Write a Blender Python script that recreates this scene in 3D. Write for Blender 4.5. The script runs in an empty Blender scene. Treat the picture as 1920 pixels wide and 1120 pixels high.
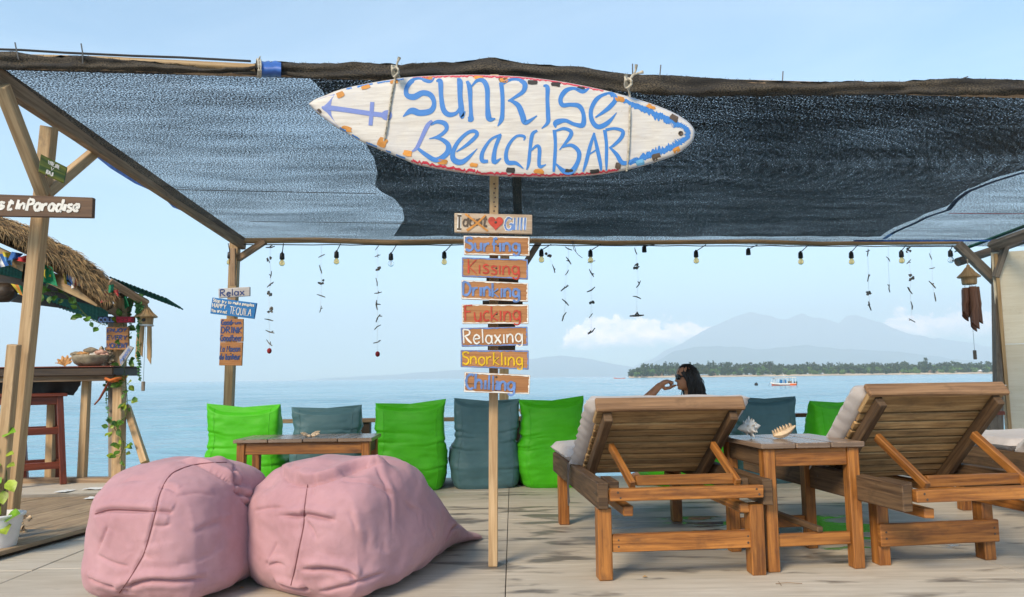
import bpy, bmesh, math, random
from mathutils import Vector, Matrix, noise
from mathutils.geometry import tessellate_polygon
random.seed(7)
R = math.radians
sc = bpy.context.scene
COL = sc.collection

# ---------------------------------------------------------------- camera
FPX = 1400.0; CW, CH = 1920, 1120; EYE = 0.95
PITCH = math.atan(148.5 / FPX); ROLL = R(-0.70)
cam_d = bpy.data.cameras.new('camera'); cam_d.sensor_width = 36.0; cam_d.lens = 36.0 * FPX / CW
cam_d.clip_start = 0.05; cam_d.clip_end = 60000
cam = bpy.data.objects.new('camera', cam_d); COL.objects.link(cam)
CM = (Matrix.Rotation(math.pi / 2 + PITCH, 3, 'X') @ Matrix.Rotation(ROLL, 3, 'Z'))
cam.matrix_world = Matrix.Translation((0, 0, EYE)) @ CM.to_4x4()
sc.camera = cam

# ---------------------------------------------------------------- light
SUN_AZ, SUN_EL = R(214), R(36)
world = bpy.data.worlds.new('World'); sc.world = world; world.use_nodes = True
wn = world.node_tree.nodes; wl = world.node_tree.links
sky = wn.new('ShaderNodeTexSky'); sky.sky_type = 'NISHITA'; sky.sun_disc = False
sky.sun_elevation = SUN_EL; sky.sun_rotation = SUN_AZ
sky.altitude = 0; sky.air_density = 1.0; sky.dust_density = 0.1; sky.ozone_density = 1.0
bg = wn['Background']; bg.inputs[1].default_value = 0.108
sun_d = bpy.data.lights.new('sun', 'SUN'); sun_d.energy = 3.4; sun_d.angle = R(20); sun_d.color = (1.0, 0.83, 0.60)
sun = bpy.data.objects.new('sun', sun_d); COL.objects.link(sun)
sd = Vector((math.sin(SUN_AZ) * math.cos(SUN_EL), math.cos(SUN_AZ) * math.cos(SUN_EL), math.sin(SUN_EL)))
sun.rotation_euler = sd.to_track_quat('Z', 'Y').to_euler()
sc.view_settings.view_transform = 'Standard'; sc.view_settings.look = 'None'
sc.view_settings.gamma = 1.0; sc.view_settings.use_curve_mapping = False
sc.view_settings.exposure = 0.92
sc.cycles.use_denoising = True
sc.cycles.transparent_max_bounces = 24
sc.cycles.max_bounces = 8; sc.cycles.volume_bounces = 2
sc.cycles.sample_clamp_indirect = 6

# clouds of the sky: soft high veils everywhere, a broken bank of cumulus low all round the horizon
def world_clouds():
    N = wn.new; L = wl.new
    tc = N('ShaderNodeTexCoord'); sep = N('ShaderNodeSeparateXYZ'); L(tc.outputs['Generated'], sep.inputs[0])
    def m(op, a, b=None, c=None):
        n = N('ShaderNodeMath'); n.operation = op
        for i, x in enumerate((a, b, c)):
            if x is None: continue
            if isinstance(x, (int, float)): n.inputs[i].default_value = x
            else: L(x, n.inputs[i])
        return n.outputs[0]
    x, y, z = sep.outputs
    az = m('MULTIPLY_ADD', m('ARCTAN2', x, y), 1 / (2 * math.pi), 0.5)          # 0.5 = straight ahead
    el = m('ARCSINE', z)
    # veil
    mp = N('ShaderNodeMapping'); L(tc.outputs['Generated'], mp.inputs[0]); mp.inputs['Scale'].default_value = (1.2, 1.2, 6.5)
    mp.inputs['Rotation'].default_value = (0.12, 0.2, 0.3)
    n1 = N('ShaderNodeTexNoise'); L(mp.outputs[0], n1.inputs['Vector']); n1.inputs['Scale'].default_value = 1.7
    n1.inputs['Detail'].default_value = 6; n1.inputs['Roughness'].default_value = 0.55; n1.inputs['Distortion'].default_value = 0.5
    r1 = N('ShaderNodeValToRGB'); L(n1.outputs['Fac'], r1.inputs[0])
    r1.color_ramp.elements[0].position = 0.42; r1.color_ramp.elements[0].color = (0, 0, 0, 1)
    r1.color_ramp.elements[1].position = 0.78; r1.color_ramp.elements[1].color = (1, 1, 1, 1)
    veil = m('MULTIPLY', r1.outputs[0], 0.22)
    # cumulus: top elevation (degrees / 10) along the azimuth
    rp = N('ShaderNodeValToRGB'); L(az, rp.inputs[0]); cr = rp.color_ramp; cr.interpolation = 'EASE'
    def azp(px): return 0.5 + math.atan((px - 960) / FPX) / (2 * math.pi)
    stops = [(azp(300), .0), (azp(480), .09), (azp(560), .0), (azp(1015), .0), (azp(1060), .40), (azp(1120), .50), (azp(1165), .44),
             (azp(1210), .46), (azp(1280), .40), (azp(1330), .42), (azp(1372), .30), (azp(1450), .0), (azp(1610), .0), (azp(1665), .40), (azp(1740), .42),
             (azp(1830), .44), (azp(1960), .2)]
    rr = random.Random(4)
    a = 0.02
    while a < 0.385: stops.append((a, rr.choice((0, .2, .35, .45)))); a += 0.055
    a = 0.64
    while a < 1.0: stops.append((a, rr.choice((0, .2, .35, .45)))); a += 0.055
    stops.sort(); stops = stops[:31]
    while len(cr.elements) < len(stops): cr.elements.new(0.5)
    for e, (p, v) in zip(cr.elements, stops): e.position = p
    for e, (p, v) in zip(cr.elements, stops): e.position = p; e.color = (v, v, v, 1)
    top = m('MULTIPLY', rp.outputs[0], R(10))
    mp2 = N('ShaderNodeMapping'); L(tc.outputs['Generated'], mp2.inputs[0]); mp2.inputs['Scale'].default_value = (1, 1, 1.5)
    n2 = N('ShaderNodeTexNoise'); L(mp2.outputs[0], n2.inputs['Vector']); n2.inputs['Scale'].default_value = 34
    n2.inputs['Detail'].default_value = 10; n2.inputs['Roughness'].default_value = 0.66
    puff = m('MULTIPLY', m('SUBTRACT', n2.outputs['Fac'], 0.5), R(5.6))
    d = m('SUBTRACT', m('ADD', top, puff), el)                       # >0 under the cloud top
    edge = m('MULTIPLY', d, 1 / R(0.38)); n = wn.new('ShaderNodeClamp'); L(edge, n.inputs[0])
    base = m('MULTIPLY', m('SUBTRACT', el, m('ADD', R(2.15), m('MULTIPLY', puff, 0.35))), 1 / R(0.9)); nb = wn.new('ShaderNodeClamp'); L(base, nb.inputs[0])
    has = m('GREATER_THAN', top, R(0.4))
    n3 = N('ShaderNodeTexNoise'); L(mp2.outputs[0], n3.inputs['Vector']); n3.inputs['Scale'].default_value = 70; n3.inputs['Detail'].default_value = 6; n3.inputs['Roughness'].default_value = 0.6
    body = m('MULTIPLY_ADD', n3.outputs['Fac'], 1.5, -0.12); bc_ = wn.new('ShaderNodeClamp'); L(body, bc_.inputs[0])
    cum = m('MULTIPLY', m('MULTIPLY', m('MULTIPLY', n.outputs[0], nb.outputs[0]), has), bc_.outputs[0])
    return veil, cum, m
veil, cum, wm = world_clouds()
def wmix(fac, a, b):
    n = wn.new('ShaderNodeMix'); n.data_type = 'RGBA'
    wl.new(fac, n.inputs['Factor']); wl.new(a, n.inputs['A'])
    if isinstance(b, tuple): n.inputs['B'].default_value = b
    else: wl.new(b, n.inputs['B'])
    return n.outputs['Result']
tint = wn.new('ShaderNodeMix'); tint.data_type = 'RGBA'; tint.blend_type = 'MULTIPLY'; tint.inputs['Factor'].default_value = 1.0   # clear tropical air, a touch more cyan
wl.new(sky.outputs[0], tint.inputs['A']); tint.inputs['B'].default_value = (0.86, 1.12, 1.16, 1)
c1 = wmix(veil, tint.outputs['Result'], (6.6, 7.2, 7.6, 1))
c2 = wmix(cum, c1, (54.0, 36.0, 29.5, 1))
wl.new(c2, bg.inputs[0])

# ---------------------------------------------------------------- pixel -> place
def ray(px, py): return CM @ Vector(((px - 960) / FPX, -(py - 560) / FPX, -1))
def P(px, py, Y):
    d = ray(px, py); t = Y / d.y
    return Vector((d.x * t, Y, EYE + d.z * t))
def G(px, py, z=0.0):
    d = ray(px, py); t = (z - EYE) / d.z
    return Vector((d.x * t, d.y * t, z))
def on_plane(px, py, p0, n):
    d = ray(px, py); o = Vector((0, 0, EYE)); t = (p0 - o).dot(n) / d.dot(n)
    return o + d * t
def lerp(a, b, t): return a + (b - a) * t
def interp(pts, x):
    if x <= pts[0][0]: return pts[0][1]
    for (x0, y0), (x1, y1) in zip(pts, pts[1:]):
        if x <= x1: return y0 + (y1 - y0) * (x - x0) / (x1 - x0)
    return pts[-1][1]
def smooth_line(pts, k=6):
    """Catmull-Rom through points given as tuples"""
    if len(pts) < 3: k = 2
    out = []
    P_ = [pts[0]] + list(pts) + [pts[-1]]
    for i in range(1, len(P_) - 2):
        a, b, c, d = P_[i - 1], P_[i], P_[i + 1], P_[i + 2]
        for j in range(k):
            t = j / k
            out.append(tuple(0.5 * (2 * b[q] + (c[q] - a[q]) * t + (2 * a[q] - 5 * b[q] + 4 * c[q] - d[q]) * t * t +
                                    (3 * b[q] - a[q] - 3 * c[q] + d[q]) * t ** 3) for q in range(len(b))))
    out.append(tuple(pts[-1]))
    return out

# ---------------------------------------------------------------- materials
MATS = {}
def new_mat(name):
    m = bpy.data.materials.new(name); m.use_nodes = True
    nt = m.node_tree; b = nt.nodes['Principled BSDF']
    MATS[name] = m
    return m, nt.nodes, nt.links, b
def mixc(nodes, links, fac, a, b, mode='MIX'):
    n = nodes.new('ShaderNodeMix'); n.data_type = 'RGBA'; n.blend_type = mode
    for s, v in (('Factor', fac), ('A', a), ('B', b)):
        if isinstance(v, (int, float)): n.inputs[s].default_value = v
        elif isinstance(v, tuple): n.inputs[s].default_value = v if len(v) == 4 else v + (1,)
        else: links.new(v, n.inputs[s])
    return n.outputs['Result']
def noise_n(nodes, links, vec, scale, detail=4, rough=0.55, dist=0.0):
    n = nodes.new('ShaderNodeTexNoise'); links.new(vec, n.inputs['Vector'])
    n.inputs['Scale'].default_value = scale; n.inputs['Detail'].default_value = detail
    n.inputs['Roughness'].default_value = rough; n.inputs['Distortion'].default_value = dist
    return n.outputs['Fac']
def ramp(nodes, links, fac, p0, p1, c0=(0, 0, 0), c1=(1, 1, 1)):
    n = nodes.new('ShaderNodeValToRGB'); links.new(fac, n.inputs[0])
    e = n.color_ramp.elements
    e[0].position = p0; e[0].color = c0 + (1,); e[1].position = p1; e[1].color = c1 + (1,)
    return n.outputs[0]
def mapping(nodes, links, vec, scale):
    n = nodes.new('ShaderNodeMapping'); links.new(vec, n.inputs[0]); n.inputs['Scale'].default_value = scale
    return n.outputs[0]
def bump(nodes, links, h, b, strength=0.3, dist=0.01):
    n = nodes.new('ShaderNodeBump'); links.new(h, n.inputs['Height']); n.inputs['Strength'].default_value = strength
    n.inputs['Distance'].default_value = dist; links.new(n.outputs[0], b.inputs['Normal'])
def rand_tone(nodes, links, col, amt=0.25):
    oi = nodes.new('ShaderNodeObjectInfo'); mr = nodes.new('ShaderNodeMapRange'); links.new(oi.outputs['Random'], mr.inputs[0])
    mr.inputs['To Min'].default_value = 1 - amt; mr.inputs['To Max'].default_value = 1 + amt
    v = nodes.new('ShaderNodeVectorMath'); v.operation = 'SCALE'; links.new(col, v.inputs[0]); links.new(mr.outputs[0], v.inputs['Scale'])
    return v.outputs[0]
def wood(name, light, dark, stain=None, stain_amt=0.5, rough=0.6, grain=1.0, tone=0.15, bmp=0.35, spec=0.35):
    m, N, L, b = new_mat(name)
    tc = N.new('ShaderNodeTexCoord'); uv = tc.outputs['UV']
    g1 = noise_n(N, L, mapping(N, L, uv, (3.0, 70.0 * grain, 1)), 1.0, 6, 0.6, 0.6)
    g2 = noise_n(N, L, mapping(N, L, uv, (1.3, 14.0, 1)), 1.0, 5, 0.6, 1.2)
    g3 = noise_n(N, L, mapping(N, L, uv, (5.0, 11.0, 1)), 1.0, 5, 0.65, 0.2)
    f = mixc(N, L, 0.5, g1, g2)
    col = mixc(N, L, ramp(N, L, f, 0.41, 0.60), dark, light)
    if stain: col = mixc(N, L, ramp(N, L, g3, 0.70 - 0.28 * stain_amt, 0.80, (0, 0, 0), (0.85, 0.85, 0.85)), col, stain)
    col = rand_tone(N, L, col, tone)
    L.new(col, b.inputs['Base Color'])
    rr = N.new('ShaderNodeMapRange'); L.new(g2, rr.inputs[0]); rr.inputs['To Min'].default_value = rough - 0.12; rr.inputs['To Max'].default_value = rough + 0.12
    L.new(rr.outputs[0], b.inputs['Roughness']); b.inputs['Specular IOR Level'].default_value = spec
    bump(N, L, f, b, bmp, 0.004)
    return m
def plain(name, col, rough=0.6, var=0.12, scale=6.0, bmp=0.0, metallic=0.0, spec=0.4, tone=0.0, coords='Object', fine=60.0):
    m, N, L, b = new_mat(name)
    tc = N.new('ShaderNodeTexCoord'); v = tc.outputs[coords]
    n = noise_n(N, L, v, scale, 6, 0.6)
    d = tuple(max(0, c * (1 - var * 2)) for c in col); l = tuple(min(1, c * (1 + var)) for c in col)
    c = mixc(N, L, ramp(N, L, n, 0.3, 0.7), d, l)
    if tone: c = rand_tone(N, L, c, tone)
    L.new(c, b.inputs['Base Color']); b.inputs['Roughness'].default_value = rough; b.inputs['Metallic'].default_value = metallic
    b.inputs['Specular IOR Level'].default_value = spec
    if bmp: bump(N, L, noise_n(N, L, v, fine, 4, 0.6), b, bmp, 0.003)
    return m
def fabric(name, col, col2, rough=0.8, sheen=0.3, scale=3.0, bmp=0.25, fd=0.4):
    m, N, L, b = new_mat(name)
    tc = N.new('ShaderNodeTexCoord'); v = tc.outputs['Object']
    n = noise_n(N, L, v, scale, 5, 0.6, 0.4); n2 = noise_n(N, L, v, scale * 6, 4, 0.6)
    c = mixc(N, L, ramp(N, L, n, 0.35, 0.7), col, col2)
    c = mixc(N, L, ramp(N, L, n2, 0.4, 0.75, (0, 0, 0), (0.35, 0.35, 0.35)), c, tuple(x * 0.8 for x in col))
    L.new(c, b.inputs['Base Color']); b.inputs['Roughness'].default_value = rough
    b.inputs['Sheen Weight'].default_value = sheen; b.inputs['Specular IOR Level'].default_value = 0.3
    fade = noise_n(N, L, v, 1.3, 4, 0.6, 0.8); dirt = noise_n(N, L, v, 5.5, 7, 0.72, 0.6)
    c = mixc(N, L, ramp(N, L, fade, 0.45, 0.75, (0, 0, 0), (fd, fd, fd)), c, tuple(min(1, x * 1.12 + 0.05) for x in col2))
    c = mixc(N, L, ramp(N, L, dirt, 0.60, 0.80, (0, 0, 0), (fd, fd, fd)), c, tuple(x * 0.55 + 0.02 for x in col))
    L.new(c, b.inputs['Base Color'])
    def ridge_n(vec, scale, det):
        q = N.new('ShaderNodeTexNoise'); q.noise_type = 'RIDGED_MULTIFRACTAL'; L.new(vec, q.inputs['Vector']); q.inputs['Scale'].default_value = scale
        q.inputs['Detail'].default_value = det; q.inputs['Roughness'].default_value = 0.5; q.inputs['Distortion'].default_value = 0.6; return q.outputs['Fac']
    n3 = noise_n(N, L, v, 500, 2, 0.5)
    n4 = ridge_n(mapping(N, L, v, (1, 1, 1.8)), 3.2, 3.0); n5 = ridge_n(mapping(N, L, v, (1, 1, 1.6)), 9.0, 2.0)
    b1 = N.new('ShaderNodeBump'); L.new(n3, b1.inputs['Height']); b1.inputs['Strength'].default_value = bmp; b1.inputs['Distance'].default_value = 0.0022
    b2 = N.new('ShaderNodeBump'); L.new(n5, b2.inputs['Height']); b2.inputs['Strength'].default_value = bmp; b2.inputs['Distance'].default_value = 0.006; L.new(b1.outputs[0], b2.inputs['Normal'])
    b3 = N.new('ShaderNodeBump'); L.new(n4, b3.inputs['Height']); b3.inputs['Strength'].default_value = bmp; b3.inputs['Distance'].default_value = 0.016; L.new(b2.outputs[0], b3.inputs['Normal'])
    L.new(b3.outputs[0], b.inputs['Normal'])
    return m

wood('post_timber', (0.54, 0.38, 0.22), (0.36, 0.23, 0.12), (0.16, 0.12, 0.09), 0.35, 0.75, tone=0.12)
wood('beam_timber', (0.36, 0.25, 0.16), (0.20, 0.13, 0.08), (0.05, 0.04, 0.03), 0.5, 0.8)
wood('grey_timber', (0.26, 0.22, 0.18), (0.13, 0.11, 0.09), (0.04, 0.035, 0.03), 0.5, 0.85)
wood('teak', (0.42, 0.168, 0.036), (0.17, 0.058, 0.012), (0.06, 0.026, 0.014), 0.62, 0.45, tone=0.18, spec=0.5)
wood('slat_wood', (0.50, 0.325, 0.155), (0.25, 0.145, 0.06), (0.075, 0.048, 0.03), 0.85, 0.65, tone=0.30)
wood('weathered_teak', (0.15, 0.090, 0.047), (0.055, 0.031, 0.017), (0.022, 0.016, 0.011), 0.6, 0.7, tone=0.12)
wood('mid_teak', (0.29, 0.165, 0.085), (0.15, 0.08, 0.04), (0.06, 0.035, 0.02), 0.5, 0.6, tone=0.12)
wood('red_wood', (0.22, 0.045, 0.018), (0.10, 0.02, 0.010), (0.03, 0.01, 0.008), 0.4, 0.4, spec=0.5)
wood('dark_wood', (0.055, 0.035, 0.022), (0.025, 0.016, 0.011), None, 0, 0.5)
wood('table_top', (0.30, 0.21, 0.15), (0.15, 0.10, 0.07), (0.07, 0.05, 0.04), 0.6, 0.28, spec=0.5)
wood('sign_ply', (0.44, 0.21, 0.085), (0.30, 0.13, 0.05), (0.20, 0.09, 0.04), 0.3, 0.7, grain=1.6, tone=0.08, bmp=0.15)
wood('sign_pale', (0.50, 0.40, 0.30), (0.33, 0.24, 0.17), (0.15, 0.11, 0.08), 0.45, 0.75)
wood('sign_white', (0.52, 0.50, 0.50), (0.38, 0.36, 0.36), (0.25, 0.2, 0.17), 0.4, 0.75)
wood('sign_brown', (0.17, 0.10, 0.062), (0.105, 0.062, 0.040), (0.06, 0.04, 0.03), 0.3, 0.7)
wood('sign_green', (0.20, 0.21, 0.03), (0.035, 0.075, 0.02), (0.03, 0.04, 0.03), 0.5, 0.6, grain=0.5)
wood('sign_blue', (0.02, 0.19, 0.50), (0.015, 0.15, 0.42), (0.02, 0.10, 0.28), 0.3, 0.6)
wood('sign_darkblue', (0.03, 0.035, 0.06), (0.02, 0.02, 0.035), None, 0, 0.6)
wood('sign_red', (0.30, 0.03, 0.04), (0.2, 0.02, 0.03), None, 0, 0.6)
wood('plywood_wall', (0.74, 0.70, 0.58), (0.67, 0.62, 0.49), (0.50, 0.42, 0.28), 0.40, 0.8, grain=0.5, bmp=0.1)
wood('bamboo', (0.48, 0.33, 0.17), (0.33, 0.20, 0.09), (0.12, 0.08, 0.05), 0.3, 0.5)
wood('bamboo_dark', (0.26, 0.12, 0.07), (0.16, 0.07, 0.04), (0.07, 0.03, 0.02), 0.3, 0.55, tone=0.15)
plain('paint_blue', (0.045, 0.22, 0.62), 0.5, 0.22, 14)
plain('paint_lilac', (0.16, 0.24, 0.55), 0.55, 0.2, 14)
plain('paint_signblue', (0.13, 0.23, 0.50), 0.6, 0.2, 20)
plain('paint_red', (0.50, 0.055, 0.03), 0.6, 0.2, 20)
plain('paint_crimson', (0.55, 0.02, 0.05), 0.55, 0.2, 14)
plain('paint_white', (0.72, 0.70, 0.66), 0.6, 0.1, 20)
plain('paint_yellow', (0.72, 0.46, 0.01), 0.55, 0.15, 20)
plain('paint_black', (0.035, 0.03, 0.028), 0.6, 0.2, 20)
plain('paint_brown', (0.10, 0.07, 0.05), 0.6, 0.2, 20)
plain('paint_orange', (0.62, 0.26, 0.05), 0.6, 0.2, 12)
plain('paint_navy', (0.03, 0.06, 0.20), 0.6, 0.2, 20)
plain('nail', (0.09, 0.06, 0.045), 0.5, 0.2, 40)
plain('wire', (0.10, 0.10, 0.10), 0.5, 0.1, 40)
plain('rope', (0.52, 0.47, 0.38), 0.9, 0.25, 60, 0.5)
plain('black_plastic', (0.012, 0.012, 0.013), 0.35, 0.1)
plain('coral', (0.20, 0.185, 0.165), 0.9, 0.3, 60, 0.5, tone=0.25)
plain('red_coral', (0.28, 0.015, 0.02), 0.7, 0.2, 40)
plain('shell_cream', (0.68, 0.50, 0.32), 0.45, 0.18, 30, 0.2)
plain('shell_white', (0.74, 0.70, 0.64), 0.5, 0.12, 30, 0.2)
plain('shell_orange', (0.55, 0.28, 0.10), 0.5, 0.25, 25, 0.2)
plain('shell_pink', (0.55, 0.33, 0.26), 0.5, 0.25, 40, 0.2)
plain('stone', (0.34, 0.28, 0.20), 0.85, 0.3, 18, 0.5)
plain('tarp_blue', (0.035, 0.12, 0.42), 0.45, 0.3, 8)
plain('rope_orange', (0.65, 0.16, 0.03), 0.7, 0.2, 40)
plain('leaf', (0.085, 0.20, 0.025), 0.45, 0.35, 30, tone=0.1)
plain('leaf_lime', (0.30, 0.40, 0.03), 0.45, 0.35, 14, tone=0.1)
plain('garland_leaf', (0.10, 0.28, 0.09), 0.6, 0.3, 20)
plain('stem', (0.10, 0.12, 0.04), 0.7, 0.2, 30)
plain('pot_white', (0.74, 0.74, 0.73), 0.5, 0.05, 12)
plain('soil', (0.04, 0.03, 0.02), 0.95, 0.3, 60, 0.5)
plain('skin', (0.55, 0.245, 0.13), 0.5, 0.1, 12)
plain('skin_lips', (0.40, 0.10, 0.08), 0.45, 0.1, 12)
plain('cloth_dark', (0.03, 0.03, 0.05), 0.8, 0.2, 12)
plain('lens_dark', (0.006, 0.006, 0.007), 0.08, 0.1, 12, spec=0.6)
plain('paper', (0.78, 0.78, 0.78), 0.7, 0.05)
plain('boat_white', (0.75, 0.73, 0.70), 0.5, 0.1, 1.0)
plain('boat_red', (0.52, 0.12, 0.06), 0.5, 0.2, 1.0)
plain('boat_orange', (0.70, 0.13, 0.03), 0.5, 0.2, 1.0)
plain('boat_blue', (0.03, 0.22, 0.55), 0.5, 0.2, 1.0)
plain('boat_tan', (0.55, 0.42, 0.25), 0.7, 0.2, 1.0)
plain('house_wall', (0.50, 0.36, 0.26), 0.8, 0.2, 0.3)
plain('house_roof', (0.30, 0.19, 0.12), 0.9, 0.2, 0.3)
plain('sand', (0.60, 0.47, 0.33), 0.95, 0.2, 0.05)
plain('trunk', (0.12, 0.09, 0.06), 0.9, 0.2, 2)
plain('green_metal', (0.022, 0.115, 0.075), 0.85, 0.25, 5, spec=0.15)
fabric('pink_canvas', (0.43, 0.23, 0.26), (0.50, 0.285, 0.315), 0.9, 0.12, 3.0, 0.5, 0.5)
fabric('green_vinyl', (0.058, 0.44, 0.005), (0.082, 0.52, 0.009), 0.48, 0.0, 2.0, 0.45, 0.3)
fabric('teal_vinyl', (0.06, 0.135, 0.155), (0.085, 0.175, 0.195), 0.48, 0.0, 2.0, 0.45, 0.3)
fabric('cushion', (0.46, 0.42, 0.41), (0.56, 0.52, 0.51), 0.9, 0.2, 3.0, 0.25)
plain('seam_thread', (0.22, 0.09, 0.10), 0.9, 0.1)
FL = {'f_white': (.7, .7, .7), 'f_red': (.58, .04, .05), 'f_pink': (.66, .10, .11), 'f_green': (.015, .22, .10), 'f_blue': (.03, .12, .38), 'f_yellow': (.62, .48, .05), 'f_black': (.02, .02, .02), 'f_sky': (.10, .30, .55), 'f_orange': (.65, .22, .03)}
for k, c in FL.items(): plain(k, c, 0.8, 0.12, 20)

def leafy(name, c1, c2, scale):
    m, N, L, b = new_mat(name)
    tc = N.new('ShaderNodeTexCoord')
    n = noise_n(N, L, tc.outputs['Object'], scale, 3)
    L.new(mixc(N, L, ramp(N, L, n, 0.35, 0.65), c1, c2), b.inputs['Base Color']); b.inputs['Roughness'].default_value = 0.8
    b.inputs['Specular IOR Level'].default_value = 0.2
leafy('tree_foliage', (0.022, 0.050, 0.018), (0.065, 0.095, 0.035), 0.035)
leafy('tree_foliage_light', (0.07, 0.15, 0.03), (0.12, 0.20, 0.05), 0.05)
leafy('thatch', (0.40, 0.27, 0.13), (0.16, 0.10, 0.05), 7)
leafy('thatch_dark', (0.12, 0.085, 0.05), (0.05, 0.035, 0.02), 9)

def glass_mat(name, tint):
    m, N, L, b = new_mat(name)
    b.inputs['Base Color'].default_value = tint + (1,); b.inputs['Transmission Weight'].default_value = 1.0
    b.inputs['Roughness'].default_value = 0.03; b.inputs['IOR'].default_value = 1.12
glass_mat('bulb_amber', (0.95, 0.66, 0.30)); glass_mat('bulb_clear', (0.95, 0.96, 0.97))
plain('filament', (0.7, 0.5, 0.2), 0.4, 0.1)

def net_mat(name, open_lo, open_hi, scale, rings=False):
    """woven shade netting: dark threads with real openings between them"""
    m, N, L, b = new_mat(name)
    tc = N.new('ShaderNodeTexCoord'); v = tc.outputs['UV']
    n1 = noise_n(N, L, mapping(N, L, v, (scale, scale * 1.35, 1)), 1.0, 2, 0.7)
    n2 = noise_n(N, L, mapping(N, L, v, (0.9, 5.0, 1)), 1.0, 4, 0.6, 0.4)
    mm = N.new('ShaderNodeMath'); mm.operation = 'MULTIPLY_ADD'; L.new(n2, mm.inputs[0]); mm.inputs[1].default_value = 0.22; L.new(n1, mm.inputs[2])
    f = mm.outputs[0]
    if rings:
        w = N.new('ShaderNodeTexWave'); w.wave_type = 'RINGS'; w.rings_direction = 'SPHERICAL'
        mp = N.new('ShaderNodeMapping'); L.new(v, mp.inputs[0]); mp.inputs['Location'].default_value = (-1.5, -2.2, 0); mp.inputs['Scale'].default_value = (0.55, 1.6, 1)
        L.new(mp.outputs[0], w.inputs['Vector']); w.inputs['Scale'].default_value = 4.6; w.inputs['Distortion'].default_value = 3.0
        w.inputs['Detail'].default_value = 2; w.inputs['Detail Scale'].default_value = 0.7
        m3 = N.new('ShaderNodeMath'); m3.operation = 'MULTIPLY_ADD'; L.new(w.outputs['Fac'], m3.inputs[0]); m3.inputs[1].default_value = 0.032; L.new(f, m3.inputs[2]); f = m3.outputs[0]
    fac = ramp(N, L, f, open_lo, open_hi)
    tr = N.new('ShaderNodeBsdfTransparent'); mx = N.new('ShaderNodeMixShader')
    b.inputs['Base Color'].default_value = (0.014, 0.019, 0.026, 1); b.inputs['Roughness'].default_value = 0.7; b.inputs['Specular IOR Level'].default_value = 0.2
    L.new(fac, mx.inputs[0]); L.new(b.outputs[0], mx.inputs[1]); L.new(tr.outputs[0], mx.inputs[2])
    L.new(mx.outputs[0], N['Material Output'].inputs['Surface'])
net_mat('shade_net', 0.545, 0.745, 100)
net_mat('shade_net_dense', 0.665, 0.785, 86, True)
def wrap_mat():
    m, N, L, b = new_mat('net_wrap')
    tc = N.new('ShaderNodeTexCoord'); v = tc.outputs['UV']
    n1 = noise_n(N, L, mapping(N, L, v, (110, 150, 1)), 1.0, 2, 0.7)
    n2 = noise_n(N, L, mapping(N, L, v, (2.5, 9, 1)), 1.0, 4, 0.6)
    c = mixc(N, L, ramp(N, L, n1, 0.40, 0.62), (0.010, 0.009, 0.008), (0.12, 0.092, 0.06))
    c = mixc(N, L, ramp(N, L, n2, 0.40, 0.62, (0, 0, 0), (0.8, 0.8, 0.8)), c, (0.012, 0.012, 0.014))
    L.new(c, b.inputs['Base Color']); b.inputs['Roughness'].default_value = 0.9
    bump(N, L, n1, b, 0.5, 0.004)
wrap_mat()

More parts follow.
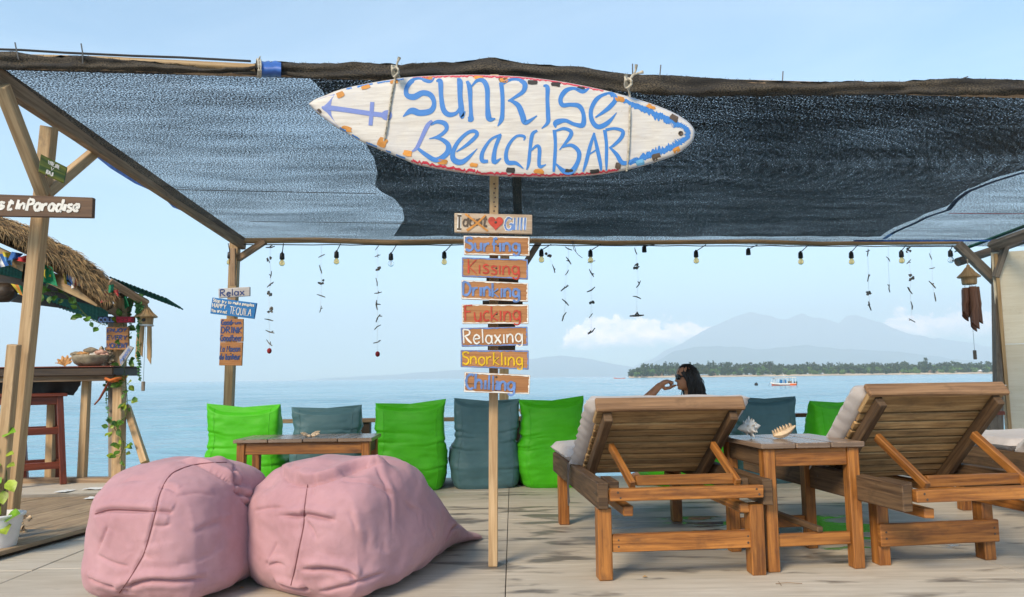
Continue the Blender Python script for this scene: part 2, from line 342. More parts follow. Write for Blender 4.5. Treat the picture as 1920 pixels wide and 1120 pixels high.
def deck_mat():
    m, N, L, b = new_mat('deck_ply')
    tc = N.new('ShaderNodeTexCoord'); v = tc.outputs['Object']
    g = noise_n(N, L, mapping(N, L, v, (2.2, 26, 1)), 1.0, 7, 0.65, 0.5)
    g2 = noise_n(N, L, mapping(N, L, v, (0.7, 2.2, 1)), 1.0, 5, 0.6, 0.6)
    col = mixc(N, L, ramp(N, L, g, 0.34, 0.66), (0.44, 0.385, 0.31), (0.59, 0.53, 0.445))
    col = mixc(N, L, ramp(N, L, g2, 0.45, 0.7, (0, 0, 0), (0.55, 0.55, 0.55)), col, (0.42, 0.35, 0.26))
    sc_ = noise_n(N, L, mapping(N, L, v, (1, 30, 1)), 1.3, 5, 0.75, 2.0)
    col = mixc(N, L, ramp(N, L, sc_, 0.62, 0.78, (0, 0, 0), (0.5, 0.5, 0.5)), col, (0.16, 0.11, 0.07))
    col = rand_tone(N, L, col, 0.05)
    # damp patches: spilt water that lies in long shapes across the boards, most of it between the seats
    geo = N.new('ShaderNodeSeparateXYZ'); L.new(v, geo.inputs[0])
    wv = N.new('ShaderNodeMapping'); L.new(v, wv.inputs[0]); wv.inputs['Scale'].default_value = (1.5, 5.2, 1); wv.inputs['Location'].default_value = (0.35, 0.9, 0)
    w1 = noise_n(N, L, wv.outputs[0], 1.15, 4, 0.55, 0.3)
    def spot(x, y, rx, ry):
        mp = N.new('ShaderNodeMapping'); mp.vector_type = 'TEXTURE'; L.new(v, mp.inputs[0]); mp.inputs['Location'].default_value = (x, y, 0); mp.inputs['Scale'].default_value = (rx, ry, 50)
        g_ = N.new('ShaderNodeTexGradient'); g_.gradient_type = 'SPHERICAL'; L.new(mp.outputs[0], g_.inputs[0]); return g_.outputs['Fac']
    def madd(x, k, c):
        q = N.new('ShaderNodeMath'); q.operation = 'MULTIPLY_ADD'; L.new(x, q.inputs[0]); q.inputs[1].default_value = k
        if isinstance(c, float): q.inputs[2].default_value = c
        else: L.new(c, q.inputs[2])
        return q.outputs[0]
    a2v = madd(spot(0.75, 5.0, 2.3, 1.75), 0.17, madd(w1, 1.0, -0.085))
    poolv = madd(spot(1.75, 4.75, 1.2, 0.9), 0.42, madd(w1, 1.0, -0.155))
    wet = ramp(N, L, a2v, 0.51, 0.60); pool = ramp(N, L, poolv, 0.56, 0.61)
    mx_ = N.new('ShaderNodeMath'); mx_.operation = 'MAXIMUM'; L.new(wet, mx_.inputs[0]); L.new(pool, mx_.inputs[1]); wet = mx_.outputs[0]
    col = mixc(N, L, wet, col, (0.17, 0.145, 0.12))
    L.new(col, b.inputs['Base Color'])
    rg = mixc(N, L, wet, (0.72, 0.72, 0.72), (0.5, 0.5, 0.5)); rg = mixc(N, L, pool, rg, (0.06, 0.06, 0.06))
    L.new(rg, b.inputs['Roughness']); b.inputs['Specular IOR Level'].default_value = 0.45
    bn = N.new('ShaderNodeBump'); L.new(g, bn.inputs['Height']); bn.inputs['Distance'].default_value = 0.003
    inv = N.new('ShaderNodeMath'); inv.operation = 'MULTIPLY_ADD'; L.new(pool, inv.inputs[0]); inv.inputs[1].default_value = -0.25; inv.inputs[2].default_value = 0.28
    L.new(inv.outputs[0], bn.inputs['Strength']); L.new(bn.outputs[0], b.inputs['Normal'])
deck_mat()

def sea_mat():
    m, N, L, b = new_mat('sea_water')
    tc = N.new('ShaderNodeTexCoord'); v = tc.outputs['Object']
    b.inputs['Base Color'].default_value = (0.030, 0.115, 0.150, 1); b.inputs['Roughness'].default_value = 0.12
    b.inputs['IOR'].default_value = 1.33; b.inputs['Specular IOR Level'].default_value = 0.5
    a = noise_n(N, L, mapping(N, L, v, (0.42, 1.7, 1)), 1.0, 5, 0.6, 0.5)
    c = noise_n(N, L, mapping(N, L, v, (0.06, 0.16, 1)), 1.0, 3, 0.5, 0.3)
    d = noise_n(N, L, mapping(N, L, v, (0.006, 0.02, 1)), 1.0, 3, 0.5, 0.5)
    b1 = N.new('ShaderNodeBump'); L.new(a, b1.inputs['Height']); b1.inputs['Strength'].default_value = 0.7; b1.inputs['Distance'].default_value = 0.30
    b2 = N.new('ShaderNodeBump'); L.new(c, b2.inputs['Height']); b2.inputs['Strength'].default_value = 0.5; b2.inputs['Distance'].default_value = 1.2
    L.new(b1.outputs[0], b2.inputs['Normal']); L.new(b2.outputs[0], b.inputs['Normal'])
    col = mixc(N, L, ramp(N, L, d, 0.4, 0.6), (0.17, 0.35, 0.44), (0.23, 0.42, 0.51)); L.new(col, b.inputs['Base Color'])
sea_mat()
def terrain_mat(name, c1, c2, scale):
    m, N, L, b = new_mat(name)
    tc = N.new('ShaderNodeTexCoord'); n = noise_n(N, L, tc.outputs['Object'], scale, 6, 0.6)
    L.new(mixc(N, L, ramp(N, L, n, 0.35, 0.65), c1, c2), b.inputs['Base Color']); b.inputs['Roughness'].default_value = 0.95
terrain_mat('mountain_rock', (0.07, 0.09, 0.07), (0.14, 0.14, 0.12), 0.001)
terrain_mat('hill_forest', (0.04, 0.07, 0.035), (0.07, 0.10, 0.05), 0.002)

def board_mat():
    m, N, L, b = new_mat('board_white')
    tc = N.new('ShaderNodeTexCoord'); v = tc.outputs['Object']
    g = noise_n(N, L, mapping(N, L, v, (5, 5, 60)), 1.0, 6, 0.65, 0.6); n = noise_n(N, L, v, 5, 6, 0.7)
    sp = noise_n(N, L, v, 38, 4, 0.7)
    c = mixc(N, L, ramp(N, L, g, 0.35, 0.65), (0.52, 0.47, 0.42), (0.68, 0.64, 0.59))
    c = mixc(N, L, ramp(N, L, n, 0.45, 0.72, (0, 0, 0), (0.6, 0.6, 0.6)), c, (0.50, 0.49, 0.52))
    c = mixc(N, L, ramp(N, L, sp, 0.66, 0.74, (0, 0, 0), (0.6, 0.6, 0.6)), c, (0.38, 0.30, 0.22))
    L.new(c, b.inputs['Base Color']); b.inputs['Roughness'].default_value = 0.55; bump(N, L, g, b, 0.2, 0.003)
board_mat()
def brushed(name, col):
    """thin brush paint that lets the white of the board through in streaks"""
    m, N, L, b = new_mat(name)
    tc = N.new('ShaderNodeTexCoord'); v = tc.outputs['UV']
    g = noise_n(N, L, mapping(N, L, v, (3, 10, 1)), 1.0, 5, 0.7, 0.4)
    c = mixc(N, L, ramp(N, L, g, 0.34, 0.72), col, tuple(min(1, x * 1.2 + 0.05) for x in col))
    L.new(c, b.inputs['Base Color']); b.inputs['Roughness'].default_value = 0.55
brushed('brush_blue', (0.014, 0.155, 0.47)); brushed('brush_lilac', (0.12, 0.18, 0.47)); brushed('brush_red', (0.50, 0.012, 0.04))

# ---------------------------------------------------------------- mesh helpers
class MB:
    def __init__(s): s.v = []; s.f = []; s.uv = []; s.mi = []
    def add(s, vs, fs, uvs=None, m=0):
        o = len(s.v); s.v += [Vector(x) for x in vs]
        for i, f in enumerate(fs):
            s.f.append([o + k for k in f]); s.mi.append(m)
            s.uv.append(uvs[i] if uvs else [(0, 0)] * len(f))
        return s
    def box(s, c, ax, half, m=0, jit=0.0):
        """ax: three unit vectors, first = along the grain"""
        c = Vector(c); r = random.random
        vs = []
        for i in (-1, 1):
            for j in (-1, 1):
                for k in (-1, 1):
                    p = c + ax[0] * (i * half[0]) + ax[1] * (j * half[1]) + ax[2] * (k * half[2])
                    if jit: p += Vector(((r() - .5), (r() - .5), (r() - .5))) * jit
                    vs.append(p)
        fs = [(0, 1, 3, 2), (4, 6, 7, 5), (0, 4, 5, 1), (2, 3, 7, 6), (0, 2, 6, 4), (1, 5, 7, 3)]
        ou, ov = r() * 50, r() * 50; L2, W2, H2 = half[0] * 2, half[1] * 2, half[2] * 2
        def cc(i): return ((i >> 2) & 1, (i >> 1) & 1, i & 1)
        uvs = []
        for q, f in enumerate(fs):
            u = []
            for i in f:
                a, b, d = cc(i)
                if q < 2: u.append((ou + b * W2 * 0.3, ov + d * H2))
                elif q < 4: u.append((ou + a * L2, ov + d * H2 + 3))
                else: u.append((ou + a * L2, ov + b * W2))
            uvs.append(u)
        return s.add(vs, fs, uvs, m)
    def beam(s, p0, p1, w, h, side=None, m=0, jit=0.0):
        """a timber from p0 to p1; w across 'side', h the other way"""
        p0, p1 = Vector(p0), Vector(p1); d = (p1 - p0); L = d.length; d.normalize()
        sd_ = Vector(side) if side is not None else Vector((1, 0, 0)) if abs(d.x) < 0.9 else Vector((0, 1, 0))
        n = d.cross(sd_).normalized(); sd_ = n.cross(d).normalized()
        return s.box((p0 + p1) / 2, (d, sd_, n), (L / 2, w / 2, h / 2), m, jit)
    def tube(s, pts, rad, n=8, m=0, caps=True):
        pts = [Vector(p) for p in pts]; k = len(pts)
        if not isinstance(rad, (list, tuple)): rad = [rad] * k
        o = len(s.v); ref = Vector((0.31, 0.17, 0.94)); acc = 0; us = []
        for i in range(k):
            t = (pts[min(i + 1, k - 1)] - pts[max(i - 1, 0)])
            t = t.normalized() if t.length > 1e-9 else Vector((0, 0, 1))
            a = t.cross(ref)
            if a.length < 0.1: a = t.cross(Vector((1, 0, 0)))
            a.normalize(); b = t.cross(a)
            if i: acc += (pts[i] - pts[i - 1]).length
            us.append(acc)
            for j in range(n):
                q = 2 * math.pi * j / n
                s.v.append(pts[i] + (a * math.cos(q) + b * math.sin(q)) * rad[i])
        ov = random.random() * 20
        for i in range(k - 1):
            for j in range(n):
                j2 = (j + 1) % n
                s.f.append([o + i * n + j, o + i * n + j2, o + (i + 1) * n + j2, o + (i + 1) * n + j]); s.mi.append(m)
                w0, w1 = ov + j * 0.03, ov + (j + 1) * 0.03
                s.uv.append([(us[i], w0), (us[i], w1), (us[i + 1], w1), (us[i + 1], w0)])
        if caps:
            s.f.append([o + j for j in range(n)]); s.mi.append(m); s.uv.append([(0, 0)] * n)
            s.f.append([o + (k - 1) * n + j for j in reversed(range(n))]); s.mi.append(m); s.uv.append([(0, 0)] * n)
        return s
    def lathe(s, prof, c, n=24, m=0, axis=Vector((0, 0, 1))):
        """prof: (radius, height)"""
        c = Vector(c); q = axis.to_track_quat('Z', 'Y'); o = len(s.v); k = len(prof)
        for r_, h in prof:
            for j in range(n):
                a = 2 * math.pi * j / n
                s.v.append(c + q @ Vector((r_ * math.cos(a), r_ * math.sin(a), h)))
        for i in range(k - 1):
            for j in range(n):
                j2 = (j + 1) % n
                s.f.append([o + i * n + j, o + i * n + j2, o + (i + 1) * n + j2, o + (i + 1) * n + j]); s.mi.append(m)
                s.uv.append([(prof[i][1], j * .02), (prof[i][1], j * .02 + .02), (prof[i + 1][1], j * .02 + .02), (prof[i + 1][1], j * .02)])
        return s
    def grid(s, rows, uv=None, m=0, closed=False):
        o = len(s.v); h = len(rows); w = len(rows[0])
        for r_ in rows: s.v += [Vector(p) for p in r_]
        for i in range(h - 1):
            for j in range(w if closed else w - 1):
                j2 = (j + 1) % w
                s.f.append([o + i * w + j, o + i * w + j2, o + (i + 1) * w + j2, o + (i + 1) * w + j]); s.mi.append(m)
                s.uv.append([uv(i, j), uv(i, j + 1), uv(i + 1, j + 1), uv(i + 1, j)] if uv else [(0, 0)] * 4)
        return s
    def poly(s, pts, m=0):
        tri = tessellate_polygon([[Vector(p) for p in pts]])
        return s.add(pts, [list(t) for t in tri], None, m)
    def ribbon(s, pts, widths, nrm, m=0, taper=False):
        """flat brush stroke through 3D points"""
        n = len(pts); L_, R_ = [], []; acc = 0; us = [0]
        nrm = Vector(nrm).normalized()
        for i in range(n):
            t = Vector(pts[min(i + 1, n - 1)]) - Vector(pts[max(i - 1, 0)])
            sd_ = nrm.cross(t)
            sd_ = sd_.normalized() if sd_.length > 1e-9 else Vector((1, 0, 0))
            w = widths[i] if isinstance(widths, (list, tuple)) else widths
            L_.append(Vector(pts[i]) + sd_ * w / 2); R_.append(Vector(pts[i]) - sd_ * w / 2)
            if i: acc += (Vector(pts[i]) - Vector(pts[i - 1])).length; us.append(acc)
        k = random.random() * 9
        return s.grid([L_, R_], lambda i, j: (k + us[min(j, n - 1)] * 8, i * 1.0 + k), m)

BASE = {}
def link(o, parent=None):
    COL.objects.link(o)
    if parent: o.parent = parent; BASE[o.name] = BASE[parent.name]
def tag(o, label=None, cat=None, group=None, kind=None):
    if label: o['label'] = label
    if cat: o['category'] = cat
    if group: o['group'] = group
    if kind: o['kind'] = kind
    return o
def root(name, base, label, cat, group=None):
    e = bpy.data.objects.new(name, None); e.location = base; e.empty_display_size = 0.1
    COL.objects.link(e); BASE[e.name] = Vector(base)
    return tag(e, label, cat, group)
def build(mb, name, mat, parent=None, base=None, smooth=False, bevel=0.0, seg=1):
    """mesh object from an MB; points are world points, the object's origin is its thing's base"""
    b = BASE[parent.name] if parent else Vector(base if base is not None else (0, 0, 0))
    me = bpy.data.meshes.new(name)
    me.from_pydata([tuple(v - b) for v in mb.v], [], mb.f)
    uvl = me.uv_layers.new(name='UVMap'); k = 0
    flat = []
    for u in mb.uv:
        for q in u: flat += [q[0], q[1]]
    uvl.data.foreach_set('uv', flat)
    for mname in (mat if isinstance(mat, (list, tuple)) else [mat]): me.materials.append(MATS[mname])
    if any(mb.mi): me.polygons.foreach_set('material_index', mb.mi)
    if bevel:
        bm = bmesh.new(); bm.from_mesh(me)
        bmesh.ops.bevel(bm, geom=list(bm.edges), offset=bevel, segments=seg, profile=0.5, affect='EDGES', clamp_overlap=True)
        bm.to_mesh(me); bm.free()
    if smooth: me.polygons.foreach_set('use_smooth', [True] * len(me.polygons))
    me.update()
    o = bpy.data.objects.new(name, me)
    if not parent: o.location = b
    link(o, parent)
    if not parent: BASE[o.name] = b
    return o
def one(name, mb, mat, label, cat, base, group=None, **k):
    return tag(build(mb, name, mat, None, base, **k), label, cat, group)
X, Yv, Z = Vector((1, 0, 0)), Vector((0, 1, 0)), Vector((0, 0, 1))
def copy_mesh(o, name, loc, parent=None):
    c = o.copy(); c.name = name; c.location = loc; link(c, parent); return c
def fbm(p, o=4): return noise.fractal(p, 1.0, 2.0, o)
# ================================================================ the setting
SEA_Z = -1.30
def make_sea():
    mb = MB(); S = 17800
    mb.add([(-S, -S, SEA_Z - .9), (S, -S, SEA_Z - .9), (S, S, SEA_Z - .9), (-S, S, SEA_Z - .9)], [(0, 1, 2, 3)])
    # ripples and low swell on the strait in front of the deck
    rows = []; y = 7.6; nx = 330
    def wave(x, y, dy):
        z = 0
        for (fx, fy, a, q) in ((.55, 1.9, .085, 1), (.22, .75, .15, 2), (.07, .24, .20, 3), (.02, .07, .26, 4), (.006, .02, .40, 5)):
            if dy * fy < .8: z += a * noise.noise(Vector((x * fx + q * 7.3 + .25 * y * fx, y * fy, q * 3.1)))
        return z
    while y < S - 100:
        dy = max(.10, y * .011); k = max(.75, min(1.05, 60 / y))
        r_ = []
        for i in range(nx + 1):
            u = -1 + 2 * i / nx; x = u * y * .80
            r_.append((x, y, SEA_Z + wave(x, y, dy)))
        rows.append(r_); y += dy
    mb.grid(rows)
    tag(build(mb, 'sea', 'sea_water', smooth=True), kind='structure')
make_sea()

def ridge(name, prof, Y, depth, mat, rough, seed, foot=-4.0):
    """a mountain range whose crest follows the profile, with spurs and valleys on both flanks"""
    mb = MB(); x0, x1 = prof[0][0], prof[-1][0]; n = 150; rows = []
    steps = [0, .08, .2, .35, .52, .7, .86, 1.0]
    def crest(px):
        q = P(px, interp(prof, px), Y); return q
    cols = [x0 + (x1 - x0) * i / n for i in range(n + 1)]
    for side in (-1, 1):
        seq = steps if side == -1 else list(reversed(steps[:-1]))
        for t in seq:
            r_ = []
            for px in cols:
                c = crest(px); h = max(c.z + rough * 0.35 * fbm(Vector((px * 0.03, seed, 0)), 5), SEA_Z - 3)
                k = t ** 1.35
                w = fbm(Vector((px * 0.02 + seed, t * 1.5, side)), 4) * rough * (t * (1 - t)) * 3
                z = foot + (h - foot) * k + w
                y = Y + side * depth * (1 - t) * (1 + 0.12 * math.sin(px * 0.05 + seed))
                sx = c.x * (y / Y if side < 0 else 1)
                r_.append((sx, y, z))
            rows.append(r_)
    mb.grid(rows); return tag(build(mb, name, mat, smooth=True), kind='structure')
main_prof = [(1180, 690), (1240, 664), (1290, 636), (1345, 607), (1378, 595), (1405, 584), (1425, 589), (1450, 594), (1475, 601),
             (1505, 587), (1528, 596), (1555, 601), (1572, 606), (1588, 590), (1608, 592), (1630, 599), (1655, 608), (1700, 625), (1745, 632), (1800, 641), (1900, 657), (2100, 682), (2250, 700)]
ridge('mountain', main_prof, 15400, 2000, 'mountain_rock', 110, 3.1)
hill_prof = [(1195, 704), (1215, 688), (1240, 672), (1262, 658), (1300, 651), (1340, 649), (1390, 652), (1420, 656), (1470, 652), (1512, 647), (1545, 653), (1620, 656), (1680, 660), (1740, 668), (1865, 680), (2000, 690), (2150, 700)]
ridge('hill', hill_prof, 10000, 1300, 'hill_forest', 45, 7.7)
coast_prof = [(560, 713.2), (640, 708), (760, 701), (870, 693), (960, 679), (1010, 671), (1055, 667), (1100, 672), (1160, 684), (1230, 697), (1300, 703)]
ridge('far_coast', coast_prof, 13500, 1500, 'hill_forest', 40, 1.2)

def island():
    # low sandy ground of the island across the strait
    mb = MB(); rows = []; n = 60
    def shore(px): return 1010 - 60 * math.sin((px - 1180) / 700 * 2.2) + 8 * math.sin(px * 0.05)
    cols = [1176 + (2150 - 1176) * i / n for i in range(n + 1)]
    for t, z in ((0, SEA_Z - 0.4), (0.02, SEA_Z + 0.9), (0.06, SEA_Z + 1.9), (0.3, 1.5), (0.7, 1.6), (1.0, SEA_Z - 0.5)):
        r_ = []
        for px in cols:
            y = shore(px) + 220 * t * min(1, (px - 1170) / 160)
            r_.append(Vector(((px - 960) / FPX * y, y, z)))
        rows.append(r_)
    mb.grid(rows)
    tag(build(mb, 'island', 'sand', smooth=True), kind='structure')
    rng = random.Random(11)
    def crown(mb, c, w, h, n, size, droop=0.3, m=0):
        k = rng.randint(5, 8); subs = []
        for _ in range(k):
            a = rng.random() * 6.283; u = rng.random(); rr_ = (1 - abs(u - .45) * 1.1) * rng.random() ** .5
            subs.append((Vector((math.cos(a) * rr_ * w * .75, math.sin(a) * rr_ * w * .75, h * (.18 + .68 * u))), w * rng.uniform(.30, .52)))
        for _ in range(n):
            sp, sr = rng.choice(subs)
            p = Vector((rng.gauss(0, 1), rng.gauss(0, 1), rng.gauss(0, .8))).normalized() * sr * rng.random() ** .4 + sp + c
            p.z = min(p.z, c.z + h * 1.02)
            s = size * (0.5 + rng.random())
            ax = Vector((rng.gauss(0, 1), rng.gauss(0, 1), rng.gauss(0, .7))).normalized(); b2 = ax.cross(Vector((rng.gauss(0, 1), rng.gauss(0, 1), rng.gauss(0, 1)))).normalized()
            mb.add([p - ax * s, p + b2 * s * .7, p + ax * s, p - b2 * s * .7], [(0, 1, 2, 3)], None, m)
    top = [(1176, 700), (1186, 690), (1200, 684), (1225, 683), (1250, 681), (1290, 681), (1330, 680), (1345, 678), (1385, 681), (1440, 678), (1460, 684), (1500, 682), (1560, 681), (1600, 681), (1650, 682), (1700, 680), (1730, 679), (1800, 680), (1870, 681), (2100, 679)]
    mb = MB()
    for row, (dy, scl, cnt) in enumerate(((190, 1.0, 190), (140, 0.9, 190), (90, 0.78, 170), (50, 0.6, 160), (22, 0.36, 130))):
        for i in range(cnt):
            px = 1178 + (2120 - 1178) * (i + rng.random()) / cnt
            y = shore(px) + dy * min(1, (px - 1170) / 160) + rng.uniform(-15, 15)
            H = (708.5 - (px - 960) * 0.0122 - interp(top, px)) / FPX * (y) * scl * rng.uniform(0.72, 1.22) + 1.2
            x = (px - 960) / FPX * y; w = rng.uniform(4.5, 9.0) * (0.6 + 0.4 * scl); b = 0.1 + 0.25 * H * rng.random() * scl
            light = 1 if (row >= 3 and rng.random() < 0.42) else 0
            crown(mb, Vector((x, y, b)), w, H - b, int(40 + 11 * w), 1.15, m=light)
    tag(build(mb, 'treeline', ['tree_foliage', 'tree_foliage_light']), 'dense green wood lining the far island shore', 'wood', kind='stuff')
    # trees that stand clear of the wood
    for px, ty, w, lab in ((1733, 667, 6.5, 'tall rounded tree rising highest above the far island wood'),
                           (1441, 675, 5.5, 'open-crowned tall tree on the far island above the moored boat bow'),
                           (1486, 677, 4.0, 'narrow tall tree on the far island just beyond the boat flag'),
                           (1507, 676, 4.5, 'pointed tall tree on the far island beyond the boat stern')):
        y = shore(px) + 120; x = (px - 960) / FPX * y; H = P(px, ty, y).z
        t = root('tree', (x, y, 0.5), lab, 'tree', 'tall trees on the far island')
        a = MB(); a.tube([(x, y, 0.4), (x + .3, y, H * .5), (x, y, H * .85)], [0.5, .35, .12], 6); build(a, 'trunk', 'trunk', t)
        a = MB(); crown(a, Vector((x, y, H * .28)), w, H * .72, 420, 0.6); build(a, 'crown', 'tree_foliage', t)
    # huts on the beach
    for k, (px, w, h, lab) in enumerate(((1187, 7, 3.6, 'small pale hut at the tip of the far island'), (1231, 15, 4.2, 'long tan beach building near the tip of the far island'),
                                       (1262, 8, 3.4, 'grey roofed hut left of the woman on the far shore'), (1335, 14, 3.6, 'low tan building on the far shore right of the woman'),
                                       (1530, 13, 3.4, 'low white-roofed shelter on the far shore beyond the boat'), (1746, 10, 4.6, 'brick red hut on the far beach below the tallest tree'),
                                       (1778, 13, 4.6, 'brown roofed twin hut on the far beach'), (1838, 9, 4.0, 'grey roofed hut on the far beach nearest the plywood hut'),
                                       (1688, 5, 3.6, 'tiny tan hut half hidden in the far island trees'))):
        y = shore(px) + 14 * min(1, (px - 1165) / 60); x = (px - 960) / FPX * y; z = SEA_Z + 1.2
        t = root('beach_hut', (x, y, z), lab, 'hut', 'huts on the far beach')
        a = MB(); a.box((x, y + 2.5, z + h * .25), (X, Yv, Z), (w / 2, 2.5, h * .27)); build(a, 'wall', 'house_wall' if k % 2 else 'boat_white', t)
        a = MB(); hw = w / 2 + .6
        a.add([(x - hw, y - .6, z + h * .5), (x + hw, y - .6, z + h * .5), (x + hw, y + 5.6, z + h * .5), (x - hw, y + 5.6, z + h * .5), (x - hw * .6, y + 2.5, z + h), (x + hw * .6, y + 2.5, z + h)],
              [(0, 1, 5, 4), (2, 3, 4, 5), (1, 2, 5), (3, 0, 4), (3, 2, 1, 0)]); build(a, 'roof', 'house_roof' if k not in (4, 7) else 'boat_white', t)
        a = MB(); a.box((x, y - .02, z + h * .22), (X, Yv, Z), (min(.6, w * .1), .04, h * .2)); build(a, 'door', 'dark_wood', t)
island()

# air between here and the far shore
def haze():
    mb = MB(); S = 18000
    mb.box((0, 0, (1560 - 4.2) / 2), (X, Yv, Z), (S, S, (1560 + 4.2) / 2))
    m = bpy.data.materials.new('haze_air'); m.use_nodes = True; N = m.node_tree.nodes; N.clear()
    o = N.new('ShaderNodeOutputMaterial'); v = N.new('ShaderNodeVolumePrincipled')
    v.inputs['Color'].default_value = (0.835, 0.91, 0.975, 1); v.inputs['Density'].default_value = HAZE; v.inputs['Anisotropy'].default_value = 0.0
    m.node_tree.links.new(v.outputs[0], o.inputs['Volume']); MATS['haze_air'] = m
    h = build(mb, 'haze', 'haze_air'); tag(h, kind='stuff'); h.visible_shadow = True
HAZE = 1.8e-4
haze()

# ---------------------------------------------------------------- deck
def make_deck():
    d = bpy.data.objects.new('deck', None); COL.objects.link(d); BASE['deck'] = Vector((0, 0, 0)); tag(d, kind='structure')
    xs = [-4.9, -2.47, -0.045, 2.39, 4.83, 7.27]
    def strip(x0, x1, ys):
        for a, b in zip(ys, ys[1:]):
            mb = MB(); g = 0.0020; z = random.uniform(-.002, .002)
            c = ((x0 + x1) / 2, (a + b) / 2, -0.010 + z)
            mb.box(c, (X, Yv, Z), ((x1 - x0) / 2 - g, (b - a) / 2 - g, 0.010)); build(mb, 'panel', 'deck_ply', d, bevel=0.002)
    yl = [-2.0, -0.75, 0.47, 1.69, 2.75, 3.98, 5.2, 6.42, 7.32]
    yr = [-2.0, -0.9, 0.3, 1.5, 2.72, 3.94, 5.16, 6.38, 7.32]
    sk = -0.0
    for i in range(len(xs) - 1):
        strip(xs[i], xs[i + 1], yl if i % 2 == 1 else yr)
    mb = MB(); mb.box((1.2, 2.65, -0.075), (X, Yv, Z), (6.05, 4.62, 0.048)); build(mb, 'joist_bed', 'dark_wood', d)
    for i in range(9):
        x = -4.5 + i * 1.4
        mb = MB(); mb.tube([(x, 7.0, -2.9), (x, 7.0, -0.1)], 0.09, 10); build(mb, 'pile', 'grey_timber', d)
    # raised boards in front of the bar
    p = bpy.data.objects.new('bar_platform', None); COL.objects.link(p); BASE['bar_platform'] = Vector((0, 0, 0)); tag(p, kind='structure')
    e0, e1 = G(18, 1030, 0.045), G(430, 918, 0.045)
    dv = (e1 - e0).normalized(); nv = Vector((-dv.y, dv.x, 0))
    L_ = (e1 - e0).length
    o0 = e0 - dv * 1.6
    widths = [.17, .26, .30, .22, .34, .28]; acc = 0
    for k, w in enumerate(widths):
        cut = random.uniform(0.35, 0.6) * (L_ + 1.6) if k % 2 else 0
        segs = [(0, L_ + 1.6)] if not cut else [(0, cut), (cut + .004, L_ + 1.6)]
        for a, b in segs:
            mb = MB(); c = o0 + dv * ((a + b) / 2) + nv * (acc + w / 2) + Z * (-0.0125 + random.uniform(-.003, .003))
            mb.box(c, (dv, nv, Z), ((b - a) / 2 - .002, w / 2 - .003, 0.0125), jit=.003); build(mb, 'plank', random.choice(('platform_board', 'platform_board', 'platform_board_grey')), p, bevel=.002)
        acc += w
    mb = MB(); mb.box(o0 + dv * ((L_ + 1.6) / 2) + nv * (acc / 2) + Z * -0.0345, (dv, nv, Z), ((L_ + 1.5) / 2, acc / 2 - .03, 0.008)); build(mb, 'under_frame', 'dark_wood', p)
    # bar floor sheet behind, one step up
    q0, q1 = G(-330, 938, 0.06), G(225, 925, 0.06)
    b0, b1 = G(-330, 897, 0.06), G(235, 893, 0.06)
    mb = MB(); T = Z * -0.03
    mb.add([q0, q1, b1, b0, q0 + T, q1 + T, b1 + T, b0 + T], [(0, 1, 2, 3), (7, 6, 5, 4), (0, 4, 5, 1), (1, 5, 6, 2), (2, 6, 7, 3), (3, 7, 4, 0)]); build(mb, 'floor_sheet', 'deck_ply', p)
    mb = MB(); mb.beam(q0 - Z * .012, q1 - Z * .012, .03, .03, Yv, jit=.004); build(mb, 'edge_board', 'platform_board_grey', p, bevel=.003)
wood('platform_board', (0.40, 0.29, 0.18), (0.26, 0.18, 0.11), (0.10, 0.075, 0.055), 0.75, 0.75, grain=0.5, tone=0.15)
wood('platform_board_grey', (0.27, 0.24, 0.20), (0.17, 0.15, 0.125), (0.08, 0.07, 0.06), 0.7, 0.7, grain=0.5, tone=0.1)
make_deck()

def bits_on_deck():
    for px, py, w, h, lab in ((121, 922, .10, .16, 'crumpled white paper scrap at the bar platform edge'), (178, 917, .16, .12, 'long white paper scrap beside the bar floor'),
                         (172, 935, .09, .10, 'small white paper scrap on the weathered boards')):
        c = G(px, py, 0.064 if py < 930 else 0.049); mb = MB(); rows = []
        for j in range(5):
            rows.append([c + Vector(((i / 4 - .5) * w, (j / 4 - .5) * h, .003 + .006 * random.random())) for i in range(5)])
        mb.grid(rows); one('paper_scrap', mb, 'paper', lab, 'paper', c, 'paper scraps on the boards', smooth=True)
    for px, py, ln, a in ((1462, 1098, .11, 0.02), (1464, 1096, .05, 1.2)):
        pass
    mb = MB(); c = G(1475, 1096, 0.0)
    mb.tube([c + Vector((-.05, 0, .004)), c + Vector((.0, .003, .007)), c + Vector((.07, -.002, .004))], .0018, 5)
    mb.tube([c + Vector((-.035, -.03, .004)), c + Vector((-.03, .02, .008))], .0015, 5)
    one('twig', mb, 'beam_timber', 'thin forked dry twig lying on the deck in front of the table', 'twig', c)
    for px, py, lab in ((452, 1104, 'tiny brown leaf on the deck in front of the left pink beanbag'), (343, 1105, 'small curled leaf on the deck below the left pink beanbag'), (1209, 1083, 'tiny dry leaf on the deck in front of the near sun lounger')):
        c = G(px, py, 0); mb = MB(); mb.add([c + Vector((-.012, 0, .002)), c + Vector((0, -.012, .006)), c + Vector((.016, .002, .003)), c + Vector((0, .012, .008))], [(0, 1, 2), (0, 2, 3)])
        one('dry_leaf', mb, 'bamboo', lab, 'leaf', c)
bits_on_deck()

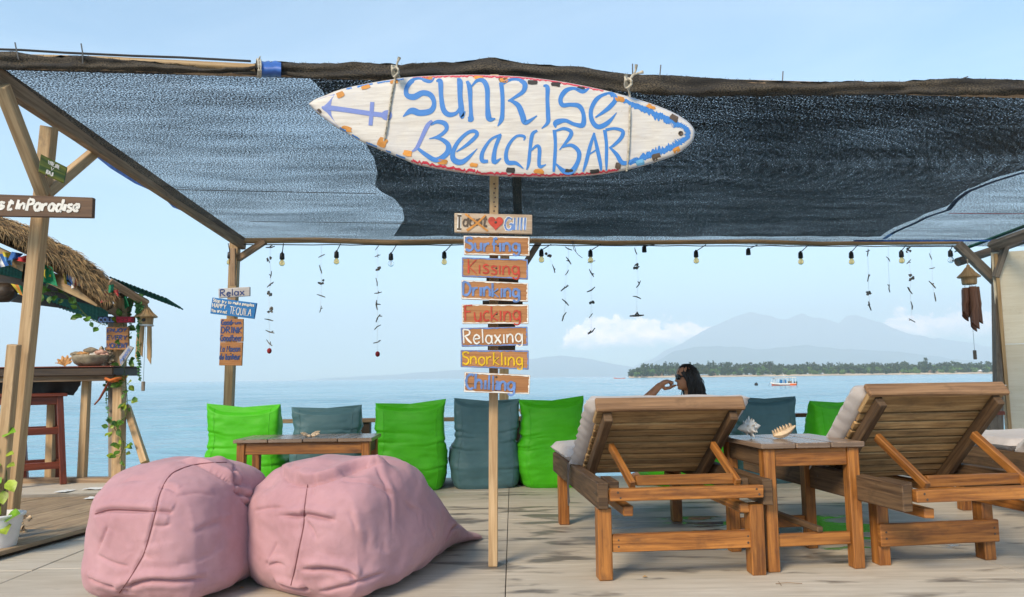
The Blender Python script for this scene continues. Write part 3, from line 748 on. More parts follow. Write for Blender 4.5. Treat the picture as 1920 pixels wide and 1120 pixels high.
# ================================================================ the shade canopy
FL_ = P(-40, 128, 3.68); FR_ = P(1990, 176, 4.16)          # front beam axis
RL_ = P(446, 452, 7.20); RR_ = P(1800, 456, 7.62)          # rear beam axis
can = root('shade_canopy', (0, 5.4, 0), 'large timber beach canopy roofed with dark shade netting', 'canopy')
RN = ((FR_ - FL_).cross(RL_ - FL_)).normalized()
if RN.z < 0: RN = -RN
R0 = FL_
def roof(px, py, up=0.0):
    p = on_plane(px, py, R0, RN)
    return p + RN * up
U_ = (FR_ - FL_).normalized(); V_ = RN.cross(U_).normalized()
if V_.y < 0: V_ = -V_
def roof_uv(p): q = p - FL_; return (q.dot(U_), q.dot(V_))
def canopy():
    # netting: one thin sheet from beam to beam, hanging a little between them
    S = roof_uv(RL_)[1]; rows = []; nu, nv = 90, 50
    for j in range(nv + 1):
        t = j / nv; v = -0.03 + (S + 0.06) * t
        lft = lerp(0.02, roof_uv(RL_)[0], t); r_ = []
        for i in range(nu + 1):
            u = lft + (9.2 - lft) * i / nu
            sag = -0.05 * math.sin(math.pi * min(1, max(0, t))) + 0.012 * fbm(Vector((u * 1.4, v * 2.2, 5)), 3)
            r_.append(FL_ + U_ * u + V_ * v + RN * sag)
        rows.append(r_)
    mb = MB(); mb.grid(rows, lambda i, j: roof_uv(rows[i][min(j, nu)])); net = build(mb, 'shade_net', 'shade_net', can, smooth=True)
    # second, closer layer in the middle with scalloped sides
    Lb = [(118, 540), (150, 572), (165, 592), (195, 618), (235, 652), (265, 682), (295, 701), (325, 708), (350, 703), (362, 716), (375, 740), (395, 755), (415, 758), (435, 746), (450, 738)]
    Rb = [(118, 2300), (300, 2060), (320, 1915), (337, 1860), (355, 1815), (372, 1792), (390, 1778), (402, 1740), (415, 1715), (432, 1676), (446, 1655), (450, 1650)]
    rows = []; n = 70; nx = 80
    for j in range(n + 1):
        py = 150 + (449 - 150) * j / n
        a, b = interp(Lb, py), interp(Rb, py)
        rows.append([roof(a + (b - a) * i / nx, max(py, 140 + 0.019 * (a + (b - a) * i / nx)), 0.03 + 0.01 * fbm(Vector((i * .2, j * .2, 0)), 3) - 0.03 * math.sin(math.pi * j / n)) for i in range(nx + 1)])
    mb = MB(); mb.grid(rows, lambda i, j: roof_uv(rows[i][min(j, nx)])); build(mb, 'dense_net', 'shade_net_dense', can, smooth=True)
    # blue hem along the scallops and the rear edge
    for bd, sgn, k0 in ((Rb, 1, 300), (Lb, -1, 500)):
        pts = [roof(interp(bd, py), py, -0.02) for py in range(k0 if k0 < 449 else 449, 450, 5)]
        if len(pts) > 3: mb = MB(); mb.ribbon(pts, 0.045, RN); build(mb, 'hem', 'tarp_blue', can)
    pts = [roof(1600 + i * 20, 449 - 0.004 * i * i * 0.5, -0.015) for i in range(18)]
    mb = MB(); mb.ribbon(pts, 0.02, Vector((0, -1, .4))); build(mb, 'hem', 'tarp_blue', can)
    # seam cords
    for a, b, py0, py1, m in ((330, 706, 344, 352, 'wire'), (470, 760, 405, 409, 'wire'), (1778, 1930, 390, 391, 'red_coral')):
        mb = MB(); mb.tube([roof(a + (b - a) * i / 8, py0 + (py1 - py0) * i / 8, -0.05) for i in range(9)], .003, 5); build(mb, 'seam_cord', m, can)
    # timbers
    def tim(name, p0, p1, w, h, mat='beam_timber', side=None, parent=can, bev=.004):
        mb = MB(); mb.beam(p0, p1, w, h, side, jit=.006); return build(mb, name, mat, parent, bevel=bev)
    tim('front_beam', FL_ + Z * .025, FR_ + Z * .0, .05, .045, 'beam_timber', Yv)
    tim('side_beam', P(-25, 132, 3.62), P(457, 458, 7.24), .05, .11, 'beam_timber', X)
    tim('corner_post', P(93, 238, 4.10), G(13, 1022), .070, .07, 'post_timber', X)
    tim('corner_post_splice', P(27, 646, 4.22), P(-8, 1015, 4.33), .06, .05, 'post_timber', X)
    tim('brace', P(2, 160, 3.68), P(82, 364, 4.12), .06, .06, 'post_timber', X)
    tim('brace', P(184, 280, 4.75), P(86, 364, 4.14), .05, .06, 'post_timber', X)
    # rear frame
    mb = MB(); mb.tube([lerp(RL_, RR_, i / 10) + Vector((0, 0, .012 * math.sin(i * 2.1))) for i in range(11)], [.028 - .0008 * i for i in range(11)], 10); build(mb, 'rear_pole', 'bamboo', can, smooth=True)
    tim('rear_post', P(441, 455, 7.2), G(424, 893), .085, .085, 'post_timber', X)
    tim('rear_post_batten', P(437, 466, 7.13), P(437, 536, 7.13), .05, .03, 'beam_timber', X)
    tim('brace', P(497, 452, 7.2), P(446, 486, 7.2), .05, .06, 'beam_timber', Yv)
    tim('rear_post', P(947, 446, 7.35), G(944, 893), .09, .09, 'post_timber', X)
    tim('brace', P(1012, 452, 7.38), P(956, 540, 7.36), .05, .06, 'grey_timber', Yv)
    tim('rear_post', P(1867, 450, 7.45), G(1873, 883), .06, .07, 'grey_timber', X)
    tim('brace', P(1795, 458, 7.5), P(1872, 532, 7.45), .06, .09, 'grey_timber', Yv)
    tim('rafter', P(965, 150, 4.0) - Z * .03, P(972, 446, 7.3) - Z * .02, .07, .07, 'grey_timber', X)
    # bracing boards nailed across the rear post
    for a, b, y0, y1 in ((912, 972, 521, 530), (905, 980, 566, 573), (915, 966, 608, 616), (915, 966, 650, 658)):
        tim('cross_board', P(a, (y0 + y1) / 2, 7.25), P(b, (y0 + y1) / 2, 7.25), .02, .055, 'dark_wood', Yv, bev=.002)
    # net rolled round the front beam
    top = [(-60, 93), (0, 97), (30, 98), (60, 103), (100, 107), (150, 104), (200, 110), (300, 118), (360, 123), (400, 126), (470, 122), (480, 117), (530, 117), (600, 119), (640, 119), (665, 115.5), (700, 119), (750, 122), (810, 117), (850, 118),
           (880, 114), (905, 110), (925, 108), (940, 111), (985, 119), (1050, 124), (1095, 126), (1130, 133), (1180, 140), (1250, 141), (1340, 147), (1420, 151), (1530, 154), (1600, 152), (1680, 154), (1780, 147), (1850, 148), (1920, 151), (2000, 153)]
    bot = [(-60, 128), (0, 132), (60, 131), (100, 133), (200, 133), (300, 137), (400, 139), (480, 141), (600, 149), (740, 152), (900, 150), (1000, 155), (1140, 172), (1250, 182), (1340, 183), (1500, 181), (1680, 179), (1800, 181), (2000, 180)]
    rows = []; n = 200; k = 12
    for j in range(k + 1):
        t = j / k; r_ = []
        for i in range(n + 1):
            px = -60 + 2060 * i / n; yt, yb = interp(top, px), interp(bot, px)
            depth = lerp(3.68, 4.16, (px + 40) / 2030)
            if t <= 0.62: q = t / 0.62; py = lerp(yt, yb, q); off = -0.045 - 0.022 * math.sin(q * math.pi) - 0.010 * math.sin(q * 9 + px * .011 + 2 * fbm(Vector((px * .008, 4, 0)), 2))
            else: q = (t - .62) / .38; py = lerp(yb, yt, q); off = -0.045 + 0.10 * math.sin(q * math.pi)
            p = P(px, py + 2.0 * fbm(Vector((px * .05, t * 2, 1)), 4), depth + off)
            p += Vector((0, 1, 0)) * 0.014 * fbm(Vector((px * .02 + 9, t * 5, 2)), 4)
            r_.append(p)
        rows.append(r_)
    mb = MB(); mb.grid(rows, lambda i, j: (j * 0.025, i * 0.02)); build(mb, 'net_wrap', 'net_wrap', can, smooth=True)
    # frayed ends of the netting
    rnd = random.Random(12); mb = MB()
    for _ in range(900):
        px = rnd.uniform(-50, 1960); up = rnd.random() < .45; y0 = interp(top if up else bot, px); depth = lerp(3.68, 4.16, (px + 40) / 2030) - .06
        a = P(px, y0 + rnd.uniform(-1, 3) * (1 if up else -1), depth); e = a + Vector((rnd.uniform(-.012, .012), rnd.uniform(-.01, .01), rnd.uniform(.002, .012) * (1 if up else -1.2)))
        w = Vector((.0012, 0, .0006)); mb.add([a - w, a + w, e], [(0, 1, 2)])
    tag(build(mb, 'frayed_threads', 'paint_black', can), kind='stuff')
    # bamboo pole showing above the wrap at the corner
    mb = MB(); mb.tube([P(x, y, 3.75) for x, y in ((-40, 108), (100, 111), (200, 114), (300, 119), (400, 124), (480, 128))], .022, 10); build(mb, 'front_pole', 'bamboo', can, smooth=True)
    mb = MB(); mb.tube([P(x, y, 3.74) for x, y in ((-30, 92), (40, 94), (120, 99), (250, 105), (340, 108), (470, 115))], .006, 6); build(mb, 'net_edge', 'paint_black', can)
    # blue tarpaulin strip and string tied round the beam
    rows = []
    for j in range(13):
        a = 2 * math.pi * j / 12
        rows.append([P(px, 129 - 15 * math.cos(a) + (2 if i % 2 else 0), 3.80 - 0.115 * math.sin(a)) for i, px in enumerate((488, 496, 504, 507, 516, 527))])
    mb = MB(); mb.grid(rows); build(mb, 'tarp_strip', 'tarp_blue', can, smooth=True)
    mb = MB()
    for px in (483, 487):
        mb.tube([P(px + 2 * math.sin(a), 128 - 17 * math.cos(a), 3.80 - 0.13 * math.sin(a)) for a in [2 * math.pi * q / 14 for q in range(15)]], .006, 5)
    mb.tube([P(485, 113, 3.7), P(488, 106, 3.69)], .004, 5); build(mb, 'tie_string', 'rope', can)
    # wire ends sticking up
    for pts in (((35, 112), (31, 95), (28, 80)), ((155, 120), (155, 100), (152, 82)), ((1237, 143), (1239, 122)), ((1186, 140), (1186, 120)), ((1467, 152), (1468, 134)), ((1806, 147), (1815, 144))):
        mb = MB(); mb.tube([P(x, y, 3.62 + x * 0.00022) for x, y in pts], .0035, 5); build(mb, 'wire_end', 'wire', can)
    # blue hem along the side beam
    rows = [[], []]
    for x, y, w in ((140, 262, 5), (168, 272, 14), (205, 304, 12), (250, 330, 14), (300, 355, 11), (322, 378, 11), (365, 398, 8), (377, 415, 6), (430, 447, 4)):
        yy = 3.7 + (x + 25) / 482 * 3.55; rows[0].append(P(x, y - 4, yy + .06)); rows[1].append(P(x + 2, y + w, yy + .06))
    mb = MB(); mb.grid(rows); build(mb, 'hem', 'tarp_blue', can, smooth=True)
canopy()

# ---------------------------------------------------------------- railing at the sea edge
def railing():
    t = root('railing', (0, 7.26, 0), 'low weathered timber railing along the sea edge of the deck', 'railing')
    a, b = P(500, 788, 7.22), P(1870, 775, 7.26)
    a.z = b.z = .56; a.y = b.y = 7.27
    segs = [(-2.6, -.9), (-.9, .9), (.9, 2.7), (2.7, 4.7)]
    for x0, x1 in segs:
        mb = MB(); mb.beam((x0, 7.27, .56), (x1 - .004, 7.27, .56), .12, .035, Yv, jit=.004); build(mb, 'rail_board', 'beam_timber' if x0 < 0.5 else 'red_wood', t, bevel=.003)
    for x in (-2.55, -1.42, 0.02, 1.2, 2.98, 4.6):
        mb = MB(); mb.beam((x, 7.27, .542), (x, 7.27, .0), .09, .07, X, jit=.004); build(mb, 'post', 'dark_wood' if x < 2 else 'grey_timber', t, bevel=.003)
railing()

# ---------------------------------------------------------------- plywood hut on the far side
def ply_hut():
    t = root('plywood_hut', (5.2, 7.3, 0), 'pale plywood hut with grey timber frame at the deck end', 'hut')
    A = Vector((P(1876, 700, 7.40).x, 7.40, 0)); B = Vector((7.4, 6.35, 0)); d = (B - A).normalized(); up = Z
    zs = [0.02, 1.22, 2.14]
    for k in range(2):
        L_ = (B - A).length
        for s0, s1 in ((0, 1.22), (1.226, L_)):
            mb = MB(); c = A + d * ((s0 + s1) / 2) + Z * ((zs[k] + zs[k + 1]) / 2)
            mb.box(c, (d, d.cross(Z), Z), ((s1 - s0) / 2, .008, (zs[k + 1] - zs[k]) / 2 - .002)); build(mb, 'panel', 'plywood_wall', t, bevel=.001)
    for s, w in ((0.02, .05),):
        mb = MB(); p = A + d * s - d.cross(Z) * -.0; mb.beam(p + Vector((0, -.035, 0)), p + Vector((0, -.035, 2.12)), .03, .04, d, jit=.004); build(mb, 'stud', 'bamboo', t, bevel=.002)
    e0, e1 = P(1860, 462, 7.36), P(1990, 415, 6.45)
    mb = MB(); mb.beam(e0, e1, .05, .10, Yv, jit=.004); build(mb, 'top_plate', 'grey_timber', t, bevel=.003)
    mb = MB(); mb.beam(P(1866, 462, 7.42), P(1866, 520, 7.42), .05, .05, X); build(mb, 'corner_stub', 'grey_timber', t, bevel=.003)
    mb = MB(); mb.beam(P(1886, 462, 7.3), P(1866, 520, 7.36), .05, .06, X); build(mb, 'brace', 'grey_timber', t, bevel=.003)
    # eave of green corrugated sheet with a log under it
    rows = []
    for j in range(4):
        r_ = []
        for i in range(49):
            u = i / 48; p = lerp(P(1789, 474, 7.75), P(1850, 452, 8.6), u) + lerp(Vector((0, 0, 0)), Vector((1.5, -.1, .55)), j / 3)
            r_.append(p + Z * .016 * math.sin(u * 48 / 4 * math.pi))
        rows.append(r_)
    mb = MB(); mb.grid(rows); build(mb, 'corrugated_sheet', 'green_metal', t, smooth=True)
    mb = MB(); mb.tube([P(1795, 492, 7.7), P(1862, 470, 7.75), P(1990, 425, 7.8)], .045, 10); build(mb, 'eave_log', 'grey_timber', t, smooth=True)
ply_hut()
# ================================================================ furniture
class Frame:
    """a flat local frame on the deck: u across, v away from the camera"""
    def __init__(s, x, y, deg, z=0.0):
        a = R(deg); s.o = Vector((x, y, z)); s.u = Vector((math.cos(a), math.sin(a), 0)); s.v = Vector((-math.sin(a), math.cos(a), 0))
    def __call__(s, u, v, z): return s.o + s.u * u + s.v * v + Z * z
def pillow(f, u0, u1, p0, p1, nrm, thick, seed, nu=26, nv=34, sag=0.0):
    """a flat cushion between p0 and p1 (v,z pairs), thickness along nrm (v,z)"""
    top, bot = [], []
    for j in range(nv + 1):
        t = j / nv; r1, r2 = [], []
        for i in range(nu + 1):
            s = i / nu; v = lerp(p0[0], p1[0], t); z = lerp(p0[1], p1[1], t)
            e = min(1, min(s, 1 - s) * (u1 - u0) / (thick * .55), min(t, 1 - t) * math.hypot(p1[0] - p0[0], p1[1] - p0[1]) / (thick * .55))
            k = math.sqrt(max(0, 1 - (1 - e) ** 2))
            w = 0.010 * fbm(Vector((s * 4 + seed, t * 9, seed)), 4)
            edge = 0.006 * math.sin(t * 60 + 3 * fbm(Vector((t * 8, seed, 0)), 2)) * (1 - e)
            un = u0 + (u1 - u0) * s + (edge if s < .5 else -edge)
            h = thick * (0.5 + 0.5 * k) + w * k; l = thick * (0.5 - 0.5 * k)
            r1.append(f(un, v + nrm[0] * h, z + nrm[1] * h)); r2.append(f(un, v + nrm[0] * l, z + nrm[1] * l))
        top.append(r1); bot.append(r2)
    mb = MB(); mb.grid(top); mb.grid([list(reversed(r_)) for r_ in bot])
    return mb

def lounger(f, label, W, rail_len, hinge, top, rear_v, rear_u, rear_legs, stretch, front_v, seed, ribbon=False):
    t = root('sun_lounger', f(W / 2, rail_len / 2, 0), label, 'sun lounger', 'wooden sun loungers facing the sea')
    random.seed(seed)
    def bx(name, a, b, w, h, mat, side=None, par=None, bev=.004):
        mb = MB(); mb.beam(a, b, w, h, side if side is not None else f.u, jit=.004); return build(mb, name, mat, par or t, bevel=bev)
    # side rails
    for u in (.025, W - .025):
        bx('side_rail', f(u, -.0, .39), f(u, rail_len, .39), .052, .122, 'weathered_teak')
    for u in (.035 if rear_u is None else rear_u[0], W - .075 if rear_u is None else rear_u[1]):
        bx('leg', f(u, rear_v, .33), f(u, rear_v, 0), rear_legs[0], rear_legs[1], 'teak')
    for u in (.05, W - .05):
        bx('leg', f(u, front_v, .33), f(u, front_v, 0), .065, .07, 'teak')
    bx('rear_bar', f(.054, -.004, .398), f(W - .054, -.004, .398), .045, .056, 'teak', f.v)
    bx('front_bar', f(.054, rail_len - .03, .39), f(W - .054, rail_len - .03, .39), .045, .10, 'weathered_teak', f.v)
    u0, u1, v_, z0, z1 = stretch
    bx('stretcher', f(u0, v_, (z0 + z1) / 2), f(u1, v_, (z0 + z1) / 2), .03, z1 - z0, 'teak', f.v)
    for u in (.15, W - .13):
        bx('bearer', f(u, .03, .313), f(u, rail_len - .2, .313), .05, .045, 'teak')
    for k in range(7):
        v = hinge[0] + .05 + k * (rail_len - hinge[0] - .1) / 6.4
        bx('seat_slat', f(.053, v, .432), f(W - .053, v, .432), .07, .02, 'slat_wood', f.v, bev=.003)
    # back rest
    b = Vector((top[0] - hinge[0], top[1] - hinge[1])); L_ = b.length; b /= L_; n = Vector((-b.y, b.x))
    if n.y < 0: n = -n
    if n.x < 0: n = Vector((abs(n.x), n.y))
    def B(u, s, o): return f(u, hinge[0] + b.x * s + n.x * o, hinge[1] + b.y * s + n.y * o)
    nv3 = f.v * n.x + Z * n.y
    for u in (.10, W - .10):
        bx('back_beam', B(u, -.02, -.040), B(u, L_ - .02, -.040), .042, .058, 'weathered_teak', f.u)
    s = .02; ws = [.046, .05, .053, .056, .058, .06, .062, .064, .066]; tot = L_ - .16
    k_ = tot / (sum(ws) + .015 * len(ws))
    for w in ws:
        w *= k_; bx('back_slat', B(.06, s + w / 2, 0), B(W - .06, s + w / 2, 0), w * random.uniform(.97, 1.0), .018, 'slat_wood', (f.v * b.x + Z * b.y), bev=.003); s += w + .015 * k_
    bx('top_board', B(.045, L_ - .075, .0), B(W - .045, L_ - .075, .0), .125, .024, 'slat_wood', (f.v * b.x + Z * b.y), bev=.004)
    bx('top_cap', B(.04, L_ + .002, .012), B(W - .04, L_ + .002, .012), .028, .075, 'mid_teak', (f.v * b.x + Z * b.y), bev=.006)
    # props that hold it up
    for u, uu in ((.145, .19), (W - .16, W - .135)):
        bx('prop', B(u, L_ * .66, -.085), f(uu, .085, .425), .030, .042, 'teak', f.u)
    bx('prop_bar', f(.21, .12, .443), f(W - .15, .12, .443), .03, .05, 'teak', f.v)
    bx('notch_block', f(.10, .10, .425), f(.10, .30, .425), .05, .04, 'weathered_teak'); bx('notch_block', f(W - .10, .10, .425), f(W - .10, .30, .425), .05, .04, 'weathered_teak')
    # plugs and screws at the joints
    def screw(p, ax):
        mb = MB(); mb.lathe([(0, .0012), (.0045, .0012), (.006, 0)], p, 8, axis=ax); build(mb, 'screw', 'nail', t)
    for u in (.09, W - .09):
        screw(f(u, -.027, .41), -f.v); screw(f(u + .012, -.027, .385), -f.v)
    for v in (rear_v, front_v, .7, 1.0): screw(f(-.0012, v, .40), -f.u); screw(f(-.0012, v + .02, .37), -f.u)
    for u in (u0 + .03, u1 - .03): screw(f(u, v_ - .0155, (z0 + z1) / 2 + .015), -f.v); screw(f(u, v_ - .0155, (z0 + z1) / 2 - .015), -f.v)
    # cushion in two hinged pads
    c = build(pillow(f, .0, W + .01, (hinge[0] + b.x * -.02 + n.x * .014, hinge[1] + b.y * -.02 + n.y * .014), (hinge[0] + b.x * (L_ - .02) + n.x * .014, hinge[1] + b.y * (L_ - .02) + n.y * .014), (n.x, n.y), .085, seed), 'back_cushion', 'cushion', t, smooth=True)
    mb = MB(); mb.box(B(W / 2, L_ / 2 - .02, .0125), (f.u, f.v * b.x + Z * b.y, nv3), (W / 2 - .07, L_ / 2 - .04, .002)); build(mb, 'slat_gap_shade', 'cloth_dark', c)  # dark sheet added behind the slats, standing in for shade in their gaps
    build(pillow(f, -.01, W, (hinge[0] + .05, .446), (rail_len + .06, .446), (0, 1), .08, seed + 3), 'seat_cushion', 'cushion', t, smooth=True)
    if ribbon:
        for q in range(2):
            mb = MB(); rows = []
            pts = [f(-.012 - .004 * q, hinge[0] - .06 + .02 * q, .46), f(-.02, hinge[0] - .07 + .03 * q, .40), f(-.022, hinge[0] - .075 + .03 * q, .32), f(-.02, hinge[0] - .08 + .035 * q, .245 - .02 * q)]
            sm = smooth_line([tuple(p) for p in pts], 5)
            mb.ribbon(sm, [.022 + .004 * math.sin(i) for i in range(len(sm))], f.u + Vector((0, -.5, 0))); build(mb, 'tie_ribbon', 'cushion', t, smooth=True)
    return t
F1 = Frame(.392, 3.585, 5.0)
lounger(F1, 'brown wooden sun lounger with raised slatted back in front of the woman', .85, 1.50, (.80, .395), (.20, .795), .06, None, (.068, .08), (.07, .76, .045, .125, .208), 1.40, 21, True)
F2 = Frame(1.742, 3.43, 8.0)
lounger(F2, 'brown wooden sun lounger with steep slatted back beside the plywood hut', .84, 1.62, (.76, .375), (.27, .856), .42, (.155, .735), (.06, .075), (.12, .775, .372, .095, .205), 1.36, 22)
F3 = Frame(3.20, 3.92, 5.0)
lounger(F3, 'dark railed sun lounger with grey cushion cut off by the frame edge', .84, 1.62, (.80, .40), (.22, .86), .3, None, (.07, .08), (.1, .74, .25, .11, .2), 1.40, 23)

def table(f, W, D, H, label, nb, group=None, mid=True, lo=.115):
    t = root('table', f(W / 2, D / 2, 0), label, 'table', group)
    def bx(name, a, b, w, h, mat, side=None, bev=.004):
        mb = MB(); mb.beam(a, b, w, h, side if side is not None else f.u, jit=.003); return build(mb, name, mat, t, bevel=bev)
    for u in (.03, W - .03):
        for v in (.03, D - .03): bx('leg', f(u, v, H - .028), f(u, v, 0), .058, .058, 'teak')
    for v in (.022, D - .022): bx('apron', f(.06, v, H - .072), f(W - .06, v, H - .072), .022, .085, 'teak', f.v)
    for u in (.022, W - .022): bx('apron', f(u, .06, H - .072), f(u, D - .06, H - .072), .022, .085, 'weathered_teak')
    for v in (.03, D - .03): bx('stretcher', f(.06, v, lo + .03), f(W - .06, v, lo + .03), .03, .06, 'teak', f.v)
    if mid: bx('stretcher', f(W * .56, .012, lo + .075), f(W * .56, D - .01, lo + .075), .03, .028, 'weathered_teak')
    o = .022; tw = (W + 2 * o) / nb
    for k in range(nb):
        u = -o + tw * (k + .5)
        mb = MB(); mb.beam(f(u, -o, H - .0135), f(u, D + o, H - .0135), tw - .005, .027, f.u, jit=.002); build(mb, 'top_board', 'table_top', t, bevel=.004)
    return t
table(Frame(1.222, 3.715, 7.0), .50, .50, .615, 'small brown side table with two seashells between the sun loungers', 3)
FT = Frame(-2.05, 5.60, 1.5)
table(FT, .98, .42, .52, 'long orange-brown coffee table behind the pink beanbags', 4, None, False)

# ---------------------------------------------------------------- beanbags
def bean_chair(cx, cy, w, h, d, mat, label, seed, yaw=5.0, lean=0.0, slump=0.0):
    f = Frame(cx, cy, yaw); n, m = 96, 90; rows = []
    rnd = random.Random(seed); ph = [rnd.uniform(0, 6) for _ in range(6)]
    creases = [(rnd.uniform(.12, .74), rnd.uniform(-.06, .06), rnd.choice((-1, 1))) for _ in range(rnd.randint(4, 6))] + [(rnd.uniform(.52, .60), rnd.uniform(-.05, .05), rnd.choice((-1, 1)))]
    bl, wa, cl_, cr_, tl_ = rnd.uniform(-.012, .022), rnd.uniform(-.015, .012), rnd.uniform(-.02, .05), rnd.uniform(-.02, .05), rnd.uniform(-.03, .03)
    A = [(0, .43), (.03, .468), (.12, .50 + bl * .5), (.28, .525 + bl), (.45, .50 + bl), (.56, .455 + wa), (.62, .452 + wa), (.80, .455), (.93, .462), (1, .468)]
    YB = [(0, .015), (.05, -.01), (.25, -.03), (.55, .0), (.8, .02), (.96, .045), (1, .09)]
    YF = [(0, .78), (.06, .84), (.30, .86), (.42, .74), (.52, .42), (.60, .34), (.8, .27), (.95, .19), (1, .11)]
    def surf(t, a):
        ca, sa = math.cos(a), math.sin(a); e = 2 / 5.0
        sx = math.copysign(abs(ca) ** e, ca); sy = math.copysign(abs(sa) ** e, sa)
        hw = interp(A, t) * w; y0, y1 = interp(YB, t) * d, interp(YF, t) * d
        x = sx * hw; y = (y0 + y1) / 2 + sy * (y1 - y0) / 2
        z = t * h
        # pinched, lifted upper corners and a dipping top seam
        tt = max(0, (t - .80) / .2)
        z += tt * (0.035 * abs(sx) ** 3 - 0.022 * (1 - sx * sx)) * h / .7
        x *= 1 + 0.025 * tt * tt
        z += tt * h * (cl_ * max(0, -sx) ** 4 + cr_ * max(0, sx) ** 4) * .8
        x += tl_ * max(0, t - .3) * h
        yo_ = .03 * math.sin(sx * 2.2 + ph[1]) * max(0, t - .45)
        # creases
        dn = 0
        for (ct, tilt, sd_) in creases:
            c = ct + tilt * sx + .01 * math.sin(sx * 7 + ph[0]); g = math.exp(-((t - c) / .014) ** 2); g2 = math.exp(-((t - c - .035) / .03) ** 2)
            side = max(0, .1 + .9 * sx * sd_)
            dn += (-.011 * g + .006 * g2) * side
        dn += .020 * fbm(Vector((x * 3.2 + seed, y * 3, z * 4.2)), 4) + .0035 * noise.noise(Vector((x * 9 + seed, y * 9, z * 26 + 3 * x)))
        rad = Vector((sx, sy)).normalized()
        edge = max(0, abs(sx) - .93) * max(0, -sy)          # corner seam on the back
        x += rad.x * dn; y += rad.y * dn
        z = max(0.002, z)
        if slump: z *= 1 - slump * (1 if t > .5 else t * 2) * .5
        y -= lean * z; y += yo_
        return f(x, y, z)
    for j in range(m + 1):
        t = (j / m); t = t ** 1.0
        rows.append([surf(t, 2 * math.pi * i / n + .001) for i in range(n)])
    mb = MB(); mb.grid(rows, closed=True)
    # close the seam on top and the base
    for row, flip in ((rows[0], True), (rows[-1], False)):
        k = len(mb.v); c = sum((Vector(p) for p in row), Vector()) / n
        inner = [lerp(Vector(p), c, .5) for p in row]
        mb.grid([row, inner, [lerp(Vector(p), c, .98) for p in row]], closed=True)
    t_ = root('bean_chair', f(0, d * .4, 0), label, 'beanbag', 'bean chairs along the sea rail')
    o = build(mb, 'cover', mat, t_, smooth=True)
    for sx in (-1, 1):                                         # stitched edges of the back panel
        a0 = math.pi * 1.5 + sx * math.pi * .168
        pts = [surf(t, a0) for t in [k / 30 for k in range(1, 31)]]
        mb = MB(); mb.tube(pts, .0035, 5); build(mb, 'seam', mat, o)
    return t_
def bc(px, py, wpx, top, mat, label, seed, **k):
    g = G(px, py + 3); w = wpx / FPX * g.y; h = P(px, top, g.y).z
    bean_chair(g.x, g.y, w / .93, h + .006, .86, mat, label, seed, **k)
bc(449, 924, 130, 771, 'green_vinyl', 'bright green bean chair behind the long coffee table', 1, lean=.02)
bc(610, 922, 126, 770, 'teal_vinyl', 'grey teal bean chair behind the long coffee table', 2)
bc(767, 919, 127, 763, 'green_vinyl', 'bright green bean chair between the long table and the signpost', 3)
bc(912, 915, 120, 757, 'teal_vinyl', 'grey teal bean chair directly behind the signpost', 4, lean=-.02)
bc(1042, 913, 118, 757, 'green_vinyl', 'bright green bean chair left of the near sun lounger', 5)
bc(1306, 910, 150, 800, 'green_vinyl', 'low green bean chair the woman sits on', 6)
bc(1450, 905, 116, 752, 'teal_vinyl', 'grey teal bean chair behind the small side table', 7, lean=.02)
bc(1590, 903, 118, 759, 'green_vinyl', 'bright green bean chair half hidden by the far sun lounger', 8, yaw=16)

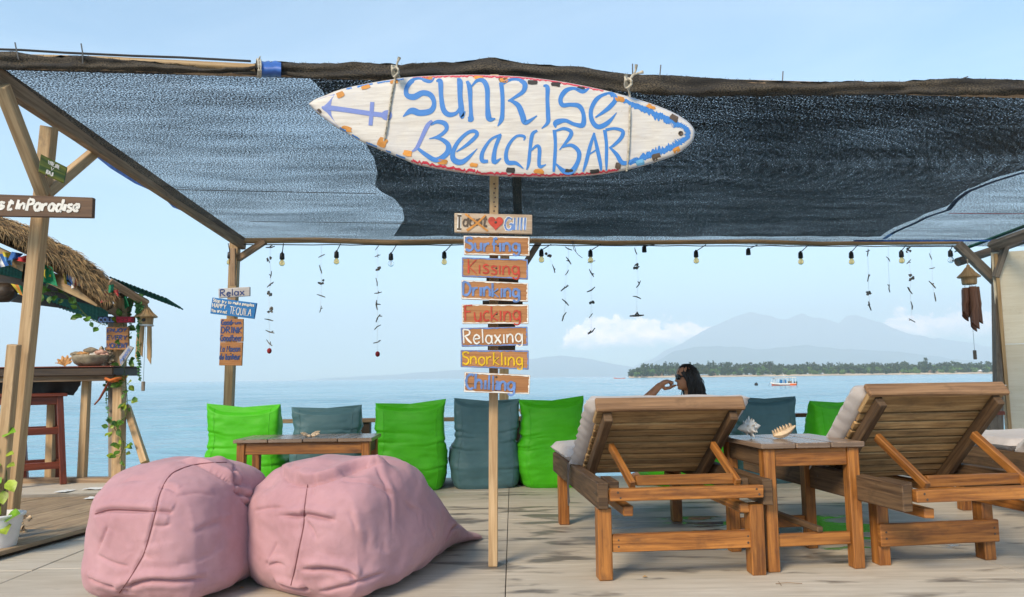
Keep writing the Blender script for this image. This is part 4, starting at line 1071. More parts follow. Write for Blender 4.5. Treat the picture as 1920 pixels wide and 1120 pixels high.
from mathutils.bvhtree import BVHTree
def pink_bag(cx, cy, yaw, prof, label, seed, creases, seams, lips, bumps, nsq=4.2):
    """slumped canvas bag: a loft from the fat end to the tail, then pressed with the creases, folds and seams a sewn bag shows"""
    a = R(yaw); ax = Vector((math.cos(a), math.sin(a), 0)); cr = Vector((-math.sin(a), math.cos(a), 0)); o = Vector((cx, cy, 0))
    n, m, K = 310, 200, 80
    hw_s, ht_s = [smooth_line([(p[0], p[k]) for p in prof], 8) for k in (1, 2)]
    sa, sb = prof[0][0], prof[-1][0]
    def ringp(s):
        hw, ht = interp(hw_s, s), interp(ht_s, s); r_ = []
        for i in range(n):
            q = 2 * math.pi * i / n; c_, s_ = math.cos(q), math.sin(q); e = 2 / lerp(nsq, 2.0, min(1, max(0, (s - .05) / .6)))
            x = math.copysign(abs(c_) ** e, c_) * hw; z = ht * (.5 + .5 * math.copysign(abs(s_) ** e, s_))
            x *= 1 + .10 * (1 - z / max(ht, .01)) ** 2
            r_.append(o + ax * s + cr * x + Z * z)
        return r_
    rows = [ringp(sa + (sb - sa) * j / m) for j in range(m + 1)]
    first = rows[0]; c0 = sum(first, Vector()) / n; cap = []
    for k in range(K, 0, -1):
        t = k / (K + 1)
        cap.append([lerp(c0, p, t) - ax * (1 - t ** 3.6) * .10 for p in first])
    allr = list(reversed(cap)) + rows; R_ = len(allr)
    V = [p.copy() for r_ in allr for p in r_]
    def faces(): return [[j * n + i, j * n + (i + 1) % n, (j + 1) * n + (i + 1) % n, (j + 1) * n + i] for j in range(R_ - 1) for i in range(n)]
    F = faces()
    def normals():
        N_ = []
        for j in range(R_):
            for i in range(n):
                p = V[j * n + (i + 1) % n] - V[j * n + (i - 1) % n]; q = V[min(j + 1, R_ - 1) * n + i] - V[max(j - 1, 0) * n + i]
                c = p.cross(q); c = c.normalized() if c.length > 1e-12 else -ax; N_.append(c)
        return N_
    N_ = normals()
    cen = o + ax * .25 + Z * .25
    if sum((1 if N_[k].dot(V[k] - cen) > 0 else -1) for k in range(0, len(V), 37)) < 0: N_ = [-q for q in N_]
    for k in range(len(V)):
        p = V[k]; d = .028 * fbm(p * 2.2 + Vector((seed, 0, 0)), 3) + .007 * fbm(p * 7 + Vector((seed, 3, 0)), 3)
        V[k] = p + N_[k] * d
    eye = Vector((0, 0, EYE))
    def hits(line, tree, step=3.0):
        out = []
        sm = smooth_line(line, 10)
        for px, py in sm:
            h = tree.ray_cast(eye, ray(px, py).normalized(), 20)
            if h[0] is not None and (not out or (h[0] - out[-1]).length < .15): out.append(h[0])
        return out
    def press(pts, fn, rad):
        """fn(distance, signed side) -> offset along the normal; pts a polyline in space"""
        if len(pts) < 2: return
        lo = Vector((min(p.x for p in pts) - rad, min(p.y for p in pts) - rad, min(p.z for p in pts) - rad)); hi = Vector((max(p.x for p in pts) + rad, max(p.y for p in pts) + rad, max(p.z for p in pts) + rad))
        L_ = len(pts)
        for k in range(len(V)):
            p = V[k]
            if p.x < lo.x or p.x > hi.x or p.y < lo.y or p.y > hi.y or p.z < lo.z or p.z > hi.z: continue
            best = 9; bi = 0
            for i in range(L_):
                dd = (p - pts[i]).length_squared
                if dd < best: best = dd; bi = i
            dist = math.sqrt(best)
            if dist > rad: continue
            i0, i1 = max(0, bi - 1), min(L_ - 1, bi + 1); tan = (pts[i1] - pts[i0]); sd_ = N_[k].cross(tan); side = 1 if sd_.dot(p - pts[bi]) > 0 else -1
            if 0 < bi < L_ - 1:
                tn = tan.normalized(); w = p - pts[bi]; dist = (w - tn * w.dot(tn)).length
            u = bi / (L_ - 1); fade = min(1, min(u, 1 - u) * 5 + .15)
            V[k] = p + N_[k] * fn(dist, side) * fade
    tree = BVHTree.FromPolygons(V, F)
    for line, depth, lip in creases:
        pts = hits(line, tree)
        press(pts, lambda d, s: -depth * 1.25 * math.exp(-(d / .008) ** 2) + lip * depth * (math.exp(-((d - .024) / .018) ** 2) * (1 if s > 0 else .35)), .10)
    for bx_, by_, rad, h in bumps:                          # peaks and hollows of the slumped filling
        q = tree.ray_cast(eye, ray(bx_, by_).normalized(), 20)
        if q[0] is None: continue
        for k in range(len(V)):
            dd = (V[k] - q[0]).length
            if dd < rad * 2.5: V[k] = V[k] + (N_[k] * .6 + Z * .4) * h * math.exp(-(dd / rad) ** 2)
    tree = BVHTree.FromPolygons(V, F)
    for line, h, ref in lips:                              # an overlapping roll of cloth: high on the side of the reference point
        pts = hits(line, tree); q = tree.ray_cast(eye, ray(*ref).normalized(), 20)[0]
        if q is None or len(pts) < 3: continue
        bi = min(range(len(pts)), key=lambda i: (pts[i] - q).length); i0, i1 = max(0, bi - 1), min(len(pts) - 1, bi + 1)
        sg = 1 if ((eye - q).cross(pts[i1] - pts[i0])).dot(q - pts[bi]) > 0 else -1
        press(pts, lambda d, s: (h * (1 - math.exp(-(d / .011) ** 2)) * math.exp(-d / .06)) if s == sg else -h * .35 * math.exp(-(d / .014) ** 2), .22)
    for line in seams:
        press(hits(line, tree), lambda d, s: -.006 * math.exp(-(d / .007) ** 2) + .0025 * math.exp(-((d - .016) / .01) ** 2), .05)
    c1 = sum(V[3 * n:4 * n], Vector()) / n
    for k in range(3 * n): V[k] = lerp(c1, V[3 * n + k % n], (k // n + .1) / 3.1)
    for p in V: p.z = max(p.z, .003)
    mb = MB(); mb.v = V; mb.f = F + [list(range(n)), list(range((R_ - 1) * n, R_ * n))[::-1]]; mb.mi = [0] * len(mb.f); mb.uv = [[(0, 0)] * len(f) for f in mb.f]
    t = root('beanbag', o, label, 'beanbag', 'pink canvas beanbags')
    b = build(mb, 'cover', 'pink_canvas', t, smooth=True)
    tree = BVHTree.FromPolygons(V, F)
    for line in seams:
        pts = [q + (eye - q).normalized() * .0012 for q in hits(line, tree)]
        if len(pts) > 2: mb = MB(); mb.tube(pts, .0022, 5); build(mb, 'seam', 'seam_thread', b)
    return t
prof_r = [(-.20, .35, .505, .0), (-.08, .385, .56, .0), (.10, .385, .575, .0), (.24, .36, .572, 0), (.40, .305, .475, 0), (.58, .24, .355, 0), (.80, .16, .215, 0), (.98, .10, .10, 0), (1.08, .07, .05, 0), (1.14, .05, .02, 0)]
pink_bag(-.86, 3.62, 57, prof_r, 'dusty pink canvas beanbag with its pointed tail trailing to the signpost', 5,
         [([(525, 966), (560, 968), (575, 965), (605, 971), (628, 976)], .016, .9), ([(570, 968), (584, 990), (592, 1010)], .007, .6), ([(566, 1069), (610, 1067), (650, 1074), (668, 1086)], .016, 1.0), ([(478, 958), (500, 953), (530, 951)], .006, .5), ([(500, 1062), (515, 1056), (530, 1060)], .008, .6),
          ([(520, 1092), (548, 1100), (578, 1104)], .018, 1.2), ([(600, 890), (590, 910), (585, 930)], .006, .6), ([(640, 900), (690, 905), (740, 930)], .007, .7), ([(835, 1015), (845, 995), (860, 985)], .010, .8), ([(700, 870), (730, 930), (735, 990)], .006, .9), ([(660, 1000), (700, 1020), (730, 1035)], .006, .6), ([(600, 1110), (650, 1098), (720, 1075)], .010, .8), ([(760, 940), (800, 980), (815, 1010)], .006, .8), ([(655, 960), (665, 985), (668, 1000)], .005, .7), ([(515, 1015), (505, 1040), (498, 1060)], .006, .7), ([(590, 1030), (620, 1040), (650, 1042)], .005, .7)],
         [[(577, 909), (571, 950), (569, 985), (560, 1030), (552, 1070), (545, 1098)]],
         [([(716, 866), (690, 872), (650, 887), (610, 901), (577, 908), (550, 903), (535, 890), (530, 874)], .050, (620, 880)), ([(577, 908), (562, 898), (555, 886), (556, 874)], .026, (585, 890))],
         [(598, 872, .07, .030), (709, 874, .045, .040), (662, 882, .05, -.028), (500, 905, .06, -.03), (760, 960, .09, -.015), (520, 1020, .12, -.02)])
prof_l = [(-.20, .28, .49, .0), (-.06, .32, .555, .0), (.14, .325, .575, .0), (.34, .30, .535, .0), (.55, .24, .40, 0), (.76, .22, .30, 0), (.92, .12, .17, 0), (1.05, .05, .04, 0)]
pink_bag(-1.575, 3.53, 72, prof_l, 'dusty pink canvas beanbag with crossed seams nearest the potted plant', 9,
         [([(178, 964), (205, 956), (240, 956), (292, 959)], .014, .6), ([(292, 959), (310, 960), (322, 963)], .012, .7), ([(268, 1043), (300, 1041), (335, 1037)], .011, .8), ([(225, 1112), (245, 1098), (280, 1089), (330, 1090), (385, 1085)], .016, 1.0), ([(165, 1085), (200, 1098), (235, 1102)], .012, .9), ([(300, 912), (318, 915), (330, 922)], .008, .7), ([(285, 985), (305, 987), (320, 983)], .006, .7),
          ([(430, 885), (440, 900), (452, 906)], .018, 1.2), ([(440, 912), (455, 922), (468, 936)], .016, 1.1), ([(452, 930), (462, 945), (475, 950)], .013, 1.0), ([(180, 1040), (210, 1055), (240, 1062)], .006, .6), ([(330, 1060), (380, 1045), (420, 1020)], .008, .8), ([(360, 1000), (400, 985), (440, 975)], .006, .7), ([(200, 985), (190, 1010), (182, 1035)], .006, .8), ([(330, 930), (370, 925), (400, 930)], .005, .6), ([(230, 905), (250, 900), (275, 905)], .005, .6)],
         [[(425, 867), (380, 869), (345, 877), (318, 892), (300, 925), (292, 958), (285, 985), (277, 1015), (268, 1042), (255, 1065), (243, 1085), (224, 1112)], [(178, 964), (205, 956), (240, 956), (292, 959)]],
         [([(340, 868), (370, 870), (398, 882), (420, 895), (437, 905)], .040, (400, 866))],
         [(412, 872, .045, .035), (300, 880, .07, .015), (450, 915, .045, -.035), (225, 1010, .12, -.02), (400, 1000, .10, .02)])

# ---------------------------------------------------------------- shells
def clam(c, s, mat, label, seed, tilt=0.3, yaw=0.0, name='seashell', spikes=0):
    """fluted half shell: fan of ribs, wavy lip"""
    rnd = random.Random(seed); rows = []; nr, na = 14, 60
    q = Matrix.Rotation(yaw, 3, 'Z') @ Matrix.Rotation(tilt, 3, 'X')
    for j in range(nr + 1):
        r_ = j / nr; row = []
        for i in range(na + 1):
            a = R(-82) + R(164) * i / na
            rib = math.cos(i / na * 5.5 * 2 * math.pi)
            rr_ = s * r_ * (1 + .13 * rib * r_) * (.75 + .25 * math.cos(a))
            hh = s * (.42 * math.sin(math.pi * min(1, r_) * .62) + .07 * rib * r_ + (.03 * math.sin(r_ * 26)) * r_)
            row.append(Vector(c) + q @ Vector((rr_ * math.sin(a), rr_ * math.cos(a) - s * .4, hh)))
        rows.append(row)
    mb = MB(); mb.grid(rows)
    low = [[p - (q @ Vector((0, 0, s * .045))) for p in reversed(r_)] for r_ in rows]
    mb.grid(low)
    mn = min(v.z for v in mb.v)
    for v in mb.v: v.z += Vector(c).z - mn + .001
    return one(name, mb, mat, label, 'seashell', c, smooth=True)
clam(P(566, 816, 5.78) * 1.0 if False else FT(.50, .17, .521), .085, 'shell_cream', 'cream ruffled giant clam shell on the long coffee table', 3, R(-25), R(200))
FS = Frame(1.222, 3.715, 7.0)
def conch(c, s, mat, label, yaw, seed, name='seashell'):
    """spired shell with rows of knobs"""
    rnd = random.Random(seed); mb = MB(); ax = Vector((math.cos(yaw), math.sin(yaw), .12)).normalized()
    prof = [(.004, -.62), (.10, -.5), (.17, -.36), (.27, -.15), (.36, .02), (.31, .10), (.26, .16), (.25, .22), (.19, .28), (.18, .33), (.12, .40), (.10, .44), (.03, .52), (.002, .56)]
    mb.lathe([(r_ * s, h * s) for r_, h in prof], Vector(c) + Z * .30 * s, 26, axis=ax)
    q = ax.to_track_quat('Z', 'Y')
    for hh, rr_, k, sz in ((.02, .34, 9, .10), (.22, .24, 8, .06), (-.2, .25, 7, .07)):
        for i in range(k):
            a = 2 * math.pi * i / k + hh * 4; d = Vector((math.cos(a), math.sin(a), .25)).normalized()
            p = Vector(c) + Z * .30 * s + q @ (Vector((math.cos(a) * rr_, math.sin(a) * rr_, hh)) * s)
            mb.tube([p - (q @ d) * .02 * s, p + (q @ d) * sz * s, p + (q @ d) * sz * 2.0 * s], [.06 * s, .045 * s, .012 * s], 7)
    mn = min(v.z for v in mb.v)
    for v in mb.v: v.z += Vector(c).z - mn + .001
    return one(name, mb, mat, label, 'seashell', c, smooth=True)
def murex(c, s, mat, label):
    """fan of finger-like spines rising to one side"""
    mb = MB(); c = Vector(c); rows = []
    for j in range(11):
        t = j / 10; row = []
        for i in range(25):
            a = 2 * math.pi * i / 24
            r_ = s * (.30 * math.sin(math.pi * (.08 + .86 * t)) + .03) * (1 + .10 * math.cos(a * 6))
            row.append(c + Vector((-s * .75 + s * 1.5 * t, 0, s * (.18 + .62 * t ** 2))) + Vector((0, math.cos(a) * r_, math.sin(a) * r_ * .8)))
        rows.append(row)
    mb.grid(rows, closed=True)
    for k in range(7):
        t = .08 + .13 * k; p = c + Vector((-s * .75 + s * 1.5 * t, 0, s * (.18 + .62 * t ** 2))); r_ = s * .28 * math.sin(math.pi * (.08 + .86 * t))
        for sy in (-.6, .3):
            d = Vector((-.45, sy, 1)).normalized()
            mb.tube([p + d * r_ * .5, p + d * (r_ + .10 * s), p + d * (r_ + .26 * s)], [.09 * s, .07 * s, .03 * s], 7)
    mn = min(v.z for v in mb.v)
    for v in mb.v: v.z += c.z - mn + .001
    return one('seashell', mb, mat, label, 'seashell', c, smooth=True)
murex(FS(.235, .245, .616), .078, 'shell_cream', 'cream spiny shell with upturned tip on the small side table')
conch(FS(.07, .30, .616), .11, 'shell_white', 'white knobbly conch lying on the small side table', R(5), 6)
conch(Vector((P(982, 780, 7.25).x, 7.26, .578)), .11, 'shell_cream', 'tan shell resting on the sea railing beside the signpost', R(170), 4)
# ================================================================ lettering
def arc(cx, cy, rx, ry, a0, a1, n=9): return [(cx + rx * math.cos(R(lerp(a0, a1, i / n))), cy + ry * math.sin(R(lerp(a0, a1, i / n)))) for i in range(n + 1)]
GL = {  # hand-lettered strokes: x, y with the base line at 0, small letters .62, capitals 1
 'A': (.62, [[(0, 0), (.28, 1)], [(.28, 1), (.56, 0)], [(.1, .36), (.46, .36)]]),
 'B': (.52, [[(0, 0), (0, 1)], [(0, 1), (.32, .95), (.38, .74), (.1, .54), (.38, .46), (.44, .2), (.26, 0), (0, .02)]]),
 'C': (.58, [arc(.32, .5, .32, .5, 52, 308)]),
 'D': (.60, [[(0, 0), (0, 1)], [(0, 1), (.3, .93), (.5, .55), (.34, .08), (0, 0)]]),
 'E': (.48, [[(.42, 1), (0, 1), (0, 0), (.42, 0)], [(0, .52), (.34, .52)]]),
 'F': (.50, [[(.46, 1), (0, .97), (0, 0)], [(0, .56), (.36, .58)]]),
 'G': (.62, [arc(.32, .5, .32, .5, 50, 345), [(.34, .46), (.62, .46), (.62, .02)]]),
 'H': (.56, [[(0, 0), (0, 1)], [(.46, 0), (.46, 1)], [(0, .5), (.46, .5)]]),
 'I': (.20, [[(.06, 1), (.06, 0)]]),
 'J': (.46, [[(.4, 1), (.4, .2), (.22, 0), (.02, .14)]]),
 'K': (.54, [[(0, 0), (0, 1)], [(.48, 1), (.04, .46), (.5, 0)]]),
 'L': (.44, [[(0, 1), (0, 0), (.42, .02)]]),
 'M': (.74, [[(0, 0), (.08, 1), (.34, .3), (.6, 1), (.68, 0)]]),
 'N': (.58, [[(0, 0), (.02, 1)], [(.02, 1), (.46, 0)], [(.46, 0), (.48, 1)]]),
 'O': (.66, [arc(.3, .5, .3, .5, 90, 450, 14)]),
 'P': (.50, [[(0, 0), (0, 1)], [(0, 1), (.34, .92), (.38, .66), (.02, .5)]]),
 'Q': (.68, [arc(.3, .5, .3, .5, 90, 450, 14), [(.34, .22), (.6, -.06)]]),
 'R': (.54, [[(0, 0), (0, 1)], [(0, 1), (.36, .94), (.38, .66), (.04, .5)], [(.1, .5), (.3, .2), (.5, 0)]]),
 'S': (.50, [[(.44, .86), (.28, 1), (.06, .9), (.06, .66), (.38, .48), (.44, .2), (.24, 0), (0, .12)]]),
 'T': (.56, [[(0, 1), (.54, 1)], [(.27, 1), (.27, 0)]]),
 'U': (.54, [[(0, 1), (.02, .2), (.2, 0), (.4, .16), (.44, 1)]]),
 'V': (.54, [[(0, 1), (.24, 0), (.5, 1)]]),
 'X': (.54, [[(0, 0), (.5, 1)], [(0, 1), (.5, 0)]]),
 'Y': (.54, [[(0, 1), (.25, .5), (.25, 0)], [(.5, 1), (.25, .5)]]),
 'a': (.50, [arc(.2, .3, .2, .3, 30, 390, 12), [(.42, .62), (.4, .1), (.48, 0)]]),
 'b': (.48, [[(0, 1), (0, 0)], arc(.2, .3, .2, .3, 170, -170, 11)]),
 'c': (.42, [arc(.22, .31, .22, .31, 50, 310)]),
 'd': (.50, [arc(.2, .3, .2, .3, 20, 380, 12), [(.42, 1.05), (.4, .1), (.48, 0)]]),
 'e': (.46, [[(.04, .32), (.38, .38), (.34, .58), (.18, .62), (.03, .42), (.06, .12), (.22, 0), (.4, .12)]]),
 'f': (.36, [[(.34, .95), (.2, 1), (.12, .8), (.12, 0)], [(0, .58), (.3, .58)]]),
 'g': (.50, [arc(.2, .34, .2, .28, 20, 380, 12), [(.42, .62), (.42, -.12), (.24, -.3), (.02, -.2)]]),
 'h': (.50, [[(0, 1), (0, 0)], [(0, .38), (.16, .6), (.34, .56), (.4, .36), (.4, 0)]]),
 'i': (.18, [[(.06, .64), (.06, 0)]]),
 'j': (.22, [[(.1, .62), (.1, -.16), (-.06, -.24)]]),
 'k': (.46, [[(0, 1), (0, 0)], [(.38, .62), (.02, .28), (.42, 0)]]),
 'l': (.18, [[(.06, 1), (.06, 0)]]),
 'm': (.72, [[(0, .62), (0, 0)], [(0, .4), (.14, .62), (.28, .5), (.3, 0)], [(.3, .4), (.44, .62), (.6, .5), (.62, 0)]]),
 'n': (.50, [[(0, .64), (0, 0)], [(0, .38), (.16, .62), (.34, .56), (.4, .36), (.4, 0)]]),
 'o': (.50, [arc(.22, .31, .22, .31, 90, 450, 12)]),
 'p': (.48, [[(0, .62), (-.02, -.32)], arc(.2, .32, .2, .28, 170, -170, 11)]),
 'q': (.5, [arc(.2, .32, .2, .28, 20, 380, 12), [(.42, .62), (.42, -.3)]]),
 'r': (.40, [[(0, .64), (0, 0)], [(0, .36), (.14, .58), (.32, .6)]]),
 's': (.42, [[(.36, .54), (.22, .62), (.05, .52), (.1, .38), (.32, .26), (.36, .1), (.2, 0), (0, .06)]]),
 't': (.38, [[(.14, .95), (.12, .12), (.24, 0), (.36, .08)], [(0, .64), (.32, .66)]]),
 'u': (.50, [[(0, .62), (.02, .16), (.18, 0), (.36, .14), (.4, .62)], [(.4, .62), (.42, 0)]]),
 'v': (.46, [[(0, .62), (.2, 0), (.42, .62)]]),
 'w': (.62, [[(0, .62), (.14, 0), (.28, .5), (.42, 0), (.56, .62)]]),
 'x': (.46, [[(0, 0), (.4, .62)], [(0, .62), (.42, 0)]]),
 'y': (.46, [[(0, .62), (.2, .1)], [(.42, .62), (.1, -.3)]]),
 ' ': (.30, []),
}
def word_strokes(s, jit=.03, slant=0.0, seed=1):
    rnd = random.Random(seed); x = 0; out = []
    for ch in s:
        adv, st = GL[ch]; dy = rnd.uniform(-jit, jit); k = 1 + rnd.uniform(-jit, jit)
        for line in st:
            ln = [(x + px * k + rnd.uniform(-.012, .012) + slant * py, py * k + dy + rnd.uniform(-.012, .012)) for px, py in line]
            straight = len(line) == 2 or ch in 'AEFHKLMNTVXYxvwyk' 
            out.append(ln if straight and len(line) < 6 else smooth_line(ln, 4))
        x += (adv + .09) * k
    return out, x - .09
class Face:
    """a board's front seen as (s,t): s right 0..1, t down 0..1, given by its four corners TL TR BR BL"""
    def __init__(s, tl, tr, br, bl):
        s.c = [Vector(p) for p in (tl, tr, br, bl)]; s.n = (s.c[1] - s.c[0]).cross(s.c[3] - s.c[0]).normalized()
        if s.n.y > 0: s.n = -s.n
        s.w = ((s.c[1] - s.c[0]).length + (s.c[2] - s.c[3]).length) / 2; s.h = ((s.c[3] - s.c[0]).length + (s.c[2] - s.c[1]).length) / 2
    def at(s, a, b, o=0.0):
        return lerp(lerp(s.c[0], s.c[1], a), lerp(s.c[3], s.c[2], a), b) + s.n * o
def letter(face, text, box, width, mat, parent, name='lettering', seed=1, slant=0.0, lift=.0022, jit=.03, vary=.25):
    """box = s0,t0,s1,t1 on the face: left, top of capitals, right, base line"""
    st, W = word_strokes(text, jit, slant, seed); s0, t0, s1, t1 = box; mb = MB(); k = 0
    rnd = random.Random(seed)
    for ln in st:
        pts = [face.at(s0 + (s1 - s0) * x / W, t1 - (t1 - t0) * y, lift + .00012 * k) for x, y in ln]
        n = len(pts); w = [width * (1 + vary * math.sin(rnd.random() * 6 + i * 1.2)) for i in range(n)]
        if n > 2: w[0] *= .8; w[-1] *= .6
        if n > 1: mb.ribbon(pts, w, face.n); k += 1
    return build(mb, name, mat, parent)
def board(name, label, cor, Y, thick, mat, parent_group=None, border=None, bw=.006, nails=((.5, .5),), Ys=None, cat='sign'):
    ys = Ys or (Y,) * 4
    pts = [P(c[0], c[1], y) for c, y in zip(cor, ys)]; f = Face(*pts)
    t = root(name, (pts[2] + pts[3]) / 2, label, cat, parent_group)
    mb = MB(); B_ = [p - f.n * thick for p in pts]; ou, ov = random.random() * 30, random.random() * 30
    q = [(ou, ov), (ou + f.w, ov), (ou + f.w, ov + f.h), (ou, ov + f.h)]
    vs = pts + B_
    mb.add(vs, [(3, 2, 1, 0), (4, 5, 6, 7), (0, 1, 5, 4), (1, 2, 6, 5), (2, 3, 7, 6), (3, 0, 4, 7)],
           [[q[3], q[2], q[1], q[0]], q, [q[0], q[1], (q[1][0], q[1][1] + thick), (q[0][0], q[0][1] + thick)], [(ou, ov), (ou + .03, ov), (ou + .03, ov + f.h), (ou, ov + f.h)], [q[3], q[2], q[2], q[3]], [(ou, ov)] * 4])
    build(mb, 'board', mat, t, bevel=.0025)
    if border:
        mb = MB(); bs, bt = bw / f.w, bw / f.h; r_ = random.Random(len(label))
        def jg(v): return v * (1 + r_.uniform(-.35, .45))
        n = 22
        for (a0, b0, a1, b1, vert) in ((0, 0, 1, 0, 0), (0, 1, 1, 1, 0), (0, 0, 0, 1, 1), (1, 0, 1, 1, 1)):
            rows = [[], []]
            for i in range(n + 1):
                u = i / n; a, b = lerp(a0, a1, u), lerp(b0, b1, u)
                if vert: a2, b2 = (jg(bs) if a == 0 else 1 - jg(bs)), b; a1_ = .004 if a == 0 else .996; rows[0].append(f.at(a1_, lerp(.02, .98, u), .0012)); rows[1].append(f.at(a2, lerp(.02, .98, u), .0012))
                else: b2 = (jg(bt) if b == 0 else 1 - jg(bt)); b1_ = .015 if b == 0 else .985; rows[0].append(f.at(lerp(.004, .996, u), b1_, .0015)); rows[1].append(f.at(lerp(.004, .996, u), b2, .0015))
            mb.grid(rows)
        # painted edges as well
        build(mb, 'border', border, t)
    for a, b in nails or ():
        mb = MB(); c = f.at(a, b, .0); mb.lathe([(.0, .0035), (.004, .003), (.0055, .0015), (.006, .0)], c, 10, axis=f.n); build(mb, 'nail', 'nail', t, smooth=True)
    return t, f

# the tall signpost
YP = 3.79
def signpost():
    t = root('signpost', G(925, 1060), 'square bare timber post carrying the stack of painted word boards', 'post')
    b = G(925, 1061); tp = P(927, 142, YP)
    mb = MB(); mb.beam(b, tp, .046, .046, X, jit=.003); build(mb, 'pole', 'post_timber', t, bevel=.003)
    for i in range(7):
        mb = MB(); p = P(926.5 + (i % 2) * 2, 345 + i * 8.5, YP - .0235); mb.lathe([(0, .002), (.004, .0015), (.005, 0)], p, 8, axis=-Yv); build(mb, 'nail', 'nail', t)
signpost()
YS = 3.748
G8 = 'word boards on the signpost'
t, f = board('word_sign', 'pale board reading I dont heart Gili, topmost on the signpost', [(852, 399.5), (998, 403), (998, 439), (852, 436)], YS, .02, 'sign_pale', G8, None, nails=())
# serif I with white outline, crossed out 'dont', heart, Gili
for w, m, l in ((.026, 'paint_white', .0012), (.014, 'paint_brown', .0022)):
    mb = MB(); k = 0
    for ln in ([(.065, .14), (.062, .84)], [(.04, .14), (.09, .15)], [(.035, .83), (.09, .84)]):
        mb.ribbon([f.at(a, b, l + .0001 * k) for a, b in ln], w * .75, f.n); k += 1
    build(mb, 'lettering', m, t)
letter(f, 'dont', (.11, .10, .42, .66), .010, 'paint_brown', t, seed=3, slant=.1)
mb = MB(); mb.ribbon([f.at(.14, .05, .0035), f.at(.28, .45, .0035), f.at(.43, .90, .0035)], .010, f.n); mb.ribbon([f.at(.16, .90, .0037), f.at(.3, .5, .0037), f.at(.40, .08, .0037)], [.014, .010, .008], f.n); build(mb, 'crossing_out', 'paint_orange', t)
hp = []
for i in range(41):
    a = 2 * math.pi * i / 40; x = 16 * math.sin(a) ** 3; y = 13 * math.cos(a) - 5 * math.cos(2 * a) - 2 * math.cos(3 * a) - math.cos(4 * a)
    hp.append(f.at(.53 + x / 16 * .098, .46 - y / 16 * .40, .0028))
mb = MB(); mb.poly(hp[:-1]); build(mb, 'heart', 'paint_red', t)
mb = MB(); c = f.at(.53, .44, .003); mb.lathe([(0, .004), (.005, .003), (.007, 0)], c, 10, axis=f.n); build(mb, 'nail', 'nail', t)
letter(f, 'GIlIl', (.645, .16, .92, .82), .016, 'paint_white', t, seed=4, lift=.0012, slant=.06); letter(f, 'GIlIl', (.645, .16, .92, .82), .009, 'paint_signblue', t, seed=4, lift=.0026, slant=.06)
rows8 = [('Surfing', [(869, 442), (993, 444), (993, 480), (870, 478)], 'paint_white', 'paint_signblue', (.03, .12, .86, .80), 'white-edged board reading Surfing in blue on the signpost'),
         ('Kissing', [(866, 482.5), (990, 486.5), (990, 524), (866, 519)], 'paint_signblue', 'paint_red', (.10, .10, .88, .80), 'blue-edged board reading Kissing in red on the signpost'),
         ('Drinking', [(865, 525), (990.5, 531), (990, 566), (865, 561)], 'paint_white', 'paint_signblue', (.03, .10, .88, .82), 'white-edged board reading Drinking in blue on the signpost'),
         ('Fucking', [(865.5, 571), (991, 571), (991, 607.5), (866.5, 607.5)], 'paint_white', 'paint_red', (.05, .08, .89, .84), 'white-edged board with a red painted swear word on the signpost'),
         ('Relaxing', [(863.5, 615), (989, 612.5), (990, 648), (865.5, 650.5)], 'paint_signblue', 'paint_white', (.04, .12, .93, .84), 'blue-edged board reading Relaxing in white on the signpost'),
         ('Snorkling', [(863.5, 656.5), (991.5, 657), (991.5, 693.5), (863.5, 688.5)], 'paint_signblue', 'paint_yellow', (.03, .12, .92, .82), 'blue-edged board reading Snorkling in yellow on the signpost'),
         ('Chilling', [(871, 697.5), (994.5, 703.5), (992.5, 739.5), (869.5, 735.5)], 'paint_white', 'paint_signblue', (.03, .10, .78, .84), 'cracked white-edged board reading Chilling, lowest on the signpost')]
for k, (txt, cor, bd, m, bx_, lab) in enumerate(rows8):
    t, f = board('word_sign', lab, cor, YS, .018, 'sign_ply', G8, bd, .0065, nails=((.52, .5),) if k < 6 else ((.485, .52), (.485, .18), (.485, .85)))
    wd = {'Relaxing': .0075, 'Kissing': .008, 'Fucking': .009, 'Snorkling': .0075}.get(txt, .0115)
    letter(f, txt, bx_, wd, m, t, seed=20 + k, lift=.0024)
    if txt == 'Chilling':
        mb = MB(); mb.ribbon([f.at(.01 + i * .07, .565 + .012 * math.sin(i), .0018) for i in range(9)], [.002] * 9, f.n); build(mb, 'crack', 'paint_black', t)

# boards on the rear corner post
YL = 7.10; GL_ = 'boards on the rear corner post'
t, f = board('word_sign', 'whitewashed board reading Relax, highest on the rear corner post', [(409.5, 541.5), (468, 538), (468, 555), (410, 559)], YL, .03, 'sign_white', GL_, nails=())
letter(f, 'Relax', (.06, .16, .84, .86), .011, 'paint_navy', t, seed=2)
t, f = board('word_sign', 'tilted bright blue board about tequila on the rear corner post', [(398, 558), (481, 568.5), (476, 598), (394, 588)], YL - .01, .03, 'sign_blue', GL_, nails=())
letter(f, 'Stop try to make peoples', (.03, .07, .96, .25), .0065, 'paint_white', t, seed=5, jit=.05)
letter(f, 'HAPPY', (.03, .34, .34, .60), .007, 'paint_white', t, seed=6); letter(f, 'You are not', (.02, .68, .38, .88), .006, 'paint_white', t, seed=7, jit=.06)
letter(f, 'TEQUILA', (.43, .42, .93, .86), .006, 'paint_white', t, seed=8)
t, f = board('word_sign', 'plywood board reading Good rum Drink Good beer on the rear corner post', [(413.5, 598), (456, 598), (455.5, 641), (412, 641)], YL - .012, .022, 'sign_ply', GL_, nails=((.5, .45),))
letter(f, 'Good', (.05, .05, .5, .26), .012, 'paint_navy', t, seed=9); letter(f, 'rum', (.54, .08, .92, .24), .008, 'paint_navy', t, seed=10)
letter(f, 'DRINK', (.05, .36, .97, .62), .012, 'paint_navy', t, seed=11); letter(f, 'Good', (.03, .72, .5, .96), .012, 'paint_navy', t, seed=12); letter(f, 'beer', (.55, .70, .97, .96), .010, 'paint_navy', t, seed=13)
